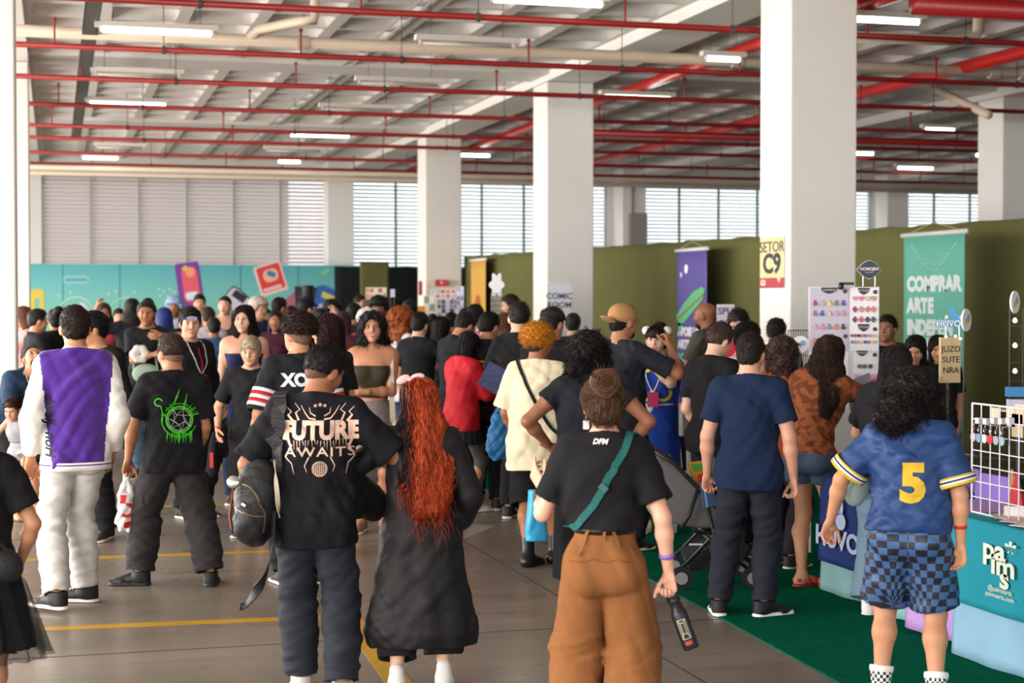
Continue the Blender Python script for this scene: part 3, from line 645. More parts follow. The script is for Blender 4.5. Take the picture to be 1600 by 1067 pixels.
def make_body(K, sk, lod, face=True, covered=True, feet=False, legs=True, le=-0.006, lips='9a5148', brow='2a1b14', smile=0, lo_arm=True, stub=None):
    vb, vh, vd, vc = LODV[lod]; parts = []
    e = -0.012 if covered else 0.0
    P = torso_prims(K, e)
    for s_ in 'lr': P += arm_prims(K, s_)
    if legs:
        for s_ in 'lr':
            P += leg_prims(K, s_, le)
            P += foot_prims(K, s_, 0.0 if feet else -0.006)
    P += neck_prims(K)
    V, Q, _ = solid('b', P, vb, None, ret=True); parts.append((V, Q, 0))
    hp = head_prims(K, face=face) + neck_prims(K); 
    lo, hi = bounds(hp, 0.02); F = Field(lo, hi, vh)
    for p in hp: F.add(p)
    h = K['H'] * K['hs']
    if face and lod < 2:
        for s_ in (-1, 1): F.sub(Ell(hpt(K, s_ * 0.0175, 0.052, 0.008), V3(0.011, 0.010, 0.008) * h, K['Rh'], 0.006 * h))
        if smile > 0.5: F.sub(Ell(hpt(K, 0, 0.053, -0.030), V3(0.012, 0.008, 0.0045) * h, K['Rh'], 0.003 * h))
    V, Q = F.mesh(); parts.append((V, Q, 0))
    for s_ in 'lr':
        V, Q, _ = solid('h', hand_prims(K, s_), vd, None, ret=True, m=0.015); parts.append((V, Q, 0))
    if face:
        M = K['Rh']; n = 6 if lod else 9
        for s_ in (-1, 1):
            if lod < 2: parts.append((*sphere_q(hpt(K, s_ * 0.0175, 0.0390, 0.0075), V3(0.0085, 0.0065, 0.0058) * h, n, M), 1))
            parts.append((*sphere_q(hpt(K, s_ * 0.0175, 0.0435, 0.0075), V3(0.0042, 0.003, 0.0046) * h, n, M), 2))
            # lash line and brow
            parts.append((*sphere_q(hpt(K, s_ * 0.0178, 0.0440, 0.0125), V3(0.0095, 0.0022, 0.0013) * h, n, M @ roty(s_ * 0.08)), 3))
            parts.append((*sphere_q(hpt(K, s_ * 0.0185, 0.0458, 0.0215), V3(0.0115, 0.003, 0.0022) * h, n, M @ rotz(-s_ * 0.25) @ roty(s_ * 0.10)), 3))
            parts.append((*sphere_q(hpt(K, s_ * 0.0045, 0.0565, -0.0155), V3(0.0020, 0.002, 0.0012) * h, 5, M), 2))
        parts.append((*sphere_q(hpt(K, 0, 0.0498, -0.0262), V3(0.0135, 0.0045, 0.0026) * h, n, M), 4))
        parts.append((*sphere_q(hpt(K, 0, 0.0492, -0.0335 - 0.002 * smile), V3(0.0115, 0.0050, 0.0034) * h, n, M), 4))
        if smile > 0.5: parts.append((*sphere_q(hpt(K, 0, 0.0478, -0.0300), V3(0.011, 0.004, 0.0030) * h, n, M), 5))
    V, Q, mi = join_arrays(parts)
    return arr_mesh('person', V, Q, [skin(sk), M_eye, M_iris, mat('brow_' + brow, brow, 0.7), mat('lips_' + lips, lips, 0.4), M_teeth], None, mi)
# ---- clothing
FAB = {}
def fabric(c, rough=0.85, bump=0.25, bscale=350, var=0.05, sheen=0.0, name=None, spec=0.2):
    return mat(name or 'cloth_' + c, c, rough, bump=bump, bscale=bscale, var=var, vscale=6, sheen=sheen, spec=spec)
def sleeves(K, frac, loose, e, k=0.03, taper=1.0):
    """frac 0..1 upper arm, 1..2 forearm"""
    H = K['H']; P = []; ends = []
    for s_ in 'lr':
        sh, el, wr = K['sh' + s_], K['e' + s_], K['w' + s_]; b = 0.55 + 0.45 * K['b']
        r0 = 0.032 * H * b + e; 
        if frac <= 1:
            q = sh + (el - sh) * frac; P.append(Cone(sh, sh + (el - sh) * (frac + 0.12), r0, (0.031 * H * b + e + loose) * taper, 0)); ends.append((q, nrm(el - sh), s_, (0.031 * H * b + e + loose) * taper))
        else:
            P.append(Cone(sh, el, r0, 0.027 * H * b + e + loose * 0.6, 0)); q = el + (wr - el) * (frac - 1); P.append(Cone(el, el + (wr - el) * min(1.1, (frac - 1 + 0.06)), 0.029 * H * b + e + loose * 0.6, 0.021 * H * b + e + loose * 0.5 * taper, 0.012 * H)); ends.append((q, nrm(wr - el), s_, 0.02 * H + e + loose * .5))
    return P, ends
def top(K, name, m, lod, parent, sleeve=0.62, loose=0.012, e=0.008, hem=0.47, flare=1.0, neck=0.014, seed=1, wr=0.011, hemw=None, neckdrop=0.0, straps=False, paint=None, mats=None, kz=24, kh=30, crop=None, armcut=None, extra=(), extrasub=(), body_w=None):
    """hem as a fraction of height; the fabric falls from the chest"""
    H, b, g = K['H'], K['b'], K['g']; vc = LODV[lod][3]; Rc, Rp = K['Rc'], K['Rp']
    P = torso_prims(K, e)
    A = K['chest'] + Rc @ V3(0, 0, 0.03) * H; pe = K['pel']; hz = hem * H
    dz = (pe[2] - hz); B = pe - Rp @ V3(0, 0, 1) * max(0.0, dz) if dz > 0 else pe
    aw = (0.085 - 0.004 * g) * b * H + e + loose * 0.4; bw = 0.060 * b * H + e + loose * 0.4
    ah = ((hemw or (0.087 + 0.003 * g)) * b * H + e + loose * 0.6) * flare; bh = (0.068 * b * H + e + loose * 0.6) * flare
    if crop is None: P.append(Loft(A, B - nrm(A - B) * 0.05, nrm(Rc @ V3(1, 0, 0) + Rp @ V3(1, 0, 0)), [0, 0.45, 1], [aw, (aw + ah) / 2 * 0.99, ah], [bw, (bw + bh) / 2, bh], 0.03 * H, oy=[0, -0.004, -0.006]))
    if crop is None and hem < 0.53:
        for s_ in 'lr': P.append(Cone(K['hp' + s_] + V3(0, 0, 0.02) * H, K['hp' + s_] - V3(0, 0, 0.05) * H, 0.051 * H * (0.5 + 0.5 * b) + e + 0.012, 0.051 * H * (0.5 + 0.5 * b) + e + 0.014, 0.03 * H))
    cuts = []
    if sleeve > 0:
        SP, ends = sleeves(K, sleeve, loose, e)
    else: ends = []
    P += list(extra)
    lo, hi = bounds(P + (SP if sleeve > 0 else []), 0.03); F = Field(lo, hi, vc)
    for p in P: F.add(p)
    wr *= 1.25 if lod == 0 else 1.0
    wf = wrinkle(wr, kh, kz, seed); wg = wrinkle(wr * 0.8, kh * 0.45, kz * 0.5, seed + 7, sharp=0.1); F.warp(wf)
    if wr > 0.003: F.warp(wg)
    if ends:
        for (q, d, s_, r) in ends:
            F2 = Field(lo, hi, vc); F2.ax = F.ax
            for p in SP[(0 if s_ == 'l' else len(SP) // 2):(len(SP) // 2 if s_ == 'l' else len(SP))]: F2.add(p)
            a_, b_ = F2.sl(np.minimum(K['sh' + s_], np.minimum(K['e' + s_], K['w' + s_])) - 0.15, np.maximum(K['sh' + s_], np.maximum(K['e' + s_], K['w' + s_])) + 0.15)
            sl_ = tuple(slice(a_[i], b_[i]) for i in range(3)); gg = F2.grid(a_, b_)
            W = F2.D[sl_] + 0.75 * wf(*gg); W = np.maximum(W, plane(q, d)(*gg).astype(f32))
            hol = Cone(q - d * 0.006, q + d * 0.05, r - 0.016, r - 0.004, 0.0)(*gg); W = np.maximum(W, -hol).astype(f32)
            V_ = F.D[sl_]; k_ = 0.018 * H; h_ = np.clip(0.5 + 0.5 * (V_ - W) / k_, 0, 1); far_ = np.clip((plane(q - d * 0.05, -d)(*gg)) / 0.05, 0, 1)
            sm = V_ * (1 - h_) + W * h_ - k_ * far_ * h_ * (1 - h_); F.D[sl_] = sm
    nb = K['nb']; nd = Rc @ V3(0, 0.30, 1); F.isect(plane(nb + Rc @ V3(0, 0, neck - neckdrop) * H, nd))
    F.isect(lambda x, y, z: hz + 0.006 * np.sin(9 * x + seed) + 0.3 * 0 - z) if crop is None else F.isect(plane(pe + (K['chest'] - pe) * crop, -(Rc @ V3(0, 0, 1))))
    if armcut:
        for s_ in 'lr':
            sg = -1 if s_ == 'l' else 1
            F.sub(Cone(K['sh' + s_] + Rc @ V3(sg * armcut, -0.08, -0.01) * H, K['sh' + s_] + Rc @ V3(sg * armcut, 0.10, -0.01) * H, 0.042 * H, 0.042 * H, 0.01 * H))
    for p in extrasub: F.sub(p)
    # hollow neck opening
    F.sub(Cone(nb + Rc @ V3(0, 0, neck - neckdrop - 0.008) * H, nb + Rc @ V3(0, 0.01, 0.09) * H, (0.036 if not g else 0.034) * H, 0.05 * H, 0.004))
    V, Q = F.mesh(); mi = paint(V[Q].mean(1), K) if paint else None
    return arr_mesh(name, V, Q, mats or [m], parent, mi)
def leg_cloth(K, name, m, lod, parent, fit='straight', length=1.0, e=0.008, waist=0.03, seed=1, wr=0.010, paint=None, mats=None, r=None, kz=42, stack=1.0, kh=24):
    """trousers or shorts. length: fraction of the leg covered (1 = ankle)"""
    H, b = K['H'], 0.5 + 0.5 * K['b']; vc = LODV[lod][3]; Rp = K['Rp']
    rr = r or dict(slim=(0.051, 0.037, 0.028), straight=(0.053, 0.042, 0.036), loose=(0.056, 0.049, 0.045), wide=(0.058, 0.060, 0.064), leggings=(0.049, 0.033, 0.022))[fit]
    P = [Ell(K['pel'] + Rp @ V3(0, -0.006, -0.005) * H, V3((0.083 + 0.007 * K['g']) * K['b'], 0.062 * K['b'], 0.075) * H + e, Rp, 0), Ell(K['waist'] + Rp @ V3(0, 0, -0.02) * H, V3((0.078 - 0.005 * K['g']) * K['b'], 0.056 * K['b'], 0.075) * H + e, Rp, 0.03 * H)]
    for s_ in (-1, 1): P.append(Ell(K['pel'] + Rp @ V3(s_ * 0.042 * K['b'], -0.03, -0.025) * H, V3(0.047 * K['b'], 0.042 * K['b'], 0.05) * H + e, Rp, 0.03 * H))
    LP = []
    for s_ in 'lr':
        hp, kn, an = K['hp' + s_], K['k' + s_], K['a' + s_]
        L_ = [Cone(hp, kn, rr[0] * H * b + e, rr[1] * H * b + e, 0.022 * H)]
        if length > 0.5:
            t = (length - 0.5) * 2; q = kn + (an - kn) * t; L_.append(Cone(kn, kn + (an - kn) * (t + 0.1), rr[1] * H * b + e, (rr[1] + (rr[2] - rr[1]) * t) * H * b + e, 0.015 * H)); d = nrm(an - kn)
            if fit in ('straight', 'loose', 'slim'): L_.append(Cone(kn + (an - kn) * 0.25 - K['toe' + s_] * 0.008 * H, kn + (an - kn) * 0.65 - K['toe' + s_] * 0.008 * H, rr[1] * H * b + e, rr[2] * H * b + e, 0.02 * H))
            hr_ = (rr[1] + (rr[2] - rr[1]) * t) * H * b + e
        else:
            t = length * 2; q = hp + (kn - hp) * t; d = nrm(kn - hp); hr_ = (rr[0] + (rr[1] - rr[0]) * t) * H * b + e
        LP.append((s_, L_, q, d, hr_))
    lo, hi = bounds(P + LP[0][1] + LP[1][1], 0.03); F = Field(lo, hi, vc)
    for p in P: F.add(p)
    WS = [wrinkle(wr, kh, kz, seed)]
    if stack:
        az = min(K['al'][2], K['ar'][2]); WS.append(wrinkle(wr * 1.3 * stack, 22, 80, seed + 3, reg=lambda x, y, z: np.clip(1 - (z - az) / 0.20, 0, 1)))
        kz_ = (K['kl'][2] + K['kr'][2]) / 2; WS.append(wrinkle(wr * 0.8, 22, 65, seed + 5, reg=lambda x, y, z: np.exp(-((z - kz_) / 0.09) ** 2)))
    F.warp(WS[0])
    for (s_, L_, q, d, hr_) in LP:
        F2 = Field(lo, hi, vc)
        for p in L_: F2.add(p)
        a_, b_ = F2.sl(np.min([p.lo for p in L_], 0) - 0.05, np.max([p.hi for p in L_], 0) + 0.05); sl_ = tuple(slice(a_[i], b_[i]) for i in range(3)); gg = F2.grid(a_, b_)
        W = F2.D[sl_] + sum(w_(*gg) for w_ in WS); W = np.maximum(W, plane(q, d)(*gg)); W = np.maximum(W, -Cone(q - d * 0.02, q + d * 0.06, hr_ - 0.012, hr_ - 0.006, 0)(*gg)).astype(f32)
        V_ = F.D[sl_]; k_ = 0.012 * H * np.clip(plane(K['pel'] - K['Rp'] @ V3(0, 0, 0.10) * H, V3(0, 0, 1))(*gg) / 0.08, 0.05, 1); h_ = np.clip(0.5 + 0.5 * (V_ - W) / k_, 0, 1)
        F.D[sl_] = (V_ * (1 - h_) + W * h_ - k_ * h_ * (1 - h_)).astype(f32)
    F.isect(plane(K['waist'] + Rp @ V3(0, 0, waist) * H, Rp @ V3(0, 0, 1)))
    V, Q = F.mesh(); mi = paint(V[Q].mean(1), K) if paint else None
    return arr_mesh(name, V, Q, mats or [m], parent, mi)
def skirt(K, name, m, lod, parent, z0, z1, w0, w1, d0=None, d1=None, fold=0.05, nf=11, seed=1, off=(0, 0), wr=0.004, mats=None, paint=None, ts=None, ws=None):
    H = K['H']; A = V3(K['pel'][0] * 0.5 + K['waist'][0] * 0.5, K['pel'][1] * 0.5 + K['waist'][1] * 0.5, z0 * H); B = V3(K['pel'][0] + off[0] * H, K['pel'][1] + off[1] * H, z1 * H)
    ts = ts or [0, 0.25, 1]; a = ws or [w0, w0 + (w1 - w0) * 0.45, w1]; a = [v * H for v in a]; bb = [v * 0.78 for v in a]
    if d0: bb = [d0 * H, (d0 + (d1 - d0) * 0.4) * H, d1 * H] if ws is None else bb
    P = [Loft(A, B, K['Rp'] @ V3(1, 0, 0), ts, a, bb, 0, fold=fold, nf=nf, ph=seed)]
    return solid(name, P, LODV[lod][3], mats or [m], parent, warps=[wrinkle(wr, 10, 6, seed)], paint=paint)
def shoes(K, lod, parent, up='2a2a2a', sole='ece8e2', kind='sneaker', name='shoe', lace=None, hi=0.0):
    H = K['H']; out = []
    for s_ in 'lr':
        an, f = K['a' + s_], K['toe' + s_]; rt = np.cross(f, (0, 0, 1)); z = an[2] - 0.045 * H; base = V3(an[0], an[1], z)
        lift = K.get('heel' + s_, 0)
        e = 0.004; P = foot_prims(K, s_, e); P.append(Cone(base - f * 0.02 * H + V3(0, 0, 0.02 * H), base - f * 0.018 * H + V3(0, 0, (0.05 + hi) * H), 0.024 * H, 0.0265 * H, 0.01 * H))
        P.append(Cone(base + V3(0, 0, 0.03 * H), base + V3(0, 0, (0.052 + hi) * H), 0.026 * H, 0.027 * H, 0.01 * H))
        vc = (0.005, 0.007, 0.014)[lod]
        zt = base[2] + (0.058 + hi) * H; zb = base[2] + 0.008 * H
        o = solid(name, P, vc, [mat('shoe_' + up, up, 0.6, bump=0.1)], parent, cuts=[lambda x, y, z, zt=zt, zb=zb: np.maximum(z - zt, zb - z) + 0 * x + 0 * y]); out.append(o)
        if sole:
            c0 = base - f * 0.022 * H; c1 = base + f * 0.098 * H
            S1 = [Cone(c0, c1, 0.0265 * H, 0.0275 * H, 0, None), Cone(c0 + f * 0.07 * H, c1 - rt * 0.003 * H, 0.029 * H, 0.0265 * H, 0.01)]
            zz = base[2]; hgt = (0.013 if kind != 'chunky' else 0.016) * H
            solid('sole', S1, vc, [mat('sole_' + sole, sole, 0.6)], o, cuts=[lambda x, y, z, zz=zz, hgt=hgt: np.maximum(zz + 0.003 - z, z - zz - hgt) + 0 * x + 0 * y])
        if lace and lod == 0:
            mb = MB()
            for i in range(5):
                c = base + f * (0.03 + 0.011 * i) * H + V3(0, 0, (0.052 - 0.0045 * i) * H); mb.tube([c - rt * 0.014 * H - V3(0, 0, 0.006), c + V3(0, 0, 0.004), c + rt * 0.014 * H - V3(0, 0, 0.006)], 0.003, 5)
            mb.build('laces', mat('lace_' + lace, lace, 0.8), o)
    return out
# ---- hair
def hair_mat(c, rough=0.5): return mat('hair_' + c, c, rough, spec=0.22, bump=0.5, bscale=160, var=0.3, vscale=40)
def bvh_of(o):
    me = o.data; n = len(me.vertices); co = np.empty(n * 3); me.vertices.foreach_get('co', co); co = co.reshape(-1, 3)
    return BVHTree.FromPolygons([tuple(c) for c in co], [tuple(p.vertices) for p in me.polygons])
def tubes(paths, r, n=3, taper=True):
    """paths (N,S,3) -> quads; r radius"""
    N, S_, _ = paths.shape; T = np.gradient(paths, axis=1); T /= np.maximum(np.linalg.norm(T, axis=2, keepdims=True), 1e-9)
    up = np.where(np.abs(T[..., 2:3]) < 0.9, np.array([[[0, 0, 1.0]]]), np.array([[[1.0, 0, 0]]])); A = np.cross(T, up); A /= np.maximum(np.linalg.norm(A, axis=2, keepdims=True), 1e-9); B = np.cross(T, A)
    rr = r * (np.ones(S_) if not taper else np.minimum(1, np.linspace(1.6, 0.15, S_)))
    ang = 2 * PI * np.arange(n) / n
    V = paths[:, :, None, :] + rr[None, :, None, None] * (A[:, :, None, :] * np.cos(ang)[None, None, :, None] + B[:, :, None, :] * np.sin(ang)[None, None, :, None])
    idx = np.arange(N * S_ * n).reshape(N, S_, n); a = idx[:, :-1]; b = idx[:, 1:]
    Q = np.stack([a, np.roll(a, -1, 2), np.roll(b, -1, 2), b], -1).reshape(-1, 4)
    return V.reshape(-1, 3), Q
def strands(o, n, length, r, flow=(0, 0, -1), wave=0.0, wl=0.08, steps=12, seed=1, lift=0.004, keep=None, mats=None, name='strand', curl=False, spread=0.1, from_root=None, vary=0.4):
    """lay locks of hair over the surface of object o (local space), following it"""
    rg = np.random.default_rng(seed); bv = bvh_of(o); me = o.data; nv = len(me.vertices); co = np.empty(nv * 3); me.vertices.foreach_get('co', co); co = co.reshape(-1, 3)
    pick = rg.choice(nv, n * 3); pick = co[pick]
    if keep is not None: pick = pick[keep(pick)]
    pick = pick[:n]; paths = []; fl = np.asarray(flow, float)
    for p0 in pick:
        p = Vector(p0); L = length * (1 + vary * rg.uniform(-1, 1)); h = L / steps; pts = []; ph = rg.uniform(0, 6.28); amp = wave * rg.uniform(0.5, 1.3)
        fd = Vector(fl + rg.normal(0, spread, 3)) if from_root is None else None; s_ = 0; lf = lift * rg.uniform(0.2, 1.6)
        for i in range(steps):
            loc, nn, _, _ = bv.find_nearest(p)
            if loc is None: break
            if from_root is not None:
                fd = Vector(from_root(np.array(p)) + rg.normal(0, spread * 0.4, 3))
            t = fd - nn * fd.dot(nn); t = t.normalized() if t.length > 1e-4 else Vector((0, 0, -1)); sd = t.cross(nn)
            ang = ph + 2 * PI * s_ / wl
            q = loc + nn * (lf + (amp * (1 + math.cos(ang)) * 0.5 if curl else 0)) + sd * amp * math.sin(ang)
            pts.append(q); p = loc + t * h + nn * 0.001; s_ += h
        if len(pts) == steps: paths.append(pts)
    if not paths: return None
    V, Q = tubes(np.array([[tuple(q) for q in P_] for P_ in paths]), r)
    return arr_mesh(name, V, Q, mats or o.data.materials[0], o)
def curls(o, n, length, r, rad, seed=1, turns=3, steps=16, mats=None, keep=None, droop=0.5, name='strand'):
    """corkscrew locks standing off the surface"""
    rg = np.random.default_rng(seed); me = o.data; nv = len(me.vertices); co = np.empty(nv * 3); me.vertices.foreach_get('co', co); co = co.reshape(-1, 3); no = np.empty(nv * 3); me.vertices.foreach_get('normal', no); no = no.reshape(-1, 3)
    ii = rg.choice(nv, n * 2); 
    if keep is not None: ii = ii[keep(co[ii])]
    ii = ii[:n]; N = len(ii); p = co[ii]; d = no[ii] * (1 - droop) + np.array([0, 0, -droop]) + rg.normal(0, 0.35, (N, 3)); d /= np.linalg.norm(d, axis=1, keepdims=True)
    up = rg.normal(0, 1, (N, 3)); a = np.cross(d, up); a /= np.linalg.norm(a, axis=1, keepdims=True); b = np.cross(d, a)
    L = length * rg.uniform(0.5, 1.3, (N, 1, 1)); s_ = np.linspace(0, 1, steps)[None, :, None]; ph = rg.uniform(0, 6.28, (N, 1, 1)); tn = turns * rg.uniform(0.7, 1.3, (N, 1, 1)); rr = rad * rg.uniform(0.5, 1.3, (N, 1, 1))
    path = p[:, None] - no[ii][:, None] * 0.01 + d[:, None] * L * s_ + np.array([0, 0, -1]) * (L * s_ ** 2 * droop * 0.5) + rr * (a[:, None] * np.cos(ph + 2 * PI * tn * s_) + b[:, None] * np.sin(ph + 2 * PI * tn * s_))
    V, Q = tubes(path, r); return arr_mesh(name, V, Q, mats or o.data.materials[0], o)
def hairline(K, front=0.048, nape=-0.034, e=0.0, side=-0.008):
    """keep what lies above the hair's edge: forehead, temples, round the ears, nape"""
    M = K['Rh']; c = K['hc']; h = K['H'] * K['hs']; f = 2 * PI / 0.012
    ys = np.array([-0.075, -0.048, -0.030, -0.012, 0.008, 0.019, 0.027, 0.040, 0.062]); zs = np.array([nape, nape, nape * 0.85, side - 0.004, side, side * 0.5, front * 0.62, front * 0.92, front])
    if nape > -0.02: zs[:6] = np.linspace(nape, nape + 0.006, 6); zs[6] = (nape + front) / 2
    def fn(x, y, z):
        px, py, pz = x - c[0], y - c[1], z - c[2]; v = (px * M[0, 1] + py * M[1, 1] + pz * M[2, 1]) / h; u = (px * M[0, 2] + py * M[1, 2] + pz * M[2, 2]) / h; w_ = (px * M[0, 0] + py * M[1, 0] + pz * M[2, 0]) / h
        return (np.interp(v, ys, zs) - u) * h * 0.55 + e * np.sin(f * x + 2) * np.sin(f * 0.8 * y + 1)
    return fn
def hair(K, kind, c, lod, parent, length=0.3, vol=1.0, seed=1, front=0.050, nape=-0.040, n=1.0, c2=None, paint=None, wid=None, side_shift=0.0, wave=0.012, back=0.028):
    H = K['H']; h = H * K['hs']; M = K['Rh']; vh = LODV[lod][1] * 1.0; m = hair_mat(c); E = lambda cc, r, k=0.01: Ell(hpt(K, *cc), V3(*r) * h, M, k * h)
    mats = [m] + ([hair_mat(c2)] if c2 else []); pf = (lambda P_: paint(P_, K)) if paint else None
    HR = lambda x, y, z: 0
    if kind in ('short', 'buzz', 'fade', 'quiff'):
        e = dict(short=0.007, buzz=0.0018, fade=0.003, quiff=0.009)[kind] * vol
        P = [E((0, -0.010, 0.024), (0.0440 + e * 0.7, 0.0555 + e * 0.7, 0.046 + e * 1.3)), E((0, -0.013, -0.006), (0.0400 + e * 0.15, 0.0492 + e * 0.2, 0.042))]
        if kind == 'quiff': P += [E((side_shift, 0.022, 0.060), (0.030, 0.030, 0.016), 0.015), E((0, -0.01, 0.058), (0.034, 0.04, 0.016), 0.015)]
        if kind == 'short': P += [E((0, 0.0, 0.05), (0.034, 0.042, 0.024 + e * 0.4), 0.015)]
        o = solid('hair', P, vh, mats, parent, warps=[wrinkle((0.0035, 0.005, 0.008)[lod] if kind != 'buzz' else 0.0006, (130, 90, 60)[lod], (130, 90, 60)[lod], seed, sharp=0.6)], cuts=[hairline(K, front, nape, 0.004 if kind != 'buzz' else 0.001)], subs=[E((s_ * 0.050, -0.004, -0.008), (0.013, 0.015, 0.020), 0.004) for s_ in (-1, 1)], paint=pf)
        if lod == 0:
            hc = hpt(K, 0, 0.02, 0.03); r_ = K['Rh'] @ V3(0, -1, -0.1)
            strands(o, int(1300 * n), 0.030 if kind != 'buzz' else 0.010, 0.0014, flow=r_ + V3(0, 0, -0.6), wave=0.0, steps=5, seed=seed, lift=0.004, spread=0.5)
            if kind != 'buzz': curls(o, int(420 * n), 0.020, 0.0013, 0.0015, seed, turns=0.6, steps=5, droop=0.25, keep=lambda P_: P_[:, 2] > hpt(K, 0, 0, 0.012)[2])
        elif lod == 1 and kind != 'buzz': curls(o, 380, 0.028, 0.0026, 0.002, seed, turns=0.6, steps=5, droop=0.25, keep=lambda P_: P_[:, 2] > hpt(K, 0, 0, 0.008)[2])
        return o
    if kind in ('afro', 'curlytop'):
        R_ = 0.060 * vol
        P = [E((0, -0.012, 0.030), (R_, R_ * 1.08, R_ * 0.92), 0.02)]
        if kind == 'afro': P += [E((0, -0.02, -0.002), (R_ * 0.96, R_ * 0.85, R_ * 0.8), 0.02)]
        o = solid('hair', P, vh, mats, parent, warps=[wrinkle(0.012, 70, 70, seed, sharp=0.7)], subs=[E((0, 0.055, -0.012), (0.040, 0.034, 0.050), 0.006)], cuts=[hairline(K, front - 0.006, nape)], paint=pf)
        if lod == 0: curls(o, int(1500 * n), 0.035, 0.0016, 0.006, seed, turns=2, droop=0.15, mats=mats[0])
        elif lod == 1: curls(o, int(500 * n), 0.03, 0.0028, 0.006, seed, turns=2, steps=9, droop=0.15, mats=mats[0])
        return o
    if kind in ('long', 'wavy', 'curly', 'bigcurly'):
        W = wid or dict(long=0.052, wavy=0.062, curly=0.070, bigcurly=0.085)[kind]; W *= vol; L_ = length * H
        top_ = hpt(K, 0, -0.014, 0.0); bk = K['Rc'] @ V3(0, -1, 0); end = top_ + nrm(K['Rc'] @ V3(0, 0, -1) + V3(0, 0, -0.35)) * L_ + bk * back * H + V3(side_shift * H, 0, 0)
        sh_z = K['sc'][2]
        P = [E((0, -0.011, 0.022), (0.047 + 0.004 * vol, 0.058 + 0.003 * vol, 0.052 + 0.004 * vol), 0.01)]
        if kind in ('curly', 'bigcurly'): P += [E((0, -0.018, 0.015), (W * 0.86, W * 0.85, 0.06), 0.02)]
        P.append(Loft(top_, end, M @ V3(1, 0, 0), [0, 0.25, 0.7, 1], [0.048 * h, W * 0.95 * h, W * h, W * 0.6 * h], [0.05 * h, 0.050 * h, 0.040 * h, 0.022 * h], 0.02 * h, oy=[0, 0.0, 0, 0]))
        amp = dict(long=0.003, wavy=0.008, curly=0.012, bigcurly=0.016)[kind]
        ws = [wrinkle(amp, 90 if kind != 'bigcurly' else 55, 10 if kind == 'long' else (26 if kind == 'wavy' else 60), seed, sharp=0.5), wrinkle(amp * 0.7, 30, 14, seed + 3)]
        subs = [E((0, 0.064, -0.010), (0.041, 0.052, 0.060), 0.006)]
        # open in front of the neck and chest
        fwd = K['Rc'] @ V3(0, 1, 0); subs.append(Ell(K['nb'] + fwd * 0.085 * H + V3(0, 0, -0.02 * H), V3(0.036, 0.075, 0.10) * H, K['Rc'], 0.01))
        o = solid('hair', P, vh * (1.2 if lod else 1.0), mats, parent, warps=ws, subs=subs, paint=pf, m=0.05)
        if lod == 0:
            if kind in ('curly', 'bigcurly'): curls(o, int(1900 * n), 0.06, 0.0017, 0.0075, seed, turns=2.5, droop=0.6, mats=mats[0])
            else:
                kp = (lambda P_: P_[:, 2] > end[2] + 0.02)
                strands(o, int(1500 * n), 0.20, 0.0016, flow=(0, 0, -1), wave=wave if kind == 'wavy' else 0.002, wl=0.10, steps=14, seed=seed, lift=0.004, keep=kp, mats=mats[0], spread=0.12)
        elif lod == 1 and kind in ('curly', 'bigcurly'): curls(o, int(700 * n), 0.05, 0.0032, 0.009, seed, turns=2, steps=9, droop=0.6, mats=mats[0])
        elif lod == 1: strands(o, int(350 * n), 0.2, 0.0032, flow=(0, 0, -1), wave=0.008 if kind == 'wavy' else 0.001, wl=0.1, steps=10, seed=seed, lift=0.003, mats=mats[0], keep=lambda P_: P_[:, 2] > end[2] + 0.02)
        return o
    if kind in ('bun', 'ponytail'):
        P = [E((0, -0.010, 0.021), (0.046, 0.057, 0.051)), E((0, -0.016, -0.004), (0.042, 0.048, 0.04), 0.015)]
        if kind == 'bun': P += [E((0, -0.080, 0.052), (0.034, 0.028, 0.032), 0.003), E((0, -0.02, 0.02), (0.052, 0.055, 0.050), 0.02), E((0, -0.035, -0.025), (0.040, 0.03, 0.03), 0.015)]
        else: P += [Cone(hpt(K, 0, -0.062, 0.02), hpt(K, 0, -0.075, -0.06), 0.016 * h, 0.014 * h, 0.015 * h), Cone(hpt(K, 0, -0.075, -0.06), hpt(K, 0, -0.055, -0.06) + V3(0, 0, -length * H * 0.5), 0.016 * h, 0.005 * h, 0.015 * h)]
        o = solid('hair', P, vh, mats, parent, warps=[wrinkle(0.004, 90, 40, seed)], cuts=[hairline(K, front, -0.060)], subs=[E((s_ * 0.049, 0.010, -0.010), (0.013, 0.018, 0.022), 0.004) for s_ in (-1, 1)] + [E((0, 0.058, -0.012), (0.036, 0.03, 0.046), 0.006)], paint=pf, m=0.04)
        if lod == 0:
            bc = hpt(K, 0, -0.066, 0.03)
            strands(o, int(1300 * n), 0.10, 0.0014, steps=9, seed=seed, lift=0.003, spread=0.25, from_root=lambda p: nrm(bc - p), mats=mats[0], wave=0.003, wl=0.07)
        return o
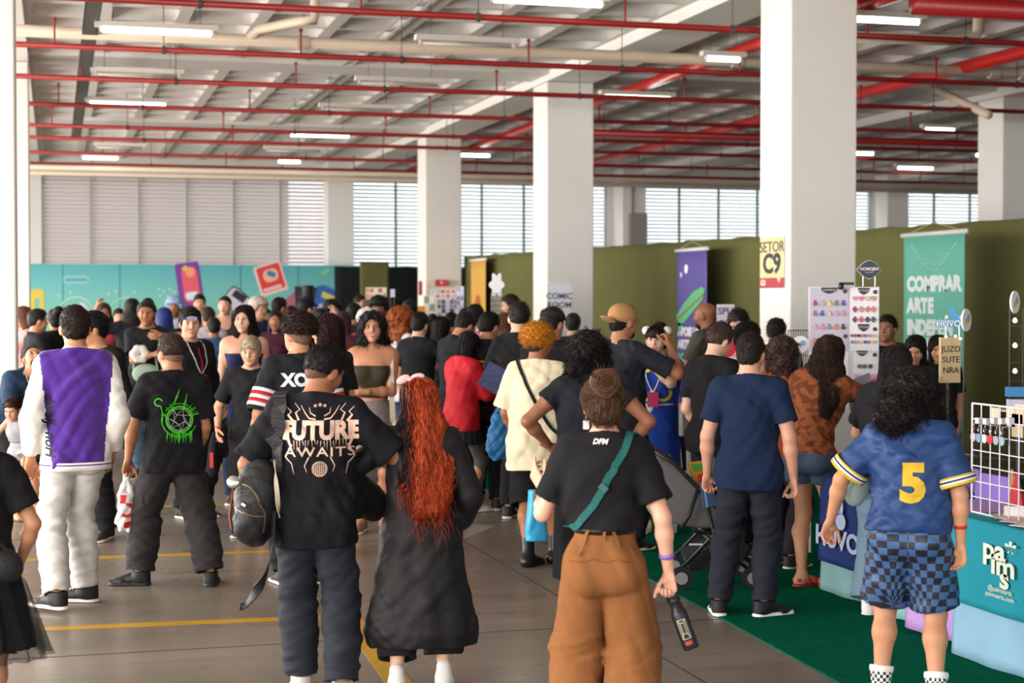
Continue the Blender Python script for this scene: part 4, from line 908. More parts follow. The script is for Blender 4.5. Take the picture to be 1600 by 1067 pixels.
# ---- helper : bands, prints
def band(pts, width, m, parent, name='strap', bv=None, lift=0.005, thick=0.004, nrmfn=None, n=40, closed=False):
    """ribbon through local points, optionally snapped to a surface"""
    P_ = [Vector(p) for p in pts]
    # catmull-rom resample
    out = []; N = len(P_)
    def cr(p0, p1, p2, p3, t): return 0.5 * ((2 * p1) + (p2 - p0) * t + (2 * p0 - 5 * p1 + 4 * p2 - p3) * t * t + (3 * p1 - p0 - 3 * p2 + p3) * t ** 3)
    segs = N if closed else N - 1; per = max(2, n // segs)
    for i in range(segs):
        q = [P_[(i + j) % N] if closed else P_[min(max(i + j, 0), N - 1)] for j in (-1, 0, 1, 2)]
        for k in range(per): out.append(cr(*q, k / per))
    if not closed: out.append(P_[-1])
    cen = sum(P_, Vector()) / N; vs = []; fs = []
    cs, ns = [], []
    for p in out:
        nn = (p - Vector((cen.x, cen.y, p.z)))
        if bv is not None:
            loc, nv, _, dist = bv.find_nearest(p)
            if loc is not None and dist < 0.35: p = loc + nv * lift; nn = nv
        cs.append(p); ns.append(nn.normalized() if nn.length > 1e-5 else Vector((0, -1, 0)))
    k = len(cs)
    for i in range(k):
        a = cs[(i + 1) % k] if (closed or i + 1 < k) else cs[i]; b = cs[i - 1] if (closed or i > 0) else cs[i]
        d = (a - b).normalized(); nn = ns[i]; sd = d.cross(nn).normalized() * width / 2; nn = sd.cross(d).normalized()
        for q in (cs[i] - sd, cs[i] + sd, cs[i] + sd + nn * thick, cs[i] - sd + nn * thick): vs.append(q)
    for i in range(k if closed else k - 1):
        a, b = i * 4, ((i + 1) % k) * 4
        for j in range(4): fs.append((a + j, a + (j + 1) % 4, b + (j + 1) % 4, b + j))
    if not closed: fs += [(0, 3, 2, 1), tuple((k - 1) * 4 + j for j in range(4))]
    mb = MB(); mb.add(vs, fs); return mb.build(name, m, parent, smooth=False)
def project(me, bv, M, dirv, off=0.003, sub=0, maxe=0.02):
    """drape a flat mesh (x,y in metres, thickness z) on a surface: M places it, dirv is the cast direction"""
    bm = bmesh.new(); bm.from_mesh(me); bmesh.ops.triangulate(bm, faces=bm.faces)
    for _ in range(4):
        long_ = [e for e in bm.edges if e.calc_length() > maxe]
        if not long_: break
        bmesh.ops.subdivide_edges(bm, edges=long_, cuts=1); bmesh.ops.triangulate(bm, faces=bm.faces)
    d = Vector(dirv).normalized()
    for v in bm.verts:
        z = v.co.z; p = M @ Vector((v.co.x, v.co.y, 0)); hit, nn, _, _ = bv.ray_cast(p - d * 0.5, d, 1.5)
        v.co = (hit - d * (off + z)) if hit is not None else p - d * (off + z)
    bm.to_mesh(me); bm.free(); return me
def print_text(parent, txt, size, c, z, x=0.0, back=True, bv=None, name='print', Rm=None, rot=0.0, m=None, **k):
    """lettering on the back (or chest) of a garment, in the garment's local frame"""
    me = text_mesh(txt, size, extrude=0.0006, **k); bv = bv or bvh_of(parent)
    if back: M = Matrix.Translation((x, -0.5, z)) @ Matrix.Rotation(PI / 2, 4, 'X') @ Matrix.Rotation(rot, 4, 'Z'); d = (0, 1, 0)
    else: M = Matrix.Translation((x, 0.5, z)) @ Matrix.Rotation(PI, 4, 'Z') @ Matrix.Rotation(PI / 2, 4, 'X') @ Matrix.Rotation(rot, 4, 'Z'); d = (0, -1, 0)
    project(me, bv, M, d); me.name = name; me.materials.clear(); me.materials.append(m or mat('print_' + c, c, 0.7))
    o = bpy.data.objects.new(name, me); C.objects.link(o); o.parent = parent; return o
def print_shape(parent, mb, c, z, x=0.0, back=True, bv=None, name='print', m=None, dirv=None):
    me_o = mb.build(name, m or mat('print_' + c, c, 0.7)); me = me_o.data; bv = bv or bvh_of(parent)
    if back: M = Matrix.Translation((x, -0.5, z)) @ Matrix.Rotation(PI / 2, 4, 'X'); d = (0, 1, 0)
    else: M = Matrix.Translation((x, 0.5, z)) @ Matrix.Rotation(PI, 4, 'Z') @ Matrix.Rotation(PI / 2, 4, 'X'); d = (0, -1, 0)
    project(me, bv, M, dirv or d, off=0.003); me_o.parent = parent; return me_o
def stroke(mb, pts, w0, w1=None, z=0.0006, m=0):
    """flat tapering stroke through 2-D points"""
    n = len(pts); w1 = w0 if w1 is None else w1; vs = []
    for i, (x, y) in enumerate(pts):
        a = pts[min(i + 1, n - 1)]; b = pts[max(i - 1, 0)]; dx, dy = a[0] - b[0], a[1] - b[1]; L = math.hypot(dx, dy) or 1; w_ = (w0 + (w1 - w0) * i / max(1, n - 1)) / 2
        vs += [(x - dy / L * w_, y + dx / L * w_, z), (x + dy / L * w_, y - dx / L * w_, z)]
    mb.add(vs, [(2 * i, 2 * i + 1, 2 * i + 3, 2 * i + 2) for i in range(n - 1)], m)
def disc2(mb, x, y, r0, r1=0.0, n=24, z=0.0006, m=0, sx=1.0, a0=0.0, a1=2 * PI):
    vs = []; 
    for i in range(n + 1):
        t = a0 + (a1 - a0) * i / n; vs += [(x + sx * r0 * math.cos(t), y + r0 * math.sin(t), z), (x + sx * r1 * math.cos(t), y + r1 * math.sin(t), z)]
    mb.add(vs, [(2 * i, 2 * i + 2, 2 * i + 3, 2 * i + 1) for i in range(n)], m)
def place(o, px, py, yaw, d=None, label='', group=None, z=0.0):
    """stand a person at the photo pixel (feet midpoint) or at distance d; yaw 0 = seen from behind"""
    p = ground(px, py) if d is None else atd(px, 470, d)
    o.location = (p.x, p.y, z); o.rotation_euler.z = -PSI + R(yaw) - math.atan((px - 800) / F_PX) * 1.0
    tag(o, label, 'person', group); return o
def carry(o, owner_obj, label, cat, group=None):
    """a held or worn bag modelled in its carrier's frame becomes a thing of its own"""
    M = Matrix.Translation(owner_obj.location) @ Matrix.Rotation(owner_obj.rotation_euler.z, 4, 'Z')
    o.matrix_world = M @ o.matrix_basis; tag(o, label, cat, group); return o
# ================================================================ THE PEOPLE NEARBY
print('T setting', time.time() - T0)
def checker_mat(name, c1, c2, size):
    if name in _mats: return _mats[name]
    m = bpy.data.materials.new(name); m.use_nodes = True; nt = m.node_tree; b = nt.nodes['Principled BSDF']; L = nt.links
    uv = nt.nodes.new('ShaderNodeUVMap'); ck_ = nt.nodes.new('ShaderNodeTexChecker'); ck_.inputs['Scale'].default_value = 1 / size
    ck_.inputs['Color1'].default_value = (*hexc(c1), 1); ck_.inputs['Color2'].default_value = (*hexc(c2), 1)
    L.new(uv.outputs[0], ck_.inputs['Vector']); L.new(ck_.outputs[0], b.inputs['Base Color']); b.inputs['Roughness'].default_value = 0.55; _mats[name] = m; return m
def uv_wrap(o, cx, cy, rad, z0=0.0, legs_=False):
    me = o.data; uvl = me.uv_layers.new(name='UVMap'); n = len(me.vertices); co = np.empty(n * 3); me.vertices.foreach_get('co', co); co = co.reshape(-1, 3)
    th = np.arctan2(co[:, 0] - cx, -(co[:, 1] - cy)); u = th * rad; v = co[:, 2] - z0
    if legs_: cx_ = np.sign(co[:, 0] - cx) * 0.075; th = np.arctan2(co[:, 0] - cx - cx_, -(co[:, 1] - cy)); u = cx_ + th * 0.085; rad = 0.085
    li = np.empty(len(me.loops), np.int32); me.loops.foreach_get('vertex_index', li)
    u = u[li]; v = v[li]; k = 4; uu = u.reshape(-1, k); d = uu.max(1) - uu.min(1) > PI * rad; uu[d] = np.where(uu[d] < 0, uu[d] + 2 * PI * rad, uu[d])
    uvl.data.foreach_set('uv', np.stack([uu.ravel() + 50, v + 50], -1).astype(f32).ravel())
M_blk = fabric('17161a'); M_blk2 = fabric('1d1c1f', bump=0.3)
def wristband(K, s_, c, parent, w=0.016, name='wristband', r=0.0185, t=0.10):
    H = K['H']; wr, el = K['w' + s_], K['e' + s_]; d = nrm(el - wr); a = nrm(np.cross(d, (0.3, 1, 0.2))); b = np.cross(d, a); mb = MB(); n = 20; vs = []; fs = []
    p = wr + d * t * 0.25 * H
    prof = ((0, r), (0, r + 0.0018 / H), (1, r + 0.0018 / H), (1, r))
    for i in range(n):
        q = 2 * PI * i / n
        for (x, rr) in prof: vs.append(p + d * x * w + (a * math.cos(q) + b * math.sin(q)) * rr * H)
    for i in range(n):
        for j in range(4): fs.append((i * 4 + j, i * 4 + (j + 1) % 4, ((i + 1) % n) * 4 + (j + 1) % 4, ((i + 1) % n) * 4 + j))
    mb.add(vs, fs); return mb.build(name, mat('band_' + c, c, 0.5), parent, smooth=True)
def collar(K, m, parent, r=0.040, z=0.012, w=0.02, name='collar', tilt=0.30, mats=None):
    H = K['H']; c = K['nb'] + K['Rc'] @ V3(0, 0.002, z) * H; X = K['Rc'] @ V3(1, 0, 0); Y = nrm(K['Rc'] @ V3(0, 1, -tilt)); Z = np.cross(X, Y); vs = []; fs = []; n = 28
    for i in range(n):
        q = 2 * PI * i / n
        for (rr, zz) in ((r * 1.12, -w * 0.5), (r * 1.16, -w * 0.45), (r * 1.0, w * 0.5), (r * 0.95, w * 0.5)): vs.append(c + (X * math.cos(q) + Y * math.sin(q) * 0.9) * rr * H + Z * zz)
    for i in range(n):
        for j in range(4): fs.append((i * 4 + j, i * 4 + (j + 1) % 4, ((i + 1) % n) * 4 + (j + 1) % 4, ((i + 1) % n) * 4 + j))
    return MB().add(vs, fs).build(name, m, parent, smooth=True)

# ---- 1 man in purple and white varsity jacket
K = skeleton(1.86, 0, 0.98, head=(0, 4, 0), fl=(-0.075, -0.09, 0.055), fr=(0.035, 0.06, 0.045), tl=35, tr=62, wl=(-0.045, 0.03, -0.308), wr=(0.02, 0.04, -0.30), kr=(-0.35, 1, 0), kl=(-0.3, 1, 0), hl=dict(curl=0.7, palm=(0.6, -0.8, 0), thumb=0.6), hr=dict(curl=0.6))
P1 = o = make_body(K, 'b98058', 0)
hair(K, 'short', '261a15', 0, o, vol=0.9, nape=-0.034)
hair_fade = hair(K, 'buzz', '5c4233', 0, o, nape=-0.054, front=0.045, n=0.0)
pp, pw = fabric('4a2483', 0.8, sheen=0.3), fabric('e4ded6', 0.6)
def jk(P_, K):
    d = np.minimum(1e9, 0 * P_[:, 0]); mi = np.zeros(len(P_), int)
    for s_ in 'lr':
        sg = -1 if s_ == 'l' else 1; v = P_ - K['sh' + s_]; q = v @ (K['Rc'] @ V3(sg * 1, 0, -0.10)); mi[(q > 0.030) & (P_[:, 2] < K['sh' + s_][2] + 0.2)] = 1
    return mi
t = top(K, 'jacket', None, 0, o, sleeve=1.86, loose=0.012, e=0.012, hem=0.468, neck=0.016, mats=[pp, pw], paint=jk, wr=0.012)
bvJ = bvh_of(t)
def ring_of(K, bv, z, w, m, parent, name, r=0.30, lift=0.004, cx=None, cy=None, n=48):
    cx = K['pel'][0] if cx is None else cx; cy = K['pel'][1] if cy is None else cy; pts = []
    for i in range(n):
        a = 2 * PI * i / n; d = Vector((math.cos(a), math.sin(a), 0)); hit, nn, _, _ = bv.ray_cast(Vector((cx, cy, z)) + d * r, -d, r)
        pts.append(hit if hit is not None else Vector((cx, cy, z)) + d * 0.15)
    P_ = np.array([tuple(p) for p in pts]); rad = np.hypot(P_[:, 0] - cx, P_[:, 1] - cy); rad = np.convolve(np.concatenate([rad[-3:], rad, rad[:3]]), np.ones(7) / 7, 'valid')
    vs, fs = [], []
    for i in range(n):
        a = 2 * PI * i / n
        for (dz, dr) in ((-w / 2, lift), (-w / 2, lift + 0.005), (w / 2, lift + 0.005), (w / 2, lift)): vs.append((cx + math.cos(a) * (rad[i] + dr), cy + math.sin(a) * (rad[i] + dr), z + dz))
    for i in range(n):
        for j in range(4): fs.append((i * 4 + j, i * 4 + (j + 1) % 4, ((i + 1) % n) * 4 + (j + 1) % 4, ((i + 1) % n) * 4 + j))
    return MB().add(vs, fs).build(name, m, parent, smooth=True)
zj = 0.468 * 1.86
ring_of(K, bvJ, zj + 0.012, 0.05, fabric('e9e4dc'), t, 'hem_band'); ring_of(K, bvJ, zj + 0.022, 0.007, pp, t, 'hem_stripe', lift=0.007); ring_of(K, bvJ, zj - 0.010, 0.010, pp, t, 'hem_stripe', lift=0.007)
collar(K, fabric('e9e4dc'), t, 0.043, 0.014, 0.035); collar(K, pp, t, 0.0445, 0.014, 0.008, name='collar_stripe')
for s_ in 'lr':
    wristband(K, s_, 'e9e4dc', t, 0.045, 'cuff', r=0.026, t=0.28); wristband(K, s_, '4a2483', t, 0.008, 'cuff_stripe', r=0.0272, t=0.22)
m_ = mat('print_dark', '1c1a1d', 0.7)
me = text_mesh('dwelJ  noH', 0.085, bold=0.002, extrude=0.0006, shear=0.25); Mx = Matrix.Translation((-0.225, -0.5, 1.14)) @ Matrix.Rotation(PI / 2, 4, 'X') @ Matrix.Rotation(-PI / 2, 4, 'Z')
project(me, bvJ, Mx, (0.15, 1, 0)); me.materials.clear(); me.materials.append(m_); oo = bpy.data.objects.new('sleeve_lettering', me); C.objects.link(oo); oo.parent = t
leg_cloth(K, 'trousers', fabric('cbc7c3', 0.8), 0, o, fit='straight', r=(0.053, 0.042, 0.035), length=0.99, seed=4, wr=0.011)
shoes(K, 0, o, up='18171a', sole='e9e4da', lace='f4f0ea', name='sneaker')
place(o, 120, 946, 6, label='tall person seen from behind in a purple jacket with white sleeves and white trousers')
# ---- 2 man with green print
K = skeleton(1.67, 0, 1.04, head=(28, 6, 0), fl=(-0.13, 0.05, 0.045), fr=(0.145, -0.03, 0.045), tl=75, tr=-12, wl=(-0.07, 0.05, -0.30), wr=(0.0, 0.09, -0.29), hl=dict(curl=0.95, palm=(0.5, -0.7, 0), thumb=0.8), kl=(-0.4, 1, 0), kr=(0.2, 1, 0))
o = make_body(K, 'b07a58', 0)
hair(K, 'quiff', '3c2d24', 0, o, vol=0.75, nape=-0.006); hair(K, 'buzz', '7d5c47', 0, o, nape=-0.048, front=0.03, n=0.0)
t = top(K, 't_shirt', M_blk, 0, o, sleeve=0.80, loose=0.022, e=0.012, hem=0.455, neck=0.012, seed=3, wr=0.012)
bv = bvh_of(t); g1 = MB()
zc = 1.12
disc2(g1, 0, 0, 0.092, 0.078, 36); disc2(g1, 0, 0, 0.108, 0.103, 36, a0=0.5, a1=2.6); disc2(g1, 0, 0, 0.118, 0.112, 36, a0=3.0, a1=5.9)
rg = random.Random(2)
for i in range(26):
    x = rg.uniform(-0.085, 0.085); stroke(g1, [(x, -0.075 - rg.random() * 0.02), (x + rg.uniform(-.01, .01), -0.11 - rg.random() * 0.05)], 0.007, 0.002)
for i in range(14):
    a = rg.uniform(0.2, 2.9); stroke(g1, [(0.09 * math.cos(a), 0.09 * math.sin(a)), (0.13 * math.cos(a) + .005, 0.125 * math.sin(a))], 0.006, 0.002)
stroke(g1, [(-.04, .10), (-.01, .165), (.0, .20)], 0.014, 0.003); stroke(g1, [(.03, .09), (.045, .14), (.05, .17)], 0.012, 0.002)
disc2(g1, -0.135, 0.115, 0.028, 0.020, 20, a0=0.4, a1=5.2); stroke(g1, [(-0.122, 0.09), (-0.108, 0.04), (-0.112, -0.02)], 0.008, 0.004)
print_shape(t, g1, '3fc21f', zc, 0.035, bv=bv, name='green_print')
g2 = MB(); pts = [(0.078 * math.cos(a), 0.078 * math.sin(a)) for a in [k * PI / 3.5 + 0.3 for k in range(7)]]; inn = [(0.036 * math.cos(a), 0.036 * math.sin(a)) for a in [k * 2 * PI / 5 + 0.9 for k in range(5)]]
for i in range(7): stroke(g2, [pts[i], pts[(i + 1) % 7]], 0.0035); stroke(g2, [pts[i], inn[(i * 5 // 7) % 5]], 0.0028); stroke(g2, [pts[i], inn[(i * 5 // 7 + 1) % 5]], 0.0028)
for i in range(5): stroke(g2, [inn[i], inn[(i + 1) % 5]], 0.003)
print_shape(t, g2, 'bcd6b4', zc, 0.035, bv=bv, name='pale_wireframe_print')
leg_cloth(K, 'trousers', fabric('302c2d', 0.8), 0, o, fit='loose', r=(0.062, 0.054, 0.047), length=0.97, seed=9, wr=0.012)
H = K['H']
for sg, s_ in ((-1, 'l'), (1, 'r')):
    c = (K['hp' + s_] + K['k' + s_]) / 2 + V3(sg * 0.066, -0.01, -0.07)
    solid('cargo_pocket', [Ell(c, (0.03, 0.07, 0.09), None, 0.01), Ell(c + V3(0, 0, 0.07), (0.034, 0.075, 0.02), None, 0.01)], 0.012, [fabric('302c2d')], o)
shoes(K, 0, o, up='151516', sole='1c1c1d', lace='2b2b2b', kind='chunky', name='trainer')
place(o, 271, 915, 4, label='person seen from behind in a black tee with a neon green emblem, black cargo trousers'); P2 = o
# plastic bag
hb = K['wl'] + nrm(K['wl'] - K['el']) * 0.10
bg_ = MB(); 
def bag_mesh(name, top_, w_, h_, dp, m, hand=0.16, seed=1, flare=1.25, parent=None):
    P_ = [Loft(top_ + V3(0, 0, -hand), top_ + V3(0, 0, -hand - h_), V3(1, 0.2, 0), [0, 0.15, 0.8, 1], [w_ * 0.30, w_ * 0.42, w_ * 0.5 * flare, w_ * 0.42], [dp * 0.3, dp * 0.45, dp * 0.55, dp * 0.4], 0.01),
          Cone(top_ + V3(0, 0.0, 0.0), top_ + V3(-w_ * 0.25, 0, -hand - 0.02), 0.008, 0.028, 0.01), Cone(top_, top_ + V3(w_ * 0.25, 0, -hand - 0.02), 0.008, 0.028, 0.01)]
    return solid(name, P_, 0.006, [m], parent, warps=[wrinkle(0.012, 40, 30, seed, sharp=0.6)])
o2 = bag_mesh('plastic_bag', hb + V3(-0.0, 0, 0.01), 0.12, 0.25, 0.10, mat('bag_film', 'dfdad8', 0.3, alpha=0.9), hand=0.14, flare=1.2)
bvb = bvh_of(o2); g = MB(); disc2(g, 0, 0, 0.05, 0.028, 24, a0=-2.4, a1=1.8); g.add([(-.045, .045, .0006), (-.012, .045, .0006), (-.005, .10, .0006), (-.045, .10, .0006)], [(0, 1, 2, 3)]); g.add([(-.02, -.12, .0006), (.03, -.115, .0006), (.035, -.07, .0006), (-.02, -.08, .0006)], [(0, 1, 2, 3)])
me = g.build('red_print', mat('print_c8281f', 'c8281f', 0.4)); me.data.transform(Matrix.Identity(4)); project(me.data, bvb, Matrix.Translation((hb[0], hb[1] - 0.4, hb[2] - 0.24)) @ Matrix.Rotation(PI / 2, 4, 'X'), (0, 1, 0)); me.parent = o2
carry(o2, P2, 'white plastic shopping bag with a red print held by the green emblem person', 'bag')

# ---- 3 man with the FUTURE tee
K = skeleton(1.70, 0, 1.06, lean=3, side=2, head=(-42, 22, 6), hip=(-0.01, 0, 0), fl=(-0.052, 0.06, 0.045), fr=(0.070, -0.02, 0.045), tl=8, tr=-10, wl=(-0.075, 0.035, -0.285), el=(-1, -0.6, 0), wr=(0.035, 0.135, -0.150), er=(1.0, -0.9, -0.1), hr=dict(curl=0.6, palm=(-1, 0, 0)), hl=dict(curl=0.5))
P3 = o = make_body(K, '9a6446', 0)
hair(K, 'short', '191313', 0, o, vol=0.8, nape=-0.012, n=1.3); hair(K, 'buzz', '57392a', 0, o, nape=-0.046, n=0.0)
t = top(K, 't_shirt', fabric('141318'), 0, o, sleeve=0.92, loose=0.018, e=0.012, hem=0.435, neck=0.012, seed=12, wr=0.012)
bv = bvh_of(t); zc = 1.29; xf = 0.02
mp_ = mat('print_f0cdb8', 'dfb9a4', 0.7)
print_text(t, 'FUTURE', 0.115, 'dfb9a4', zc, xf, bv=bv, m=mp_, bold=0.006, sx=0.86, name='future_lettering')
print_text(t, 'AWAITS', 0.062, 'dfb9a4', zc - 0.098, xf, bv=bv, m=mp_, bold=0.0006, sx=1.3, name='awaits_lettering', spacing=1.15)
g = MB(); rg = random.Random(5)
for sg in (-1, 1):
    stroke(g, [(sg * 0.125, 0.045), (sg * 0.15, 0.075), (sg * 0.135, 0.09), (sg * 0.16, 0.115)], 0.012, 0.002); stroke(g, [(sg * 0.10, 0.05), (sg * 0.115, 0.085), (sg * 0.095, 0.10), (sg * 0.12, 0.13)], 0.01, 0.002)
    stroke(g, [(sg * 0.02, 0.055), (sg * 0.05, 0.06), (sg * 0.07, 0.085), (sg * 0.09, 0.12)], 0.008, 0.002); stroke(g, [(sg * 0.02, 0.07), (sg * 0.045, 0.085), (sg * 0.05, 0.11)], 0.006, 0.002)
    stroke(g, [(sg * 0.155, 0.04), (sg * 0.150, -0.03), (sg * 0.13, -0.085)], 0.022, 0.008)
    stroke(g, [(sg * 0.13, -0.06), (sg * 0.16, -0.12), (sg * 0.13, -0.15), (sg * 0.12, -0.20)], 0.010, 0.002)
    stroke(g, [(sg * 0.05, -0.12), (sg * 0.07, -0.16), (sg * 0.06, -0.19)], 0.006, 0.002)
for k in (-1, 0, 1):
    x = k * 0.022; y = 0.118 + (0.004 if k == 0 else 0); r1 = 0.009 if k else 0.012
    for j in range(5): a = j * 2 * PI / 5 + PI / 2; stroke(g, [(x, y), (x + r1 * math.cos(a), y + r1 * math.sin(a))], 0.006, 0.0008)
for i in range(18):
    x = -0.12 + 0.24 * i / 17; y = -0.035 - rg.random() * 0.01; stroke(g, [(x, y), (x + rg.uniform(-.005, .005), y - rg.uniform(.02, .05))], 0.004, 0.001)
disc2(g, 0, -0.175, 0.036, 0.033, 24)
for i in range(-3, 4):
    w_ = math.sqrt(max(0, 1 - (i / 4) ** 2)) * 0.034; stroke(g, [(-w_, -0.175 + i * 0.009), (w_, -0.175 + i * 0.009)], 0.0022); stroke(g, [(i * 0.009, -0.175 - w_), (i * 0.009 * 1.05, -0.175 + w_)], 0.0022)
print_shape(t, g, 'c', zc, xf, bv=bv, m=mp_, name='ornament_print')
leg_cloth(K, 'jeans', mat('denim_dark', '1d212a', 0.85, bump=0.3, bscale=300, var=0.22, vscale=9), 0, o, fit='straight', r=(0.055, 0.044, 0.037), length=0.98, seed=21, wr=0.011)
shoes(K, 0, o, up='c9c2bb', sole='e9e4da', lace='e9e4dc', name='sneaker')
place(o, 497, 1092, -4, label='person in a black FUTURE AWAITS tee and dark jeans, beside the long-haired redhead')
# backpack on his left shoulder
sh = K['shl']; c = V3(-0.275, -0.09, 0.94)
Rb = roty(0.10) @ rotz(0.5)
M_pack = mat('pack_nylon', '1b1a1c', 0.5, bump=0.4, bscale=120)
pk = solid('backpack', [Ell(c, (0.105, 0.085, 0.20), Rb, 0.03), Ell(c + V3(0, 0, 0.10), (0.09, 0.07, 0.11), Rb, 0.04), Ell(c + V3(-0.02, -0.05, -0.07), (0.085, 0.07, 0.11), Rb, 0.025)], 0.009, [M_pack], None, warps=[wrinkle(0.010, 40, 30, 4)])
bvp = bvh_of(pk)
band([c + V3(-0.06, -0.08, 0.11), c + V3(0.0, -0.13, 0.08), c + V3(0.05, -0.11, -0.02), c + V3(0.055, -0.10, -0.12)], 0.008, mat('zip_brass', '6a5a42', 0.4, metal=0.5), pk, 'zipper', bvp, 0.002, 0.003)
band([c + V3(-0.09, -0.05, 0.0), c + V3(-0.03, -0.12, -0.03), c + V3(0.05, -0.11, -0.04)], 0.007, mat('zip_brass', '6a5a42'), pk, 'zipper', bvp, 0.002, 0.003)
MB().tube([c + V3(-0.02, 0.02, 0.20), c + V3(-0.03, 0.0, 0.245), c + V3(0.0, 0.0, 0.26), c + V3(0.03, 0.02, 0.245), c + V3(0.03, 0.03, 0.20)], 0.008, 8).build('top_loop', M_pack, pk, smooth=True)
band([c + V3(0.06, -0.05, 0.16), V3(-0.205, -0.13, 1.20), V3(-0.185, -0.15, 1.33), V3(-0.175, -0.11, 1.42), V3(-0.17, -0.02, 1.445), V3(-0.165, 0.09, 1.38)], 0.062, M_pack, pk, 'shoulder_strap', bvh_of(t), 0.006, 0.010, n=50)
band([c + V3(0.08, -0.07, -0.02), c + V3(0.07, -0.10, -0.22), c + V3(0.02, -0.12, -0.36), c + V3(-0.03, -0.12, -0.44), c + V3(-0.07, -0.12, -0.46)], 0.045, M_pack, pk, 'hanging_strap', None, 0, 0.006, n=30)
band([c + V3(0.09, -0.06, 0.22), c + V3(0.10, -0.07, 0.05), c + V3(0.105, -0.06, -0.05)], 0.022, mat('strap_sand', 'b3a78e', 0.8), pk, 'webbing_strap', None, 0, 0.004)
MB().lathe([(0.004, -0.012), (0.028, -0.012), (0.030, -0.006), (0.030, 0.006), (0.026, 0.012), (0.004, 0.012)], 20, M=Matrix.Translation(c + V3(-0.10, -0.09, 0.12)) @ Matrix.Rotation(PI / 2.3, 4, 'X')).build('keyring_tin', mat('tin', 'cfcac4', 0.2, metal=0.9), pk, smooth=True)
for dx, dz, cc in ((-0.115, 0.05, '2a2624'), (-0.12, -0.03, 'a4552f'), (-0.115, -0.05, '2a2624')):
    MB().tube([c + V3(-0.10, -0.09, 0.10), c + V3(dx, -0.09, dz), c + V3(dx + 0.01, -0.09, dz - 0.07)], 0.005, 6).build('charm_cord', mat('cord_' + cc, cc, 0.8), pk)
MB().cbox((0, 0, 0), 0.022, 0.004, 0.012, M=Matrix.Translation(c + V3(-0.05, -0.135, 0.02)) @ Matrix.Rotation(0.5, 4, 'Y')).build('white_tag', mat('tag_white', 'dedad6', 0.6), pk)
carry(pk, P3, 'black nylon backpack with brass zippers hanging from the shoulder of the FUTURE AWAITS person', 'backpack')
MB().tube([tuple(K['w' + 'l'] + V3(0, 0, -0.03))] + [tuple(K['w' + 'l'] + V3(0.02, 0, -0.05))], 0.004).build('bracelet', mat('cord_a4552f', 'a4552f', 0.8), P3)

# ---- 4 redhead in the long black coat
K = skeleton(1.52, 1, 1.10, head=(6, 4, -3), fl=(-0.075, -0.05, 0.05), fr=(0.075, 0.03, 0.045), tl=4, tr=-6, wl=(-0.07, 0.10, -0.20), el=(-1, -0.3, 0), wr=(0.02, 0.12, -0.22), hl=dict(curl=0.7))
P4 = o = make_body(K, 'd8a98c', 0, feet=True); H = K['H']
t = top(K, 'coat', fabric('1b191a', 0.55, sheen=0.0), 0, o, sleeve=1.85, loose=0.045, e=0.020, hem=0.40, seed=31, wr=0.013, taper=1) if False else top(K, 'coat', fabric('1c1a1b', 0.5), 0, o, sleeve=1.86, loose=0.05, e=0.022, hem=0.36, seed=31, wr=0.014, kz=12, kh=26, extra=[Loft(K['sc'] + V3(0, -0.005, -0.02), V3(K['pel'][0] + 0.005, -0.01, 0.165 * H), V3(1, 0, 0), [0, 0.2, 0.5, 0.75, 0.93, 1], [0.13, 0.15, 0.195, 0.245, 0.275, 0.268], [0.08, 0.105, 0.135, 0.165, 0.18, 0.175], 0.02, fold=0.035, nf=7, ph=1.0, fpow=0.8)]) 
V_ = None
# the coat keeps its full length : second hem cut lower
def coat(K, seed=31):
    H = K['H']; e = 0.022; P = torso_prims(K, e) + [Loft(K['sc'] + V3(0, -0.005, -0.02), V3(K['pel'][0] + 0.005, -0.01, 0.165 * H), V3(1, 0, 0), [0, 0.2, 0.5, 0.75, 0.93, 1], [0.125, 0.15, 0.19, 0.240, 0.268, 0.255], [0.08, 0.105, 0.135, 0.165, 0.18, 0.17], 0.03, fold=0.035, nf=6, ph=1.4, fpow=0.8)]
    for s_ in 'lr':
        P.append(Cone(K['sh' + s_], K['e' + s_], 0.058, 0.062, 0.02)); P.append(Cone(K['e' + s_], K['w' + s_] + nrm(K['w' + s_] - K['e' + s_]) * 0.02, 0.062, 0.078, 0.015)); P.append(Cone(K['e' + s_] + V3(0, -0.01, -0.03), (K['e' + s_] + K['w' + s_]) / 2 + V3(0, -0.01, -0.10), 0.05, 0.045, 0.03))
    return solid('coat', P, 0.0095, [fabric('1c1a1b', 0.5)], None, warps=[wrinkle(0.011, 24, 9, seed, sharp=0.3), wrinkle(0.006, 40, 30, seed + 2)], cuts=[plane(K['nb'] + V3(0, 0, 0.012) * H, V3(0, 0.3, 1))])
bpy.data.objects.remove(t); t = coat(K); t.parent = o
bvc = bvh_of(t)
band([V3(0.095, -0.16, 0.92), V3(0.10, -0.2, 0.75), V3(0.105, -0.22, 0.5), V3(0.105, -0.22, 0.32)], 0.006, mat('seam_black', '0d0c0d', 0.7), t, 'seam', bvc, 0.001, 0.002)
def redp(P_, K):
    return (P_[:, 0] < (-0.020 - 0.02 * np.sin(P_[:, 2] * 14))).astype(int)
hr = hair(K, 'wavy', '8e2c12', 0, o, length=0.345, vol=1.12, seed=6, c2='181112', paint=redp, n=0.0, side_shift=0.035, wid=0.070, back=0.085)
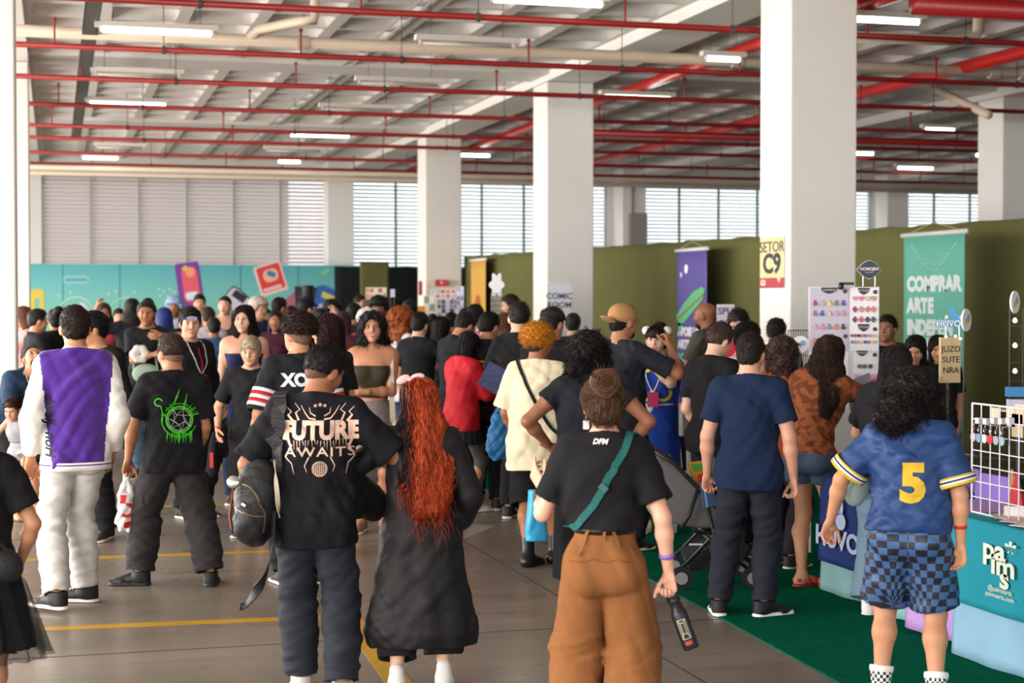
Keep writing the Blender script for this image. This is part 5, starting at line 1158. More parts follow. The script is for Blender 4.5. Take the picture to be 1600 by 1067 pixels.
for mm_, kp_, n_, sd in (('9a3215', lambda P_: (P_[:, 0] > -0.03) & (P_[:, 2] > 0.95), 1500, 1), ('c65a28', lambda P_: (P_[:, 0] > -0.02) & (P_[:, 2] > 0.95), 700, 2), ('181112', lambda P_: (P_[:, 0] < -0.03) & (P_[:, 2] > 1.2), 450, 3)):  # the lighter orange strands put highlights into the hair colour
    strands(hr, n_, 0.30, 0.0017, wave=0.011, wl=0.12, steps=16, seed=sd, lift=0.006, keep=kp_, mats=hair_mat(mm_, 0.3), spread=0.14, name='hair_lock')
curls(hr, 420, 0.11, 0.0018, 0.012, 4, turns=1.2, steps=14, droop=0.93, keep=lambda P_: (P_[:, 2] < 1.1) & (P_[:, 1] < -0.08), mats=hair_mat('9a3215'))
leg_cloth(K, 'trousers', fabric('1d1b1c'), 0, o, fit='loose', r=(0.055, 0.050, 0.045), length=0.86, seed=3, wr=0.012)
for s_ in 'lr':
    an = K['a' + s_]; solid('sock', foot_prims(K, s_, 0.004) + [Cone(an, an + V3(0, 0, 0.05), 0.036, 0.036, 0.02)], 0.007, [fabric('e6dfdc')], o)
bw = hpt(K, -0.026, -0.028, 0.074)
rib = solid('hair_bow', [Ell(bw + V3(-0.035, 0, 0.002), (0.036, 0.012, 0.020), roty(-0.5), 0.006), Ell(bw + V3(0.035, 0, 0.012), (0.036, 0.012, 0.020), roty(-0.2), 0.006), Ell(bw, (0.012, 0.014, 0.012), None, 0.006)], 0.0045, [fabric('e3b7b9', 0.5)], o, m=0.02)
place(o, 657, 1082, 0, label='person with long red and black hair and a pink bow in a long black coat')
# blue flip flop is worn by someone hidden by the couple
K = skeleton(1.66, 0, 1.0, fl=(-0.06, 0, 0.045), fr=(0.06, 0.02, 0.045)); H = K['H']

# ---- 5 woman in caramel trousers
K = skeleton(1.59, 1, 1.0, head=(10, 10, -4), lean=2, hip=(0, 0, 0), fl=(-0.085, 0.03, 0.045), fr=(0.075, -0.02, 0.045), wl=(-0.085, 0.15, -0.11), el=(-0.15, -1, -0.9), wr=(0.075, 0.0, -0.30), er=(0.6, -1, 0), hl=dict(curl=0.35, fc=[0.15, 0.5, 0.6, 0.65], dir=(-0.45, 0.2, 0.75), palm=(0.9, 0.5, -0.3), thumb=0.2), hr=dict(curl=1.05, palm=(-0.7, -0.75, 0), thumb=0.7))
P5 = o = make_body(K, 'd9a288', 0); H = K['H']
hair(K, 'bun', '4b3325', 0, o, n=1.5, nape=-0.05, seed=2)
hr = o.children[-1]
rg_ = np.random.default_rng(3); rg_.normal(); th_ = np.linspace(0, 2 * PI * 0.8, 18)[None, :] + rg_.uniform(0, 6.28, (170, 1)); rr_ = 0.006 + 0.030 * rg_.uniform(0, 1, (170, 1)) ** 0.6
bp = np.stack([rr_ * np.cos(th_) * 1.05, -0.086 - 0.020 * np.sqrt(np.clip(1 - (rr_ / 0.038) ** 2, 0, 1)) + 0 * th_ + rg_.normal(0, .002, (170, 1)), 0.050 + rr_ * np.sin(th_) * (1 + 0.12 * np.sin(3 * th_)) + rg_.normal(0, .0015, (170, 1))], -1) * H; bp = bp @ K['Rh'].T + K['hc']
Vb, Qb = tubes(bp, 0.0032, 4); arr_mesh('bun', Vb, Qb, hair_mat('583c2b'), hr)
strands(hr, 260, 0.10, 0.0015, steps=9, seed=12, lift=0.005, spread=0.25, from_root=lambda p: nrm(hpt(K, 0, -0.075, 0.05) - p), mats=hair_mat('6b4a33'), wave=0.003, wl=0.07)  # paler strands, highlights painted over the brown hair
strands(hr, 60, 0.16, 0.0011, flow=(0, -0.2, -1), wave=0.010, wl=0.14, steps=10, seed=8, lift=0.012, keep=lambda P_: P_[:, 2] < K['hc'][2] + 0.01, spread=0.5, name='loose_strand')
curls(hr, 160, 0.05, 0.0012, 0.004, 5, turns=1, droop=0.2, keep=lambda P_: P_[:, 1] < K['hc'][1] - 0.07)
t = top(K, 't_shirt', fabric('151316'), 0, o, sleeve=0.76, loose=0.010, e=0.008, hem=0.618, neck=0.012, seed=42, wr=0.010, kh=24)
bv = bvh_of(t); print_text(t, 'DFM', 0.030, 'd8d4d0', 1.335, -0.012, bv=bv, bold=0.001, shear=0.3, name='lettering')
tl = leg_cloth(K, 'trousers', fabric('85552f', 0.85, bump=0.35), 0, o, fit='wide', r=(0.056, 0.062, 0.066), e=0.008, waist=0.035, length=0.99, seed=16, wr=0.012, stack=0.3, kz=14, kh=30)
bvt = bvh_of(tl)
ring_of(K, bvt, 0.614 * H, 0.034, mat('leather_black', '151314', 0.35), o, 'belt', lift=0.003, cx=K['waist'][0], cy=K['waist'][1])
for x in (-0.115, 0.0, 0.09):
    band([V3(x, -0.2, 0.652 * H), V3(x * 1.02, -0.2, 0.59 * H)], 0.013, fabric('85552f'), tl, 'belt_loop', bvt, 0.010, 0.003, n=6)
band([V3(-0.16, -0.13, 0.545 * H), V3(-0.08, -0.2, 0.555 * H), V3(0.08, -0.2, 0.558 * H), V3(0.16, -0.13, 0.548 * H)], 0.004, mat('stitch_brown', '6d401e', 0.8), tl, 'yoke_seam', bvt, 0.001, 0.0015)
wristband(K, 'r', '8a63b5', o, 0.020, t=0.16)
w_ = wristband(K, 'l', '3a3536', o, 0.020, 'watch_strap', t=0.20)
wp = K['wl'] + nrm(K['el'] - K['wl']) * 0.085 * H / 1.62; MB().cbox((0, 0, 0), 0.036, 0.012, 0.036, M=Matrix.Translation(wp + V3(-0.018, -0.024, -0.0)) @ Matrix.Rotation(0.6, 4, 'X')).build('watch_case', mat('steel', 'b9b5b2', 0.25, metal=0.9), w_)
ep = hpt(K, -0.047, -0.004, -0.034); MB().tube([ep + V3(0, 0, 0.02), ep], 0.0012, 5).cbox(tuple(ep - V3(0, 0, 0.018)), 0.024, 0.006, 0.034, M=None).build('earring', mat('earring_white', 'd9d6d8', 0.4), o)
place(o, 944, 1196, -4, label='person in a black tee and caramel wide trousers holding a black bottle')
# cross body strap (teal)
st = band([V3(0.135, 0.05, 1.36), V3(0.115, -0.02, 1.385), V3(0.085, -0.12, 1.30), V3(0.02, -0.16, 1.18), V3(-0.06, -0.16, 1.06), V3(-0.15, -0.08, 0.96), V3(-0.17, 0.02, 0.90)], 0.030, fabric('205856', 0.7), None, 'bag_strap', bv, 0.006, 0.003, n=60)
MB().cbox((0, 0, 0), 0.036, 0.008, 0.026, M=Matrix.Translation((0.005, -0.148, 1.155)) @ Matrix.Rotation(0.75, 4, 'Y')).build('slider_buckle', mat('buckle_teal', '1f5654', 0.4), st)
carry(st, P5, 'teal crossbody bag strap across the back of the person in caramel trousers', 'bag strap')
# black bottle
hd = nrm(K['wr'] - K['er']); bt = K['wr'] + hd * 0.085 + V3(0.0, 0.02, -0.01)
Mb = Matrix.Translation(bt + V3(0.005, -0.01, -0.005)) @ Matrix.Rotation(R(-20), 4, 'Y') @ Matrix.Rotation(PI, 4, 'X')
r_ = 0.034
bo = MB().lathe([(0.004, 0.035), (r_ * 0.7, 0.036), (r_ * 0.72, 0.062), (r_ * 0.9, 0.070), (r_, 0.085), (r_, 0.225), (r_ * 0.92, 0.232), (0.004, 0.232)], 28, M=Mb).build('water_bottle', mat('bottle_black', '1d1b1d', 0.42), smooth=True)
MB().lathe([(0.004, 0.012), (r_ * 0.62, 0.014), (r_ * 0.66, 0.036), (0.004, 0.038)], 24, M=Mb).build('cap', mat('cap_black', '242224', 0.5), bo, smooth=True)
MB().tube([Mb @ Vector((-0.022, 0, 0.03)), Mb @ Vector((-0.026, 0, 0.0)), Mb @ Vector((-0.008, 0, -0.012)), Mb @ Vector((0.018, 0, -0.004)), Mb @ Vector((0.022, 0, 0.03))], 0.006, 8).build('carry_loop', mat('cap_black', '242224'), bo, smooth=True)
bvb = bvh_of(bo); g = MB()
for a, b in (((-.016, .04), (.016, .04)), ((.016, .04), (.016, -.04)), ((.016, -.04), (-.016, -.04)), ((-.016, -.04), (-.016, .04)), ((-.016, .04), (-.008, .028)), ((.016, .04), (.008, .028)), ((-.008, .028), (.008, .028)), ((-.008, .028), (-.008, -.018)), ((.008, .028), (.008, -.018)), ((-.008, -.018), (.008, -.018)), ((-.008, -.018), (-.016, -.04)), ((.008, -.018), (.016, -.04))): stroke(g, [a, b], 0.0022)
def on_bottle(g, name, c, dz):
    p = g.build(name, mat('print_' + c, c, 0.5)); cc = Mb @ Vector((0, 0, 0.15)); project(p.data, bvb, Matrix.Translation((cc.x, cc.y - 0.3, cc.z)) @ Matrix.Rotation(PI / 2, 4, 'X') @ Matrix.Rotation(R(20), 4, 'Z') @ Matrix.Translation((0, dz, 0)), (0, 1, 0), off=0.0015); p.parent = bo
on_bottle(g, 'outline_print', 'c9c5a4', 0.006)
g = MB(); g.add([(-.014, .006, .0005), (-.014, -.010, .0005), (.014, -.010, .0005), (.014, .006, .0005)], [(0, 1, 2, 3)]); on_bottle(g, 'orange_print', 'a2401f', -0.05)
carry(bo, P5, 'black steel water bottle with a line emblem in the hand of the caramel trousers person', 'bottle')
print('T heroes1', time.time() - T0)
# ---- 6 brown-haired person in denim shorts leaning to the booth
K = skeleton(1.70, 1, 1.02, lean=22, ptilt=12, side=4, head=(-14, 14, 6), hip=(0, -0.03, 0), fl=(-0.045, 0.0, 0.045), fr=(0.050, 0.03, 0.045), tl=-30, tr=-42, wl=(-0.01, 0.16, -0.22), wr=(0.13, 0.24, -0.03), er=(0.7, -0.5, -0.8), hr=dict(curl=0.4, palm=(0, 0, -1)), el=(-0.6, -1, 0))
P6 = o = make_body(K, 'cf9878', 0, feet=True); H = K['H']
def patt(P_, K): 
    q = P_ * 70; return ((np.sin(q[:, 0] + 2 * np.sin(q[:, 2] * .7)) + np.sin(q[:, 2] * 1.3 + 2 * np.sin(q[:, 1])) + np.sin(q[:, 1] * 1.1 + q[:, 0] * .6)) > 0.35).astype(int)
t = top(K, 'blouse', None, 0, o, sleeve=1.05, loose=0.012, e=0.008, hem=0.565, seed=51, wr=0.009, mats=[fabric('84492a'), fabric('643319')], paint=patt, kh=40, crop=-0.12)
leg_cloth(K, 'shorts', mat('denim_mid', '3a4a5e', 0.85, bump=0.3, bscale=300, var=0.2, vscale=8), 0, o, fit='loose', r=(0.055, 0.058, 0.05), length=0.19, e=0.006, waist=-0.035, seed=8, wr=0.008, stack=0)
bvs = bvh_of(o.children[-1])
hair(K, 'wavy', '2f1d17', 0, o, length=0.27, vol=1.35, seed=16, n=1.3, back=0.05, wave=0.014)
wristband(K, 'r', 'e9e4e2', o, 0.014, t=0.15); wristband(K, 'r', 'c02a22', o, 0.010, t=0.35)
for s_ in 'lr':
    an, f = K['a' + s_], K['toe' + s_]; base = V3(an[0], an[1], 0)
    so = solid('sandal', [Cone(base - f * 0.03, base + f * 0.16, 0.040, 0.045, 0)], 0.006, [mat('sandal_red', 'b01c1f', 0.4)], o, cuts=[lambda x, y, z: np.maximum(0.004 - z, z - 0.038) + 0 * x + 0 * y])
    for q, r_, zc in ((0.10, 0.048, 0.035), (0.03, 0.042, 0.055)):
        cc = base + f * q; rt = np.cross(f, (0, 0, 1)); MB().tube([cc + rt * r_ * math.cos(a) + V3(0, 0, 0.02 + zc * max(0.0, math.sin(a))) for a in np.linspace(0, PI, 9)], 0.013, 8).build('sandal_strap', mat('sandal_red', 'b01c1f'), so, smooth=True)
    solid('heel_strap', [Cone(base - f * 0.045 + V3(0, 0, 0.05) - rt * 0.03, base - f * 0.045 + V3(0, 0, 0.05) + rt * 0.03, 0.012, 0.012, 0)], 0.006, [mat('sandal_red', 'b01c1f')], so)
place(o, 1270, 918, -18, label='person with long brown hair, rust blouse, denim shorts and red sandals')
# ---- 7 navy tee man
K = skeleton(1.70, 0, 1.03, head=(-10, 6, 0), fl=(-0.105, -0.01, 0.045), fr=(0.055, 0.0, 0.045), tl=14, tr=-48, wl=(-0.05, 0.03, -0.305), wr=(0.055, 0.0, -0.31), hl=dict(curl=0.9, palm=(0.5, -0.6, 0), thumb=0.6), hr=dict(curl=0.8, palm=(-0.8, -0.4, 0)))
P7 = o = make_body(K, 'c9937a', 0); H = K['H']
hair(K, 'short', '2a211d', 0, o, vol=0.55, nape=-0.038, n=1.4)
t = top(K, 't_shirt', fabric('14233f'), 0, o, sleeve=0.70, loose=0.012, e=0.009, hem=0.455, neck=0.012, seed=61, wr=0.011)
lj = leg_cloth(K, 'jeans', mat('denim_navy', '171a26', 0.85, bump=0.3, bscale=300, var=0.2, vscale=9), 0, o, fit='slim', r=(0.054, 0.041, 0.031), length=0.985, seed=22, wr=0.011)
bvl = bvh_of(lj)
for sg in (-1, 1):
    band([V3(sg * 0.14, -0.13, 0.745), V3(sg * 0.09, -0.2, 0.732), V3(sg * 0.045, -0.2, 0.732)], 0.006, mat('stitch_sand', 'b09a86', 0.8), lj, 'pocket_stitching', bvl, 0.001, 0.002, n=14)
shoes(K, 0, o, up='17171b', sole='e6e0d8', lace=None, name='trainer', kind='chunky')
wristband(K, 'l', '4a4140', o, 0.020, 'bracelet', t=0.22); wristband(K, 'r', 'c0241f', o, 0.013, t=0.22)
place(o, 1170, 962, -6, label='person seen from behind in a navy tee and dark jeans standing on the carpet')
cs = MB(); Mc = Matrix.Translation(K['wl'] + V3(0.0, 0.05, -0.13)) @ Matrix.Rotation(0.25, 4, 'Z') @ Matrix.Rotation(-0.15, 4, 'Y')
cs.cbox((0, 0, 0), 0.085, 0.018, 0.16, M=Mc); cz = cs.build('tablet_case', mat('case_blue', '1f3a5c', 0.5)); bb = cz.modifiers.new('b', 'BEVEL'); bb.width = 0.006; bb.segments = 2
MB().cbox((-0.02, -0.0095, 0), 0.012, 0.003, 0.155, M=Mc).build('case_stripe', mat('case_light', '5d7fa2', 0.5), cz)
carry(cz, P7, 'dark blue tablet case in the left hand of the navy tee person', 'tablet case')
# ---- 8 blue jersey with the number 5
K = skeleton(1.575, 1, 1.16, lean=2, head=(28, 8, 0), fl=(-0.085, 0.03, 0.045), fr=(0.08, -0.02, 0.045), tl=12, tr=-10, wl=(-0.145, 0.07, -0.265), wr=(0.052, -0.005, -0.312), el=(-1, -0.6, 0), er=(1, -0.5, 0), hl=dict(curl=0.6, palm=(0.6, -0.8, 0)), hr=dict(curl=0.55, palm=(-0.6, -0.6, 0)))
P8 = o = make_body(K, 'c98f6c', 0); H = K['H']
jb = fabric('27406f', 0.45, bump=0.1)
t = top(K, 'jersey', jb, 0, o, sleeve=0.86, loose=0.022, e=0.010, hem=0.53, neck=0.012, seed=71, wr=0.011, kz=34)
bv = bvh_of(t); print_text(t, '5', 0.235, 'd7ac2a', 1.06, 0.02, bv=bv, bold=0.012, sx=1.0, name='number')
g = MB(); t5 = g
for s_ in 'lr':
    sh, el = K['sh' + s_], K['e' + s_]; q = sh + (el - sh) * 0.84; d = nrm(sh - el); a = nrm(np.cross(d, (0.3, 1, 0.2))); b_ = np.cross(d, a); rr = 0.031 * H * (0.55 + 0.45 * K['b']) + 0.010 + 0.030
    for k, (off, c_, wd) in enumerate(((0.0, 'd7ac2a', 0.012), (0.012, 'e9e5df', 0.010), (0.022, '1c2f57', 0.008), (0.030, 'e9e5df', 0.008), (0.038, 'd7ac2a', 0.008))):
        vs, fs = [], []
        for i in range(24):
            an_ = 2 * PI * i / 24
            for (x, r_) in ((0, rr - 0.001), (0, rr + 0.004), (1, rr + 0.003), (1, rr - 0.002)): vs.append(q + d * (off + x * wd) + (a * math.cos(an_) + b_ * math.sin(an_)) * (r_ - off * 0.08))
        for i in range(24):
            for j in range(4): fs.append((i * 4 + j, i * 4 + (j + 1) % 4, ((i + 1) % 24) * 4 + (j + 1) % 4, ((i + 1) % 24) * 4 + j))
        MB().add(vs, fs).build('sleeve_stripe', fabric(c_), t, smooth=True)
collar(K, fabric('d7ac2a'), t, 0.041, 0.010, 0.032); collar(K, fabric('e9e5df'), t, 0.040, 0.020, 0.006, name='collar_stripe')
ts_ = leg_cloth(K, 'shorts', checker_mat('checker', '3b5f8e', '201a26', 0.034), 0, o, fit='wide', r=(0.062, 0.064, 0.06), length=0.44, e=0.008, waist=0.0, seed=13, wr=0.010, stack=0)
uv_wrap(ts_, K['pel'][0], K['pel'][1], 0.16, legs_=True)
hair(K, 'curly', '1c1413', 0, o, length=0.115, vol=1.12, seed=26, n=2.0, wid=0.080)
for s_ in 'lr':
    an = K['a' + s_]; kn = K['k' + s_]; sk_ = solid('sock', [Cone(an + (kn - an) * 0.30, an + V3(0, 0, -0.02), 0.056, 0.040, 0.02)] + foot_prims(K, s_, 0.0), 0.008, [checker_mat('sock_checker', 'ece6e2', '17131a', 0.016)], o, cuts=[plane(an + (kn - an) * 0.27, kn - an)])
    uv_wrap(sk_, an[0], an[1], 0.040)
    wcuff = solid('sock_cuff', [Cone(an + (kn - an) * 0.35, an + (kn - an) * 0.2, 0.061, 0.055, 0)], 0.008, [fabric('ece6e2')], sk_, cuts=[plane(an + (kn - an) * 0.285, kn - an), plane(an + (kn - an) * 0.20, an - kn)])
shoes(K, 0, o, up='ddd8d2', sole='e9e4da', name='trainer')
wristband(K, 'r', 'c0241f', o, 0.015, t=0.2)
place(o, 1420, 1106, -3, label='person with dark curly hair in a blue number 5 jersey and blue checkered shorts')
bgm = solid('handbag', [Ell(V3(-0.255, 0.14, 1.0), (0.060, 0.04, 0.085), rotz(0.5) @ roty(0.3), 0.02)], 0.008, [mat('bag_sage', 'a8b8b0', 0.4)])
band([V3(-0.24, 0.12, 1.07), V3(-0.20, 0.15, 1.2), V3(-0.17, 0.10, 1.35), V3(-0.14, 0.02, 1.36)], 0.012, mat('bag_sage', 'a8b8b0'), bgm, 'strap', None, 0, 0.004)
carry(bgm, P8, 'pale sage handbag carried at the left side of the number 5 jersey person', 'handbag')
# ---- 9 child at the left edge
K = skeleton(1.48, 1, 1.02, lean=4, head=(0, 0, 0), fl=(-0.04, 0, 0.045), fr=(0.05, 0.02, 0.045), wr=(0.03, 0.05, -0.28), er=(0.9, -0.6, 0), wl=(-0.03, 0.1, -0.28))
P9 = o = make_body(K, 'b5805f', 0); hair(K, 'short', '221a18', 0, o)
top(K, 't_shirt', fabric('131215'), 0, o, sleeve=0.72, loose=0.014, e=0.009, hem=0.50, seed=81)
sk_ = skirt(K, 'tulle_skirt', fabric('100f12'), 0, o, 0.60, 0.30, 0.085, 0.165, fold=0.10, nf=17, seed=2, wr=0.008)
g_ = skirt(K, 'sheer_layer', mat('tulle', '0d0c0f', 0.8, alpha=0.35), 0, sk_, 0.55, 0.275, 0.092, 0.205, fold=0.12, nf=21, seed=4, wr=0.006)
shoes(K, 0, o, up='1a1a1c', sole='1d1d1f')
place(o, -40, 1178, -6, label='short person in a black tee and black tulle skirt cut off by the left edge')
bgm = solid('waist_bag', [Ell(V3(0.13, -0.09, 0.80), (0.085, 0.05, 0.075), rotz(0.3) @ roty(0.45), 0.02)], 0.008, [M_pack]); bv9 = None
band([V3(0.14, -0.10, 0.87), V3(0.05, -0.14, 1.0), V3(-0.08, -0.12, 1.2), V3(-0.1, -0.03, 1.28)], 0.022, M_pack, bgm, 'strap', None, 0, 0.004)
carry(bgm, P9, 'black waist bag on the hip of the short person in tulle at the left edge', 'bag')
# ---- 10 curly-haired person with arms akimbo
K = skeleton(1.70, 1, 1.18, lean=3, head=(4, 8, 0), fl=(-0.06, 0, 0.045), fr=(0.07, 0.0, 0.045), wl=(-0.045, 0.055, -0.215), el=(-1, -0.55, 0), wr=(0.045, 0.055, -0.215), er=(1, -0.55, 0), hl=dict(dir=(0.8, 0.2, -0.4), palm=(0.3, 0.6, 0.1)), hr=dict(dir=(-0.8, 0.2, -0.4), palm=(-0.3, 0.6, 0.1)))
o = make_body(K, '8d5a41', 0); hair(K, 'curly', '15110f', 0, o, length=0.095, vol=1.05, n=1.8, seed=36)
top(K, 't_shirt', fabric('191a20'), 0, o, sleeve=0.45, loose=0.008, e=0.008, hem=0.50, seed=91, wr=0.009)
skirt(K, 'long_skirt', fabric('121115'), 0, o, 0.62, 0.125, 0.108, 0.125, fold=0.03, nf=8, seed=7)
shoes(K, 0, o, up='c7a23c', sole='e9e4da')
place(o, 919, 955, 0, label='person with dark curly hair and hands on hips in black tee and skirt'); P10 = o
st = band([V3(-0.10, -0.12, 1.0), V3(0.0, -0.16, 1.12), V3(0.09, -0.12, 1.30), V3(0.12, -0.02, 1.42)], 0.012, fabric('2a292d'), None, 'bag_strap', bvh_of(o.children[1]), 0.005, 0.003)
carry(st, P10, 'thin black bag strap across the back of the curly-haired hands-on-hips person', 'bag strap')
# ---- 11 cream tee, orange hair
K = skeleton(1.72, 1, 1.04, lean=2, head=(-32, 8, 0), fl=(-0.03, -0.03, 0.045), fr=(0.065, 0.08, 0.045), wl=(-0.02, 0.12, -0.27), wr=(0.01, 0.13, -0.22), tl=-20, tr=-30)
o = make_body(K, '9c6646', 0, covered=True); hair(K, 'short', '33221a', 1, o, vol=0.5)
hair(K, 'curlytop', 'c07a1c', 0, o, vol=1.02, n=1.2, seed=5, nape=-0.012, front=0.035)
t = top(K, 't_shirt', fabric('dccdb0'), 0, o, sleeve=0.88, loose=0.030, e=0.014, hem=0.405, neck=0.012, seed=101, wr=0.012, flare=1.05)
leg_cloth(K, 'shorts', fabric('161517'), 0, o, fit='wide', r=(0.058, 0.062, 0.06), length=0.56, waist=0, e=0.01, stack=0)
def rb(P_, K): return (((P_[:, 2] * 60).astype(int)) % 5)
for s_ in 'lr':
    an, kn = K['a' + s_], K['k' + s_]; solid('rainbow_sock', [Cone(an + (kn - an) * 0.85, an, 0.046, 0.038, 0.01)], 0.010, [fabric(c_) for c_ in ("b8382c", "d08a2a", "d9cf5a", "3f8a4a", "3d5ea8")], o, paint=lambda P_: rb(P_, 0))
    solid('boot', foot_prims(K, s_, 0.010) + [Cone(an, an + (kn - an) * 0.40, 0.046, 0.050, 0.01)], 0.010, [mat('boot_black', '151315', 0.35)], o)
place(o, 838, 884, -8, label='person with curly orange hair, cream tee, rainbow socks and black boots'); P11 = o
st = band([V3(0.17, -0.06, 0.92), V3(0.10, -0.16, 1.05), V3(-0.02, -0.16, 1.25), V3(-0.10, -0.12, 1.42), V3(-0.13, -0.02, 1.47)], 0.024, fabric('17241f'), None, 'bag_strap', bvh_of(t), 0.006, 0.003)
carry(st, P11, 'dark green bag strap crossing the back of the cream tee', 'bag strap')
# sky blue bag between cream tee person and arms akimbo person
p = atd(838, 800, 9.7); bb = solid('tote_pouch', [Loft(V3(0, 0, 0.13), V3(0, 0, -0.17), V3(1, 0, 0), [0, 1], [0.045, 0.062], [0.04, 0.045], 0.0, sq=3)], 0.008, [mat('bottle_cyan', '2fa0d0', 0.4)], None, warps=[wrinkle(0.005, 40, 20, 2)])
bb.location = p; tag(bb, 'bright blue slim pouch hanging beside the rainbow socks', 'pouch')
# ---- 12 red blazer, long black hair
K = skeleton(1.63, 1, 0.98, lean=5, head=(-8, 22, 0), fl=(-0.05, 0, 0.045), fr=(0.05, 0.05, 0.045), wl=(-0.02, 0.19, -0.12), wr=(0.0, 0.21, -0.10), el=(-.3, -.3, -1), er=(.3, -.3, -1), hr=dict(curl=0.5, palm=(0, 0.2, 1)), hl=dict(curl=0.5, palm=(0, 0.2, 1)))
o = make_body(K, 'c98f70', 1, face=False); P12 = o
t = top(K, 'blazer', fabric('c9202e', 0.6), 1, o, sleeve=1.9, loose=0.012, e=0.012, hem=0.455, seed=111)
leg_cloth(K, 'tights', fabric('55504f'), 1, o, fit='leggings', stack=0, wr=0.002)
skirt(K, 'pleated_skirt', fabric('25262f'), 1, o, 0.56, 0.38, 0.085, 0.125, fold=0.06, nf=16)
solid('knee_brace', [Cone(K['kr'] + V3(0, 0, 0.09), K['kr'] - V3(0, 0, 0.10), 0.066, 0.052, 0)], 0.013, [M_blk], o)
hair(K, 'long', '0e0c0d', 1, o, length=0.38, vol=1.0, seed=3, back=0.045)
shoes(K, 1, o, up='dcd7d2', sole='ece8e2', name='sneaker')
place(o, 722, 800, -50, label='person with long straight black hair in a red blazer looking at a phone')
ph = MB().cbox((0, 0, 0), 0.075, 0.15, 0.010).build('phone', mat('phone_black', '101014', 0.2)); b_ = ph.modifiers.new('b', 'BEVEL'); b_.width = 0.003
ph.matrix_basis = Matrix.Translation((K['wr'] + K['wl']) / 2 + V3(0, 0.10, 0.06)) @ Matrix.Rotation(0.6, 4, 'X'); MB().cbox((0, 0, -0.007), 0.08, 0.155, 0.006).build('phone_case', mat('case_pink', 'd98f96', 0.5), ph)
carry(ph, P12, 'phone in a pink case held by the person in the red blazer', 'phone')
print('T heroes2', time.time() - T0)

# ================================================================ generic people
def person(px, d, H, yaw, sk='b98262', g=0, b=1.0, hairk='short', hc='1d1614', topc='1b1a1e', bot='1d1d22', fit='straight', sleeve=0.72, lod=1, face=None, hl_=0.22, vol=1.0, pose=None, label='', feet=None, kind='tee', length=0.98, shoe='2a2829', bare=False, hem=0.46, front=0.050, nape=-0.040, hkw=None, smile=0, top_kw=None, seed=None, z=0.0, grp=None, name='t_shirt'):
    seed = seed or int(px * 7 + d * 13) % 997; K = skeleton(H, g, b, **(pose or {}))
    fc = (90 < (yaw % 360) < 270) or abs(((yaw + 180) % 360) - 180) > 50 if face is None else face
    o = make_body(K, sk, lod, face=fc, covered=kind not in ('bare', 'crop', 'tube'), smile=smile)
    if hairk: hair(K, hairk, hc, lod, o, length=hl_, vol=vol, seed=seed, front=front, nape=nape, **(hkw or {}))
    tm = fabric(topc, 0.8)
    if kind == 'tee': t = top(K, name, tm, lod, o, sleeve=sleeve, hem=hem, seed=seed, **(top_kw or {}))
    elif kind == 'tank': t = top(K, 'tank_top', tm, lod, o, sleeve=0, hem=hem, seed=seed, armcut=0.02, neckdrop=0.01, **(top_kw or {}))
    elif kind in ('tube', 'crop'):
        P = torso_prims(K, 0.008); z1 = (K['chest'] + K['Rc'] @ V3(0, 0, 0.042) * H); z0 = (K['waist'] if kind == 'tube' else K['chest'] - K['Rc'] @ V3(0, 0, 0.035) * H)
        t = solid('strapless_top' if kind == 'tube' else 'crop_top', P, LODV[lod][3], [tm], o, cuts=[plane(z1, K['Rc'] @ V3(0, 0, 1)), plane(z0, K['Rc'] @ V3(0, 0, -1))])
    else: t = None
    if bot:
        if fit == 'skirt': skirt(K, 'skirt', fabric(bot), lod, o, 0.60, length, 0.085, 0.13, fold=0.05, seed=seed)
        else: leg_cloth(K, 'trousers' if length > 0.6 else 'shorts', fabric(bot), lod, o, fit=fit, length=length, seed=seed, wr=0.010 if lod < 2 else 0.006, stack=1 if length > .9 else 0)
    if shoe: 
        if lod < 2: shoes(K, lod, o, up=shoe, sole='ddd8d0', name='shoe')
        else: 
            for s_ in 'lr': solid('shoe', foot_prims(K, s_, 0.008), 0.016, [mat('shoe_' + shoe, shoe, 0.6)], o)
    if feet: place(o, px, feet, yaw, label=label, group=grp)
    else: place(o, px, 0, yaw, d=d, label=label, group=grp, z=z)
    return o, K, t
def lanyard(K, parent_o, badge, label, owner, bv, zb=0.62, c='dcd8d4', text=None):
    H = K['H']; nb = K['nb']; ch = K['chest']; f = K['Rc'] @ V3(0, 1, 0); b0 = ch + f * 0.16 + V3(0, 0, -0.04 * H)
    l = band([nb + K['Rc'] @ V3(0, -0.03, 0.015) * H, nb + K['Rc'] @ V3(-0.04, 0.01, 0.005) * H, ch + K['Rc'] @ V3(-0.035, 0.08, 0.04) * H, b0], 0.009, mat('cord_' + c, c, 0.7), None, 'badge_lanyard', bv, 0.004, 0.002, n=24)
    band([nb + K['Rc'] @ V3(0, -0.03, 0.015) * H, nb + K['Rc'] @ V3(0.04, 0.01, 0.005) * H, ch + K['Rc'] @ V3(0.035, 0.08, 0.04) * H, b0], 0.009, mat('cord_' + c, c), l, 'cord', bv, 0.004, 0.002, n=24)
    hit = bv.find_nearest(Vector(b0))[0] or Vector(b0); bb_ = MB().cbox((hit.x, hit.y + 0.012, hit.z - 0.05), 0.09, 0.006, 0.12).build('badge', mat('badge_' + badge, badge, 0.4), l)
    carry(l, owner, label, 'lanyard'); return l
rel = dict
RIGHTLOOK = rel(head=(-15, 20, 0))
o, K, t = person(760, 14.8, 1.80, -8, b=1.02, hc='17120f', topc='151418', bot='19191d', lod=0, pose=rel(head=(-28, 22, 0), wl=(0.0, 0.18, -0.16), wr=(0.0, 0.18, -0.16)), label='person in a black tee with a round yellow and rainbow emblem on the back')
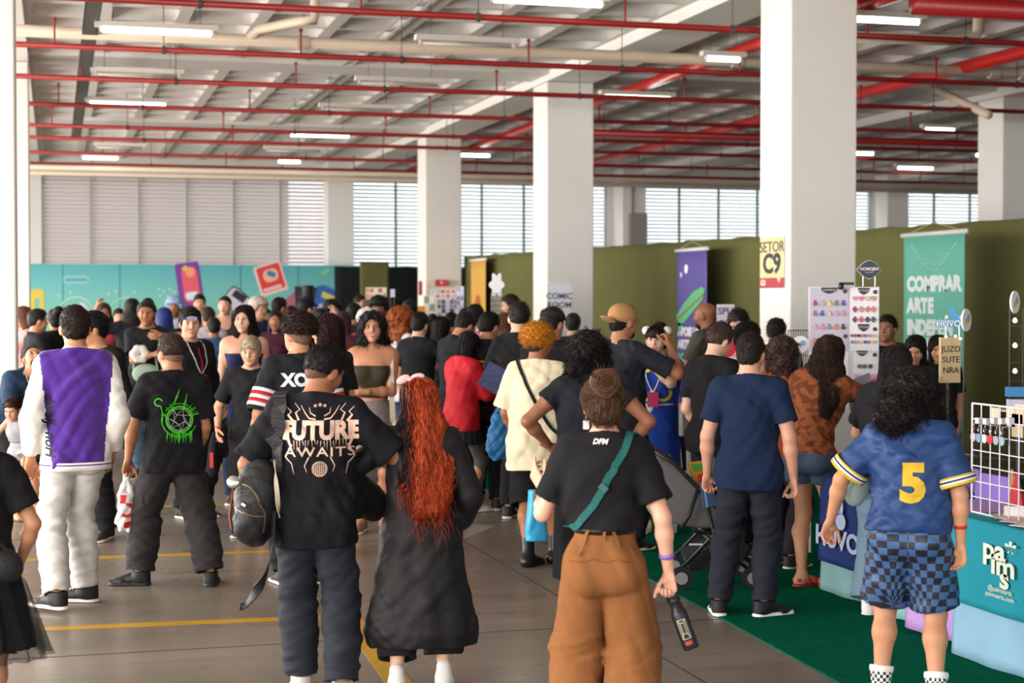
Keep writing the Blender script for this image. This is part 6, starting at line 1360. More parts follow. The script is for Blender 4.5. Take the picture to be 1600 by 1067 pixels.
bv = bvh_of(t); g = MB(); disc2(g, 0, 0, 0.125, 0.108, 30, a0=-1.9, a1=2.6); print_shape(t, g, 'cf9a22', 1.24, -0.03, bv=bv, name='yellow_ring_print')
for ch, c_, dx, dz, rr in (('P', '2f66c0', -0.06, 0.045, 0.2), ('R', 'c8325a', 0.0, 0.01, -0.3), ('O', '2f9a5a', 0.035, -0.06, 0)): print_text(t, ch, 0.09, c_, 1.24 + dz, -0.03 + dx, bv=bv, rot=rr, bold=0.003)
person(712, 15.6, 1.82, -52, hc='1c1412', topc='17171b', bot='1d1d22', vol=1.3, pose=rel(head=(10, 38, 0), lean=5, wl=(0, 0.18, -0.1), wr=(0, 0.18, -0.1)), label='person with thick dark hair in a black tee looking down behind the red blazer')
person(812, 14.2, 1.88, -22, sk='d3a386', hc='1c1516', topc='151417', bot='1a1a1e', b=1.02, vol=1.1, nape=-0.02, pose=rel(head=(30, 0, 0), wl=(0.0, 0.16, -0.17)), label='tall person in a black tee with short dark hair left of the orange hair')
o, K, t = person(862, 13.4, 1.84, -20, hc='1c1716', topc='141316', bot='1a1a1e', b=1.05, pose=rel(head=(-20, 6, 0), wr=(0.0, 0.16, -0.17)), label='person in a dark flat cap and black tee behind the orange hair')
h = K['H']; solid('flat_cap', [Ell(hpt(K, 0, -0.006, 0.040), V3(0.053, 0.064, 0.032) * h, K['Rh'] @ rotx(-0.1), 0.01), Ell(hpt(K, 0, 0.055, 0.030), V3(0.03, 0.022, 0.006) * h, K['Rh'], 0.01)], 0.008, [fabric('262824')], o)
# seller with glasses behind the booth
o, K, t = person(800, 21.5, 1.98, 98, sk='c99a7c', hc='2a1d16', topc='40443c', bot='33363a', label='tall bearded seller with glasses standing behind the far booth', pose=rel(head=(0, 12, 0)))
bd = solid('beard', [Ell(hpt(K, 0, 0.030, -0.040), V3(0.028, 0.026, 0.024) * K['H'], K['Rh'], 0.01)], 0.009, [hair_mat('2a1d16')], o)
person(912, 17.5, 1.55, 150, g=1, sk='b08062', hc='2a211d', hairk='bun', topc='2a2624', bot='2a2a2e', label='small seller with dark tied hair sitting low behind the booth right of the column')
# 19 backwards cap man
o, K, t = person(972, 12.4, 1.87, -38, sk='a8714f', hc='17110f', topc='22242b', bot='202126', b=1.03, lod=0, sleeve=0.8, vol=0.3, pose=rel(head=(-12, 6, 0), wr=(0.03, 0.17, 0.015), er=(0.8, -0.4, -0.8), hr=dict(curl=0.7, palm=(-0.8, 0, 0), dir=(-0.3, 0.1, 0.9)), wl=(0, 0.15, -0.2)), face=True, label='person in a backwards tan cap and dark tee raising a hand to the chin')
h = K['H']; cp = solid('backwards_cap', [Ell(hpt(K, 0, -0.009, 0.030), V3(0.0535, 0.065, 0.052) * h, K['Rh'], 0.004)], 0.006, [fabric('a67c52')], o, cuts=[hairline(K, 0.030, -0.004, side=0.004)])
solid('brim', [Ell(hpt(K, 0, -0.082, 0.006), V3(0.034, 0.036, 0.005) * h, K['Rh'] @ rotx(-0.35), 0.01)], 0.005, [fabric('a67c52')], cp)
solid('beard', [Ell(hpt(K, 0, 0.028, -0.042), V3(0.029, 0.028, 0.022) * h, K['Rh'], 0.01)], 0.007, [hair_mat('1a1311')], o)
gl = MB()
for sg in (-1, 1): gl.tube([hpt(K, sg * 0.019 + 0.013 * math.cos(a), 0.055, 0.008 + 0.011 * math.sin(a)) for a in np.linspace(0, 2 * PI, 17)], 0.0015, 5); gl.tube([hpt(K, sg * 0.032, 0.052, 0.010), hpt(K, sg * 0.045, 0.0, 0.008)], 0.0015, 5)
gl.build('glasses', mat('glasses_dark', '2a2524', 0.3), o)
wristband(K, 'r', 'c02a3a', o, 0.018, t=0.3)
# 20 blue dress, white buns
o, K, t = person(1026, 13.3, 1.70, 168, sk='d8aa90', g=1, hc='20161a', hairk='bun', topc='1f3f9a', bot=None, hem=0.40, lod=0, face=True, front=0.020, shoe='e0dbd5', pose=rel(head=(0, 4, 0), wl=(0.10, 0.12, 0.015), el=(-0.9, 0.2, -0.7), hl=dict(fc=[0.05, 0.9, 1.0, 1.0], palm=(0.6, -0.5, 0), dir=(0.5, 0.1, 0.85)), wr=(0.05, 0.05, -0.27)), label='person in a blue and yellow costume dress with white hair buns pointing at one eye')
h = K['H']; skirt(K, 'dress_skirt', fabric('1f3f9a'), 0, o, 0.62, 0.22, 0.100, 0.125, fold=0.03, nf=6)
for sg in (-1, 1): solid('bun_cover', [Ell(hpt(K, sg * 0.050, -0.015, 0.048), V3(0.021, 0.021, 0.021) * h, None, 0.01)], 0.007, [fabric('e8e2da')], o, warps=[wrinkle(0.006, 120, 120, 3)])
solid('fringe', [Ell(hpt(K, 0, 0.043, 0.034), V3(0.033, 0.016, 0.020) * h, K['Rh'], 0.01)], 0.006, [hair_mat('20161a')], o, warps=[wrinkle(0.003, 160, 10, 3)])
bv = bvh_of(t)
for sg in (-1, 1):
    g = MB(); disc2(g, 0, 0, 0.075, 0.052, 24, a0=PI * 1.0 if sg < 0 else PI * 1.0, a1=PI * 2.1); print_shape(t, g, 'd8c22c', 1.16, sg * 0.075, back=False, bv=bv, name='yellow_trim')
band([K['nb'] + V3(-0.06, 0.05, 0.0), K['nb'] + V3(0, 0.12, -0.07), K['nb'] + V3(0.12, 0.12, -0.14)], 0.03, fabric('d8c22c'), t, 'yellow_trim', bv, 0.004, 0.003)
ring_of(K, bv, 0.60 * K['H'], 0.10, fabric('c9cbe0'), t, 'white_sash')
lanyard(K, o, 'a8235a', 'cream badge lanyard with a magenta badge on the blue costume dress', o, bv)
wristband(K, 'l', '1c1b1d', o, 0.04, 'watch', t=0.3)
# 21 bald seller
o, K, t = person(1103, 16.3, 1.89, 62, sk='8a5638', hairk=None, topc='4a4a40', bot='2b2b2e', b=1.1, lod=0, face=True, pose=rel(head=(10, 6, 0), wl=(0.10, 0.13, -0.15), wr=(-0.10, 0.15, -0.15), el=(-.8, 0, -1), er=(.8, 0, -1), hl=dict(dir=(1, .1, .1)), hr=dict(dir=(-1, .1, .1))), label='bald bearded seller in an olive tee with folded arms beside the purple banner')
solid('beard', [Ell(hpt(K, 0, 0.026, -0.045), V3(0.031, 0.030, 0.026) * K['H'], K['Rh'], 0.01)], 0.007, [hair_mat('1a1311')], o)
# 22 young man black tee
o, K, t = person(1113, 11.9, 1.74, -36, sk='d6a58c', hc='43302a', topc='131216', bot='19191d', b=0.93, lod=0, vol=1.25, nape=-0.02, pose=rel(head=(-18, 22, 0), lean=4, wl=(-0.01, 0.09, -0.28), wr=(0.0, 0.15, -0.2)), label='young person with swept brown hair in a black tee beside the stroller')
# 23 red shirt
person(1154, 14.6, 1.83, 150, sk='c9977c', hc='17110f', topc='c01f36', bot='26262a', vol=1.5, face=True, pose=rel(head=(28, 24, 0)), label='seller with thick black hair in a red shirt looking down beside the SETOR C9 column')
# 24 white tank
person(1160, 12.1, 1.74, -28, sk='cf9a7a', hc='1a1412', topc='dcd8d6', bot='23242a', kind='tank', b=1.02, lod=0, vol=1.2, pose=rel(head=(-20, 14, 0), wl=(-0.05, 0.06, -0.29), lean=4), label='person in a white sleeveless top behind the navy tee person')
person(1212, 14.8, 1.74, -10, sk='b98262', hc='1c1512', topc='2a2b33', bot='23242a', vol=1.1, pose=rel(head=(0, 20, 0)), label='person with short dark hair partly hidden at the left end of the key ring board')
person(1222, 11.6, 1.64, -32, sk='c08660', g=1, hairk='curly', hc='33201a', topc='8c3b1c', bot='2b2430', kind='tank', hl_=0.12, pose=rel(head=(-20, 10, 0)), label='person with brown curly hair and bare tanned back in an orange top')
# 27 long dark straight hair leaning
person(1384, 9.8, 1.64, -26, sk='cf9c82', g=1, b=1.1, hairk='long', hc='221a1b', topc='1c1c22', bot='6c8296', fit='wide', lod=0, hl_=0.23, vol=1.1, pose=rel(lean=14, head=(-8, 14, 0), wl=(-0.02, 0.2, -0.16)), shoe='e3ddd8', label='person with long straight dark hair and light jeans behind the number 5 jersey')
person(1432, 13.6, 1.62, 172, g=1, sk='b98262', hc='17110f', hairk='long', topc='1a191d', bot='1a191d', hl_=0.12, label='seller with dark hair sitting left of the hand-lettered wooden sign', pose=rel(head=(0, 25, 0)))
person(1466, 14.4, 1.60, 175, g=1, sk='b98262', hc='1c1513', hairk='long', topc='1a191d', bot='1a191d', hl_=0.12, label='seller with dark hair mostly hidden by the hand-lettered wooden sign', pose=rel(head=(10, 20, 0)))
person(1386, 15.2, 1.76, 160, sk='8a5d45', hc='110e0e', topc='111114', bot='111114', label='person in black behind the right edge of the key ring board')
print('T mid right', time.time() - T0)
# ---------------- left and middle
# 30 bearded man bending with the baby
o, K, t = person(30, 14.3, 1.74, -150, sk='c08a6a', hc='1e1614', topc='24384e', bot='1c1d20', b=1.12, lod=0, face=True, fit='loose', length=0.52, shoe=None, smile=1, hairk='ponytail', hl_=0.05,
    pose=rel(hip=(0, -0.10, -0.03), lean=48, ptilt=30, head=(-14, -34, 0), neckf=-0.3, wl=(0.03, 0.16, -0.23), wr=(-0.03, 0.16, -0.23), fl=(-0.09, 0.0, 0.045), fr=(0.07, 0.05, 0.045), hl=dict(palm=(1, 0, 0), curl=.3), hr=dict(palm=(-1, 0, 0), curl=.3)), label='bearded person with glasses in a navy tee bending down to hold a baby')
h = K['H']; solid('beard', [Ell(hpt(K, 0, 0.030, -0.041), V3(0.031, 0.028, 0.022) * h, K['Rh'], 0.01)], 0.006, [hair_mat('1e1614')], o, subs=[Ell(hpt(K, 0, 0.058, -0.028), V3(0.014, 0.012, 0.007) * h, K['Rh'], 0.004)])
gl = MB()
for sg in (-1, 1): gl.tube([hpt(K, sg * 0.019 + 0.015 * math.cos(a), 0.056, 0.006 + 0.013 * math.sin(a)) for a in np.linspace(0, 2 * PI, 17)], 0.0016, 5); gl.tube([hpt(K, sg * 0.034, 0.053, 0.010), hpt(K, sg * 0.046, 0.0, 0.006)], 0.0016, 5)
gl.build('glasses', mat('glasses_steel', '8d8a88', 0.3, metal=0.8), o)
lanyard(K, o, 'b8248a', 'grey badge lanyard with a pink badge hanging from the bearded person who bends down', o, bvh_of(t)); BM = o
for s_ in 'lr': solid('flip_flop', [Cone(V3(K['a' + s_][0], K['a' + s_][1], 0) - K['toe' + s_] * 0.03, V3(K['a' + s_][0], K['a' + s_][1], 0) + K['toe' + s_] * 0.18, 0.038, 0.045, 0)], 0.007, [mat('sandal_brown', '6b4a38', 0.6)], o, cuts=[lambda x, y, z: np.maximum(0.003 - z, z - 0.02) + 0 * x + 0 * y])
# baby
K = skeleton(0.74, 0, 1.35, hs=1.75, legs=0.74, lean=22, ptilt=14, head=(0, 22, 0), hip=(0, 0, 0), fl=(-0.07, 0.10, 0.045), fr=(0.08, -0.03, 0.05), wl=(-0.10, 0.10, -0.18), wr=(0.14, 0.10, -0.2))
o = make_body(K, 'c08a6c', 0, feet=True); hair(K, 'short', '3a2219', 0, o, vol=0.7)
top(K, 'tank_top', fabric('9a9a9c'), 0, o, sleeve=0, hem=0.5, e=0.006, loose=0.004, wr=0.004, armcut=0.02); leg_cloth(K, 'nappy_shorts', fabric('a4a4a6'), 0, o, fit='loose', length=0.2, e=0.012, waist=0.02, stack=0, wr=0.004, r=(0.09, 0.08, 0.05))
place(o, 33, 0, 150, d=13.5, z=0.36, label='baby in a grey tank top held by the bearded person bending down')
# 32 boy
o, K, t = person(392, 13.2, 1.60, 172, sk='c9977c', hc='a6947a', hairk='short', topc='17171a', bot='1c1c1f', b=0.94, lod=0, face=True, vol=1.5, front=0.030, fit='loose', length=0.55, shoe='26262a', pose=rel(head=(-4, 8, 0), wr=(0.06, 0.08, -0.26), wl=(-0.03, 0.04, -0.3)), label='blond boy in a black tee facing the viewer with a red wristband', sleeve=0.8)
wristband(K, 'r', 'd8452c', o, 0.018, t=0.25); BOY = o
um = MB().tube([K['wr'] + V3(0.02, 0.03, -0.02), K['wr'] + V3(0.03, 0.04, -0.12), K['wr'] + V3(0.035, 0.05, -0.33), K['wr'] + V3(0.035, 0.05, -0.38)], 0.03, 10, rs=[0.018, 0.035, 0.055, 0.02]).build('folded_umbrella', fabric('1a1a1d'), smooth=True)
MB().tube([K['wr'] + V3(0.02, 0.05, 0.02), K['wr'] + V3(-0.03, 0.07, 0.02), K['wr'] + V3(-0.03, 0.06, -0.08), K['wr'] + V3(0.02, 0.05, -0.1)], 0.006, 6).build('wrist_loop', mat('cord_red', 'b0282a', 0.6), um); MB().cbox(tuple(K['wr'] + V3(0.035, 0.10, -0.24)), 0.03, 0.01, 0.12).build('red_label', mat('cord_red', 'b0282a'), um)
carry(um, BOY, 'folded black umbrella with a red loop in the hand of the blond boy', 'umbrella')
# 33 XOXO
o, K, t = person(466, 10.9, 1.80, 12, sk='b98262', hc='2a1b15', hairk='curlytop', topc='1c1d22', bot='1c1d22', b=1.06, lod=0, sleeve=0.98, vol=1.02, nape=0.008, front=0.045, face=False, pose=rel(head=(30, 0, 0), wl=(-0.06, 0.02, -0.3)), label='person with curly top hair and shaved sides in a black XOXO jersey', top_kw=dict(loose=0.022, e=0.012))
hair(K, 'buzz', '6b4f40', 0, o, nape=-0.048, front=0.03, n=0)
bv = bvh_of(t); print_text(t, 'XOXO', 0.115, 'd4dedb', 1.375, 0.03, bv=bv, bold=0.006, sx=0.95)
for s_ in 'lr':
    sh, el = K['sh' + s_], K['e' + s_]; d_ = nrm(sh - el)
    for off, c_ in ((0.03, 'd9d5d2'), (0.055, 'b02a35'), (0.08, 'd9d5d2'), (0.105, 'b02a35'), (0.13, 'd9d5d2')):
        q = sh + (el - sh) * 0.98 + d_ * off; a = nrm(np.cross(d_, (0.3, 1, 0.2))); b_ = np.cross(d_, a); rr = 0.030 * K['H'] + 0.043 - 0.08 * off; vs, fs = [], []
        for i in range(24):
            an_ = 2 * PI * i / 24
            for (x, r_) in ((0, rr - 0.001), (0, rr + 0.004), (1, rr + 0.003), (1, rr - 0.002)): vs.append(q + d_ * x * 0.025 + (a * math.cos(an_) + b_ * math.sin(an_)) * r_)
        for i in range(24):
            for j in range(4): fs.append((i * 4 + j, i * 4 + (j + 1) % 4, ((i + 1) % 24) * 4 + (j + 1) % 4, ((i + 1) % 24) * 4 + j))
        MB().add(vs, fs).build('sleeve_stripe', fabric(c_), t, smooth=True)
MB().tube([hpt(K, 0.03, -0.045, -0.02), hpt(K, 0.045, -0.05, -0.09), hpt(K, 0.06, -0.05, -0.15)], 0.006, 6).build('thin_braid', hair_mat('5a2a22'), o)
person(512, 12.2, 1.79, 52, g=1, sk='cf9c82', hc='2a1215', hairk='wavy', hl_=0.2, vol=1.35, topc='1c191c', bot='1c1d22', lod=0, face=True, pose=rel(head=(18, 4, 0)), label='person in profile with voluminous dark wine red hair behind the XOXO jersey')
# 35 tube top
o, K, t = person(582, 13.4, 1.80, 176, g=1, sk='b87f60', hc='1a1211', hairk='curly', hl_=0.16, vol=1.05, topc='3b3226', bot='7d7672', kind='tube', fit='skirt', length=0.30, lod=0, face=True, smile=1, shoe='8a6a52', pose=rel(head=(4, -4, 2), wl=(0.13, 0.13, -0.155), el=(-.7, 0, -1), hl=dict(dir=(1, 0.1, 0.1), curl=0.4, palm=(0, -1, 0)), wr=(0.05, 0.03, -0.29)), label='smiling person with dark curls and gold earrings in a brown strapless top and grey skirt')
for sg in (-1, 1):
    ep = hpt(K, sg * 0.047, 0.0, -0.03)
    for q in range(3): MB().tube([ep - V3(0, 0, 0.018 * q + 0.014 * math.cos(a)) + V3(0.009 * math.sin(a), 0, 0) for a in np.linspace(0, 2 * PI, 9)], 0.0035, 5).build('gold_earring', mat('gold', 'c79a3a', 0.3, metal=0.8), o, smooth=True)
st = band([V3(-0.15, -0.06, 0.9), V3(-0.155, -0.09, 1.3), V3(-0.15, -0.03, 1.48), V3(-0.15, 0.05, 1.42), V3(-0.16, 0.1, 1.2), V3(-0.17, 0.08, 0.9)], 0.045, fabric('cdbfae'), None, 'tote_strap', None, 0, 0.005)
solid('tote_body', [Ell(V3(-0.19, 0.0, 0.78), (0.05, 0.15, 0.17), None, 0.01)], 0.012, [fabric('cdbfae')], st); carry(st, o, 'cream tote bag hanging from the shoulder of the person in the brown strapless top', 'tote bag')
person(629, 17.3, 1.83, -60, g=1, sk='b98262', hc='8a4419', hairk='curly', hl_=0.17, vol=1.25, topc='ddd9e0', bot='3a4a66', label='person with ginger curls in a white tee', pose=rel(wr=(0, 0.18, -0.16), wl=(0, 0.18, -0.16)))
# 37 headband man
o, K, t = person(298, 14.3, 1.83, -142, sk='c9977c', hc='17110f', topc='161518', bot='1a1a1d', b=1.03, lod=0, sleeve=1.9, name='jacket', vol=1.5, face=True, smile=1, pose=rel(head=(-30, 4, 0), wl=(-0.05, 0.05, -0.27)), label='smiling person with a headband and a black jacket with red cloud emblems')
bv = bvh_of(t); g = MB()
for x, y, r_ in ((0, 0, 0.055), (0.06, 0.01, 0.048), (-0.055, -0.005, 0.042), (0.02, 0.035, 0.045)): disc2(g, x, y, r_ + 0.01, 0, 18)
print_shape(t, g, 'e6dcda', 1.16, -0.02, back=False, bv=bv, name='cloud_outline'); g = MB()
for x, y, r_ in ((0, 0, 0.055), (0.06, 0.01, 0.048), (-0.055, -0.005, 0.042), (0.02, 0.035, 0.045)): disc2(g, x, y, r_, 0, 18)
e_ = print_shape(t, g, 'c01f33', 1.16, -0.02, back=False, bv=bv, name='red_cloud_print')
for v in e_.data.vertices: v.co.y += 0.003
band([V3(0, 0.12, 1.5), V3(0, 0.16, 1.35), V3(0.0, 0.17, 1.2), V3(0, 0.15, 0.95)], 0.012, fabric('b01c33'), t, 'red_zip', bv, 0.004, 0.003)
hb_ = MB(); hb_.tube([hpt(K, 0.047 * math.cos(a), 0.059 * math.sin(a) - 0.006, 0.030) for a in np.linspace(0, 2 * PI, 25)], 0.012, 6); hb_.build('headband', fabric('3a3a4a'), o); MB().cbox((0, 0, 0), 0.085, 0.006, 0.03, M=Matrix.Translation(hpt(K, 0, 0.057, 0.032)) @ Matrix(K['Rh'].tolist()).to_4x4()).build('headband_plate', mat('plate_steel', 'a09cb8', 0.4, metal=0.5), o)
lanyard(K, o, 'd8702a', 'pale badge lanyard with an orange badge on the headband person', o, bv)
o2 = bag_mesh('plastic_bag', K['wl'] + V3(0, 0, -0.06), 0.2, 0.3, 0.12, mat('bag_black', '1a1a1c', 0.3), hand=0.1); carry(o2, o, 'dark plastic bag held by the headband person', 'bag')
person(381, 15.3, 1.85, 178, g=1, sk='cf9c82', hc='1a1311', hairk='wavy', hl_=0.24, vol=1.3, topc='20294a', kind='tube', bot='20294a', lod=0, face=True, smile=1, pose=rel(head=(-12, 0, 0)), label='person with long dark curls and bare shoulders behind the blond boy')
person(148, 13.0, 1.80, 150, sk='b98262', hc='120f10', hairk='short', topc='121114', bot='17171a', vol=1.6, lod=0, face=True, sleeve=1.8, name='jacket', pose=rel(head=(-50, 6, 0)), label='person in black with goggles in dark hair behind the purple jacket shoulder')
print('T mid left', time.time() - T0)
# ================================================================ BOOTHS, BANNERS, SIGNS
def panel(name, P, th, m, parent=None, nrm_=None):
    """flat plate through 3-D outline points with a real thickness behind it"""
    P = [Vector(p) for p in P]; n = nrm_ or (P[1] - P[0]).cross(P[2] - P[0]).normalized(); k = len(P)
    if n.dot(P[0] - Vector((0, 0, HCAM))) < 0: n = -n
    mb = MB().add(P + [p + n * th for p in P], [tuple(range(k)), tuple(range(k, 2 * k))[::-1]] + [(i, k + i, k + (i + 1) % k, (i + 1) % k) for i in range(k)])
    o = mb.build(name, m, parent); return o, -n
def wtext(parent, txt, p, xdir, size, c, name='lettering', up=(0, 0, 1), off=0.004, **k):
    """lettering on an upright surface"""
    f = frame(p, xdir, up); n = f.col[2].xyz; 
    f = Matrix.Translation(n * off) @ f
    o = text_obj(name, txt, size, f, mat('print_' + c, c, 0.6), parent, extrude=0.001, **k); return o
def rel(o, origin):
    """put the empty-less top object's origin at a point, with children following"""
    origin = Vector(origin); o.data.transform(Matrix.Translation(-origin)); o.location = origin
    for ch in o.children: ch.data.transform(Matrix.Translation(-origin)) if ch.data else None
    for ch in o.children:
        for g_ in ch.children: g_.data.transform(Matrix.Translation(-origin))
    return o
# --- mural wall
VM = 42.0
def mp(px, py, dv=0.0): return aty(px, py, VM - dv)
MUR = {}
def mural_mat():
    m = bpy.data.materials.new('mural_print'); m.use_nodes = True; nt = m.node_tree; b = nt.nodes['Principled BSDF']; L = nt.links; b.inputs['Roughness'].default_value = 0.6
    tc = nt.nodes.new('ShaderNodeTexCoord'); sp = nt.nodes.new('ShaderNodeSeparateXYZ'); L.new(tc.outputs['Object'], sp.inputs[0])
    r = nt.nodes.new('ShaderNodeMapRange'); r.inputs['From Min'].default_value = 0.0; r.inputs['From Max'].default_value = 2.9; L.new(sp.outputs['Z'], r.inputs[0])
    cr = nt.nodes.new('ShaderNodeValToRGB'); e = cr.color_ramp.elements; e[0].position = 0.3; e[0].color = (*hexc('8ccb9c'), 1); e[1].position = 1.0; e[1].color = (*hexc('4fa9b4'), 1); x = e.new(0.72); x.color = (*hexc('74bfba'), 1)
    L.new(r.outputs[0], cr.inputs[0]); L.new(cr.outputs[0], b.inputs['Base Color']); return m
a = mp(40, 412); b = mp(592, 412)
mural = MB().box((a.x, VM, 0.0), (b.x, VM + 0.08, a.z)).build('mural_wall', mural_mat())
sm = MB()
for px in (98, 187, 376, 466): x = mp(px, 412).x; sm.box((x - 0.012, VM - 0.004, 0.02), (x + 0.012, VM, a.z)); 
sm.build('panel_seam', mat('seam_teal', '2e7f86', 0.6), mural)
def flat(px_pts, c, dv, name='printed_card', rough=0.5):
    pts = [mp(x, y, dv) for x, y in px_pts]; k = len(pts)
    return MB().add([(p.x, VM - dv, p.z) for p in pts] + [(p.x, VM - dv + 0.004, p.z) for p in pts], [tuple(range(k)), tuple(range(k, 2 * k))[::-1]] + [(i, k + i, k + (i + 1) % k, (i + 1) % k) for i in range(k)]).build(name, mat('ink_' + c, c, rough), mural)
def rot_rect(cx, cy, w_, h_, a): 
    ca, sa = math.cos(R(a)), math.sin(R(a)); return [(cx + x * ca - y * sa, cy + x * sa + y * ca) for x, y in ((-w_ / 2, -h_ / 2), (w_ / 2, -h_ / 2), (w_ / 2, h_ / 2), (-w_ / 2, h_ / 2))]
def rrect(cx, cy, w_, h_, a, rad=4):
    ca, sa = math.cos(R(a)), math.sin(R(a)); o = []
    for qx, qy, s0 in ((1, 1, 0), (-1, 1, 90), (-1, -1, 180), (1, -1, 270)):
        for t in (0, 30, 60, 90): x = qx * (w_ / 2 - rad) + rad * math.cos(R(s0 + t)); y = qy * (h_ / 2 - rad) + rad * math.sin(R(s0 + t)); o.append((cx + x * ca - y * sa, cy + x * sa + y * ca))
    return o
flat([(48, 510), (48, 456), (51, 452), (66, 452), (69, 456), (69, 510), (62, 510), (62, 466), (55, 466), (55, 510)], 'd9c24e', 0.010)
flat(rrect(119, 437, 40, 11, 0, 5), 'a9d3d6', 0.010, 'printed_frame'); flat(rrect(119, 437, 36, 7, 0, 3), '5aaab2', 0.014, 'printed_frame')
def arc(cx, cy, r0, r1, a0, a1, c, dv): pts = [(cx + r1 * math.cos(R(t)), cy - r1 * math.sin(R(t))) for t in np.linspace(a0, a1, 16)] + [(cx + r0 * math.cos(R(t)), cy - r0 * math.sin(R(t))) for t in np.linspace(a1, a0, 16)]; return flat(pts, c, dv, 'printed_swirl')
arc(119, 492, 27, 29, 20, 150, 'b7d9d6', 0.010); arc(112, 497, 16, 30, 5, 60, 'cdd6e0', 0.012); arc(196, 492, 26, 28, 20, 160, 'a9d3cf', 0.010)
for i, (x, y) in enumerate(((110, 457), (92, 462), (170, 459), (180, 455), (210, 456), (248, 452), (256, 455), (265, 452), (272, 456), (250, 462), (262, 463))): flat(rot_rect(x, y, 4, 3, 45), 'b7d9d6', 0.010, 'printed_spark')
flat(rrect(296, 445, 38, 70, -8, 4), '7b3a9c', 0.010); flat(rrect(298, 445, 25, 54, -8, 8), 'e2606c', 0.014); flat(rrect(297, 425, 14, 16, -8, 6), 'f0a070', 0.017, 'printed_shape'); flat(rrect(300, 462, 20, 12, -8, 5), 'dfe2ee', 0.018, 'printed_shape'); flat([(283, 420), (290, 414), (294, 420), (288, 424)], 'e0bf4a', 0.018, 'printed_shape')
flat(rrect(423, 435, 44, 48, -17, 3), 'f0cfc8', 0.010); flat(rrect(423, 434, 37, 40, -17, 2), 'd9463f', 0.014, 'printed_shape'); flat(rrect(423, 430, 24, 20, -17, 8), 'f2b7a0', 0.018, 'printed_shape'); flat(rrect(424, 428, 14, 8, 20, 3), '3f7fb0', 0.022, 'printed_shape'); flat(rrect(426, 450, 30, 5, -17, 2), 'f2c8c0', 0.020, 'printed_shape')
flat(rrect(372, 472, 46, 34, 40, 6), '3a3a45', 0.010); flat(rrect(372, 472, 42, 30, 40, 6), 'cfc9da', 0.014); flat(rrect(374, 463, 22, 12, 35, 1), '2b2730', 0.018, 'printed_shape'); flat([(340, 500), (352, 480), (372, 500)], 'cfc6dd', 0.016, 'printed_shape')
flat([(437, 475), (470, 447), (480, 450), (486, 500), (440, 500)], 'b06a7c', 0.010); flat([(460, 447), (500, 449), (500, 500), (463, 500)], '3a3338', 0.014); flat([(474, 452), (484, 450), (487, 470), (474, 470)], '17141a', 0.018, 'printed_shape')
flat([(496, 447), (505, 445), (545, 464), (538, 505), (484, 505)], '3f68b4', 0.020); flat([(504, 455), (530, 466), (526, 474), (502, 464)], 'd9cf62', 0.026, 'printed_shape'); flat(rrect(506, 485, 22, 20, 10, 6), 'c8b8cc', 0.026, 'printed_shape'); flat(rrect(506, 485, 10, 10, 10, 4), 'b9485c', 0.03, 'printed_shape'); flat([(500, 425), (512, 418), (518, 424), (505, 432)], '7fca9a', 0.010, 'printed_leaf')
tag(rel(mural, (a.x, VM, 0)), 'turquoise printed mural wall with tilted cards below the shaded blinds', 'mural')
# --- sector sign and extinguisher plates
sx = 7.71 - 0.006
def sp(px, py): return atx(px, py, sx)
q = [sp(1187, 373), sp(1225, 368), sp(1225, 448), sp(1187, 449)]
q = [sp(1188, 372), sp(1226, 370), sp(1226, 436), sp(1188, 437)]
def sect(y0, z0, y1, z1): return [(sx, y0, z1), (sx, y1, z1), (sx, y1, z0), (sx, y0, z0)]
yL, yR = sp(1188, 400).y, sp(1226, 400).y; zt = sp(1207, 371).z; zm = sp(1207, 434).z; zb = sp(1207, 450).z
sg_ = MB().box((sx - 0.004, min(yL, yR), zb), (sx, max(yL, yR), zt)).build('sector_sign', mat('sign_cream', 'e0c894', 0.5))
ym = (yL + yR) / 2; MB().box((sx - 0.007, min(yL, yR), zb), (sx - 0.004, max(yL, yR), zm)).build('red_band', mat('sign_red', 'b23440', 0.5), sg_)
MB().add([(sx - 0.0085, ym - 0.14, zm), (sx - 0.0085, ym - 0.24, zm), (sx - 0.0085, ym - 0.19, zm - 0.06), (sx - 0.007, ym - 0.14, zm), (sx - 0.007, ym - 0.24, zm), (sx - 0.007, ym - 0.19, zm - 0.06)], [(0, 2, 1), (3, 4, 5), (0, 1, 4, 3), (1, 2, 5, 4), (2, 0, 3, 5)]).build('notch', mat('sign_cream', 'e0c894'), sg_)
wtext(sg_, 'SETOR', (sx - 0.004, ym, zt - 0.11), (0, -1, 0), 0.17, '33413f', sx=1.28); wtext(sg_, 'C9', (sx - 0.004, ym, zt - 0.30), (0, -1, 0), 0.30, '2c3b39', bold=0.010, sx=1.3); wtext(sg_, 'G3', (sx - 0.007, ym + 0.22, (zm + zb) / 2), (0, -1, 0), 0.085, 'f0e6e0', bold=0.003, sx=1.3)
tag(rel(sg_, (sx, ym, zb)), 'cream and red SETOR C9 sign on the side of the big column', 'sign')
def card(name, px0, py0, px1, py1, d, c, label, cat, th=0.02, group=None, m=None):
    a_, b_ = atd(px0, py0, d), atd(px1, py1, d); x = CR.copy(); w_ = (b_ - a_).dot(x); pts = [a_, a_ + x * w_, Vector(((a_ + x * w_).x, (a_ + x * w_).y, b_.z)), Vector((a_.x, a_.y, b_.z))]
    o, n = panel(name, pts, th, m or mat('card_' + c, c, 0.5)); o['_n'] = 0; del o['_n']; tag(o, label, cat, group); return o, n, pts
o, n, pts = card('extinguisher_plate', 680, 437, 700, 447, 35.2, 'b3222a', 'small red plate high on the farthest column of the row', 'sign', 0.01); wtext(o, '+', (pts[0] + pts[2]) / 2, CR, 0.16, 'e8d8c8'); rel(o, pts[3])
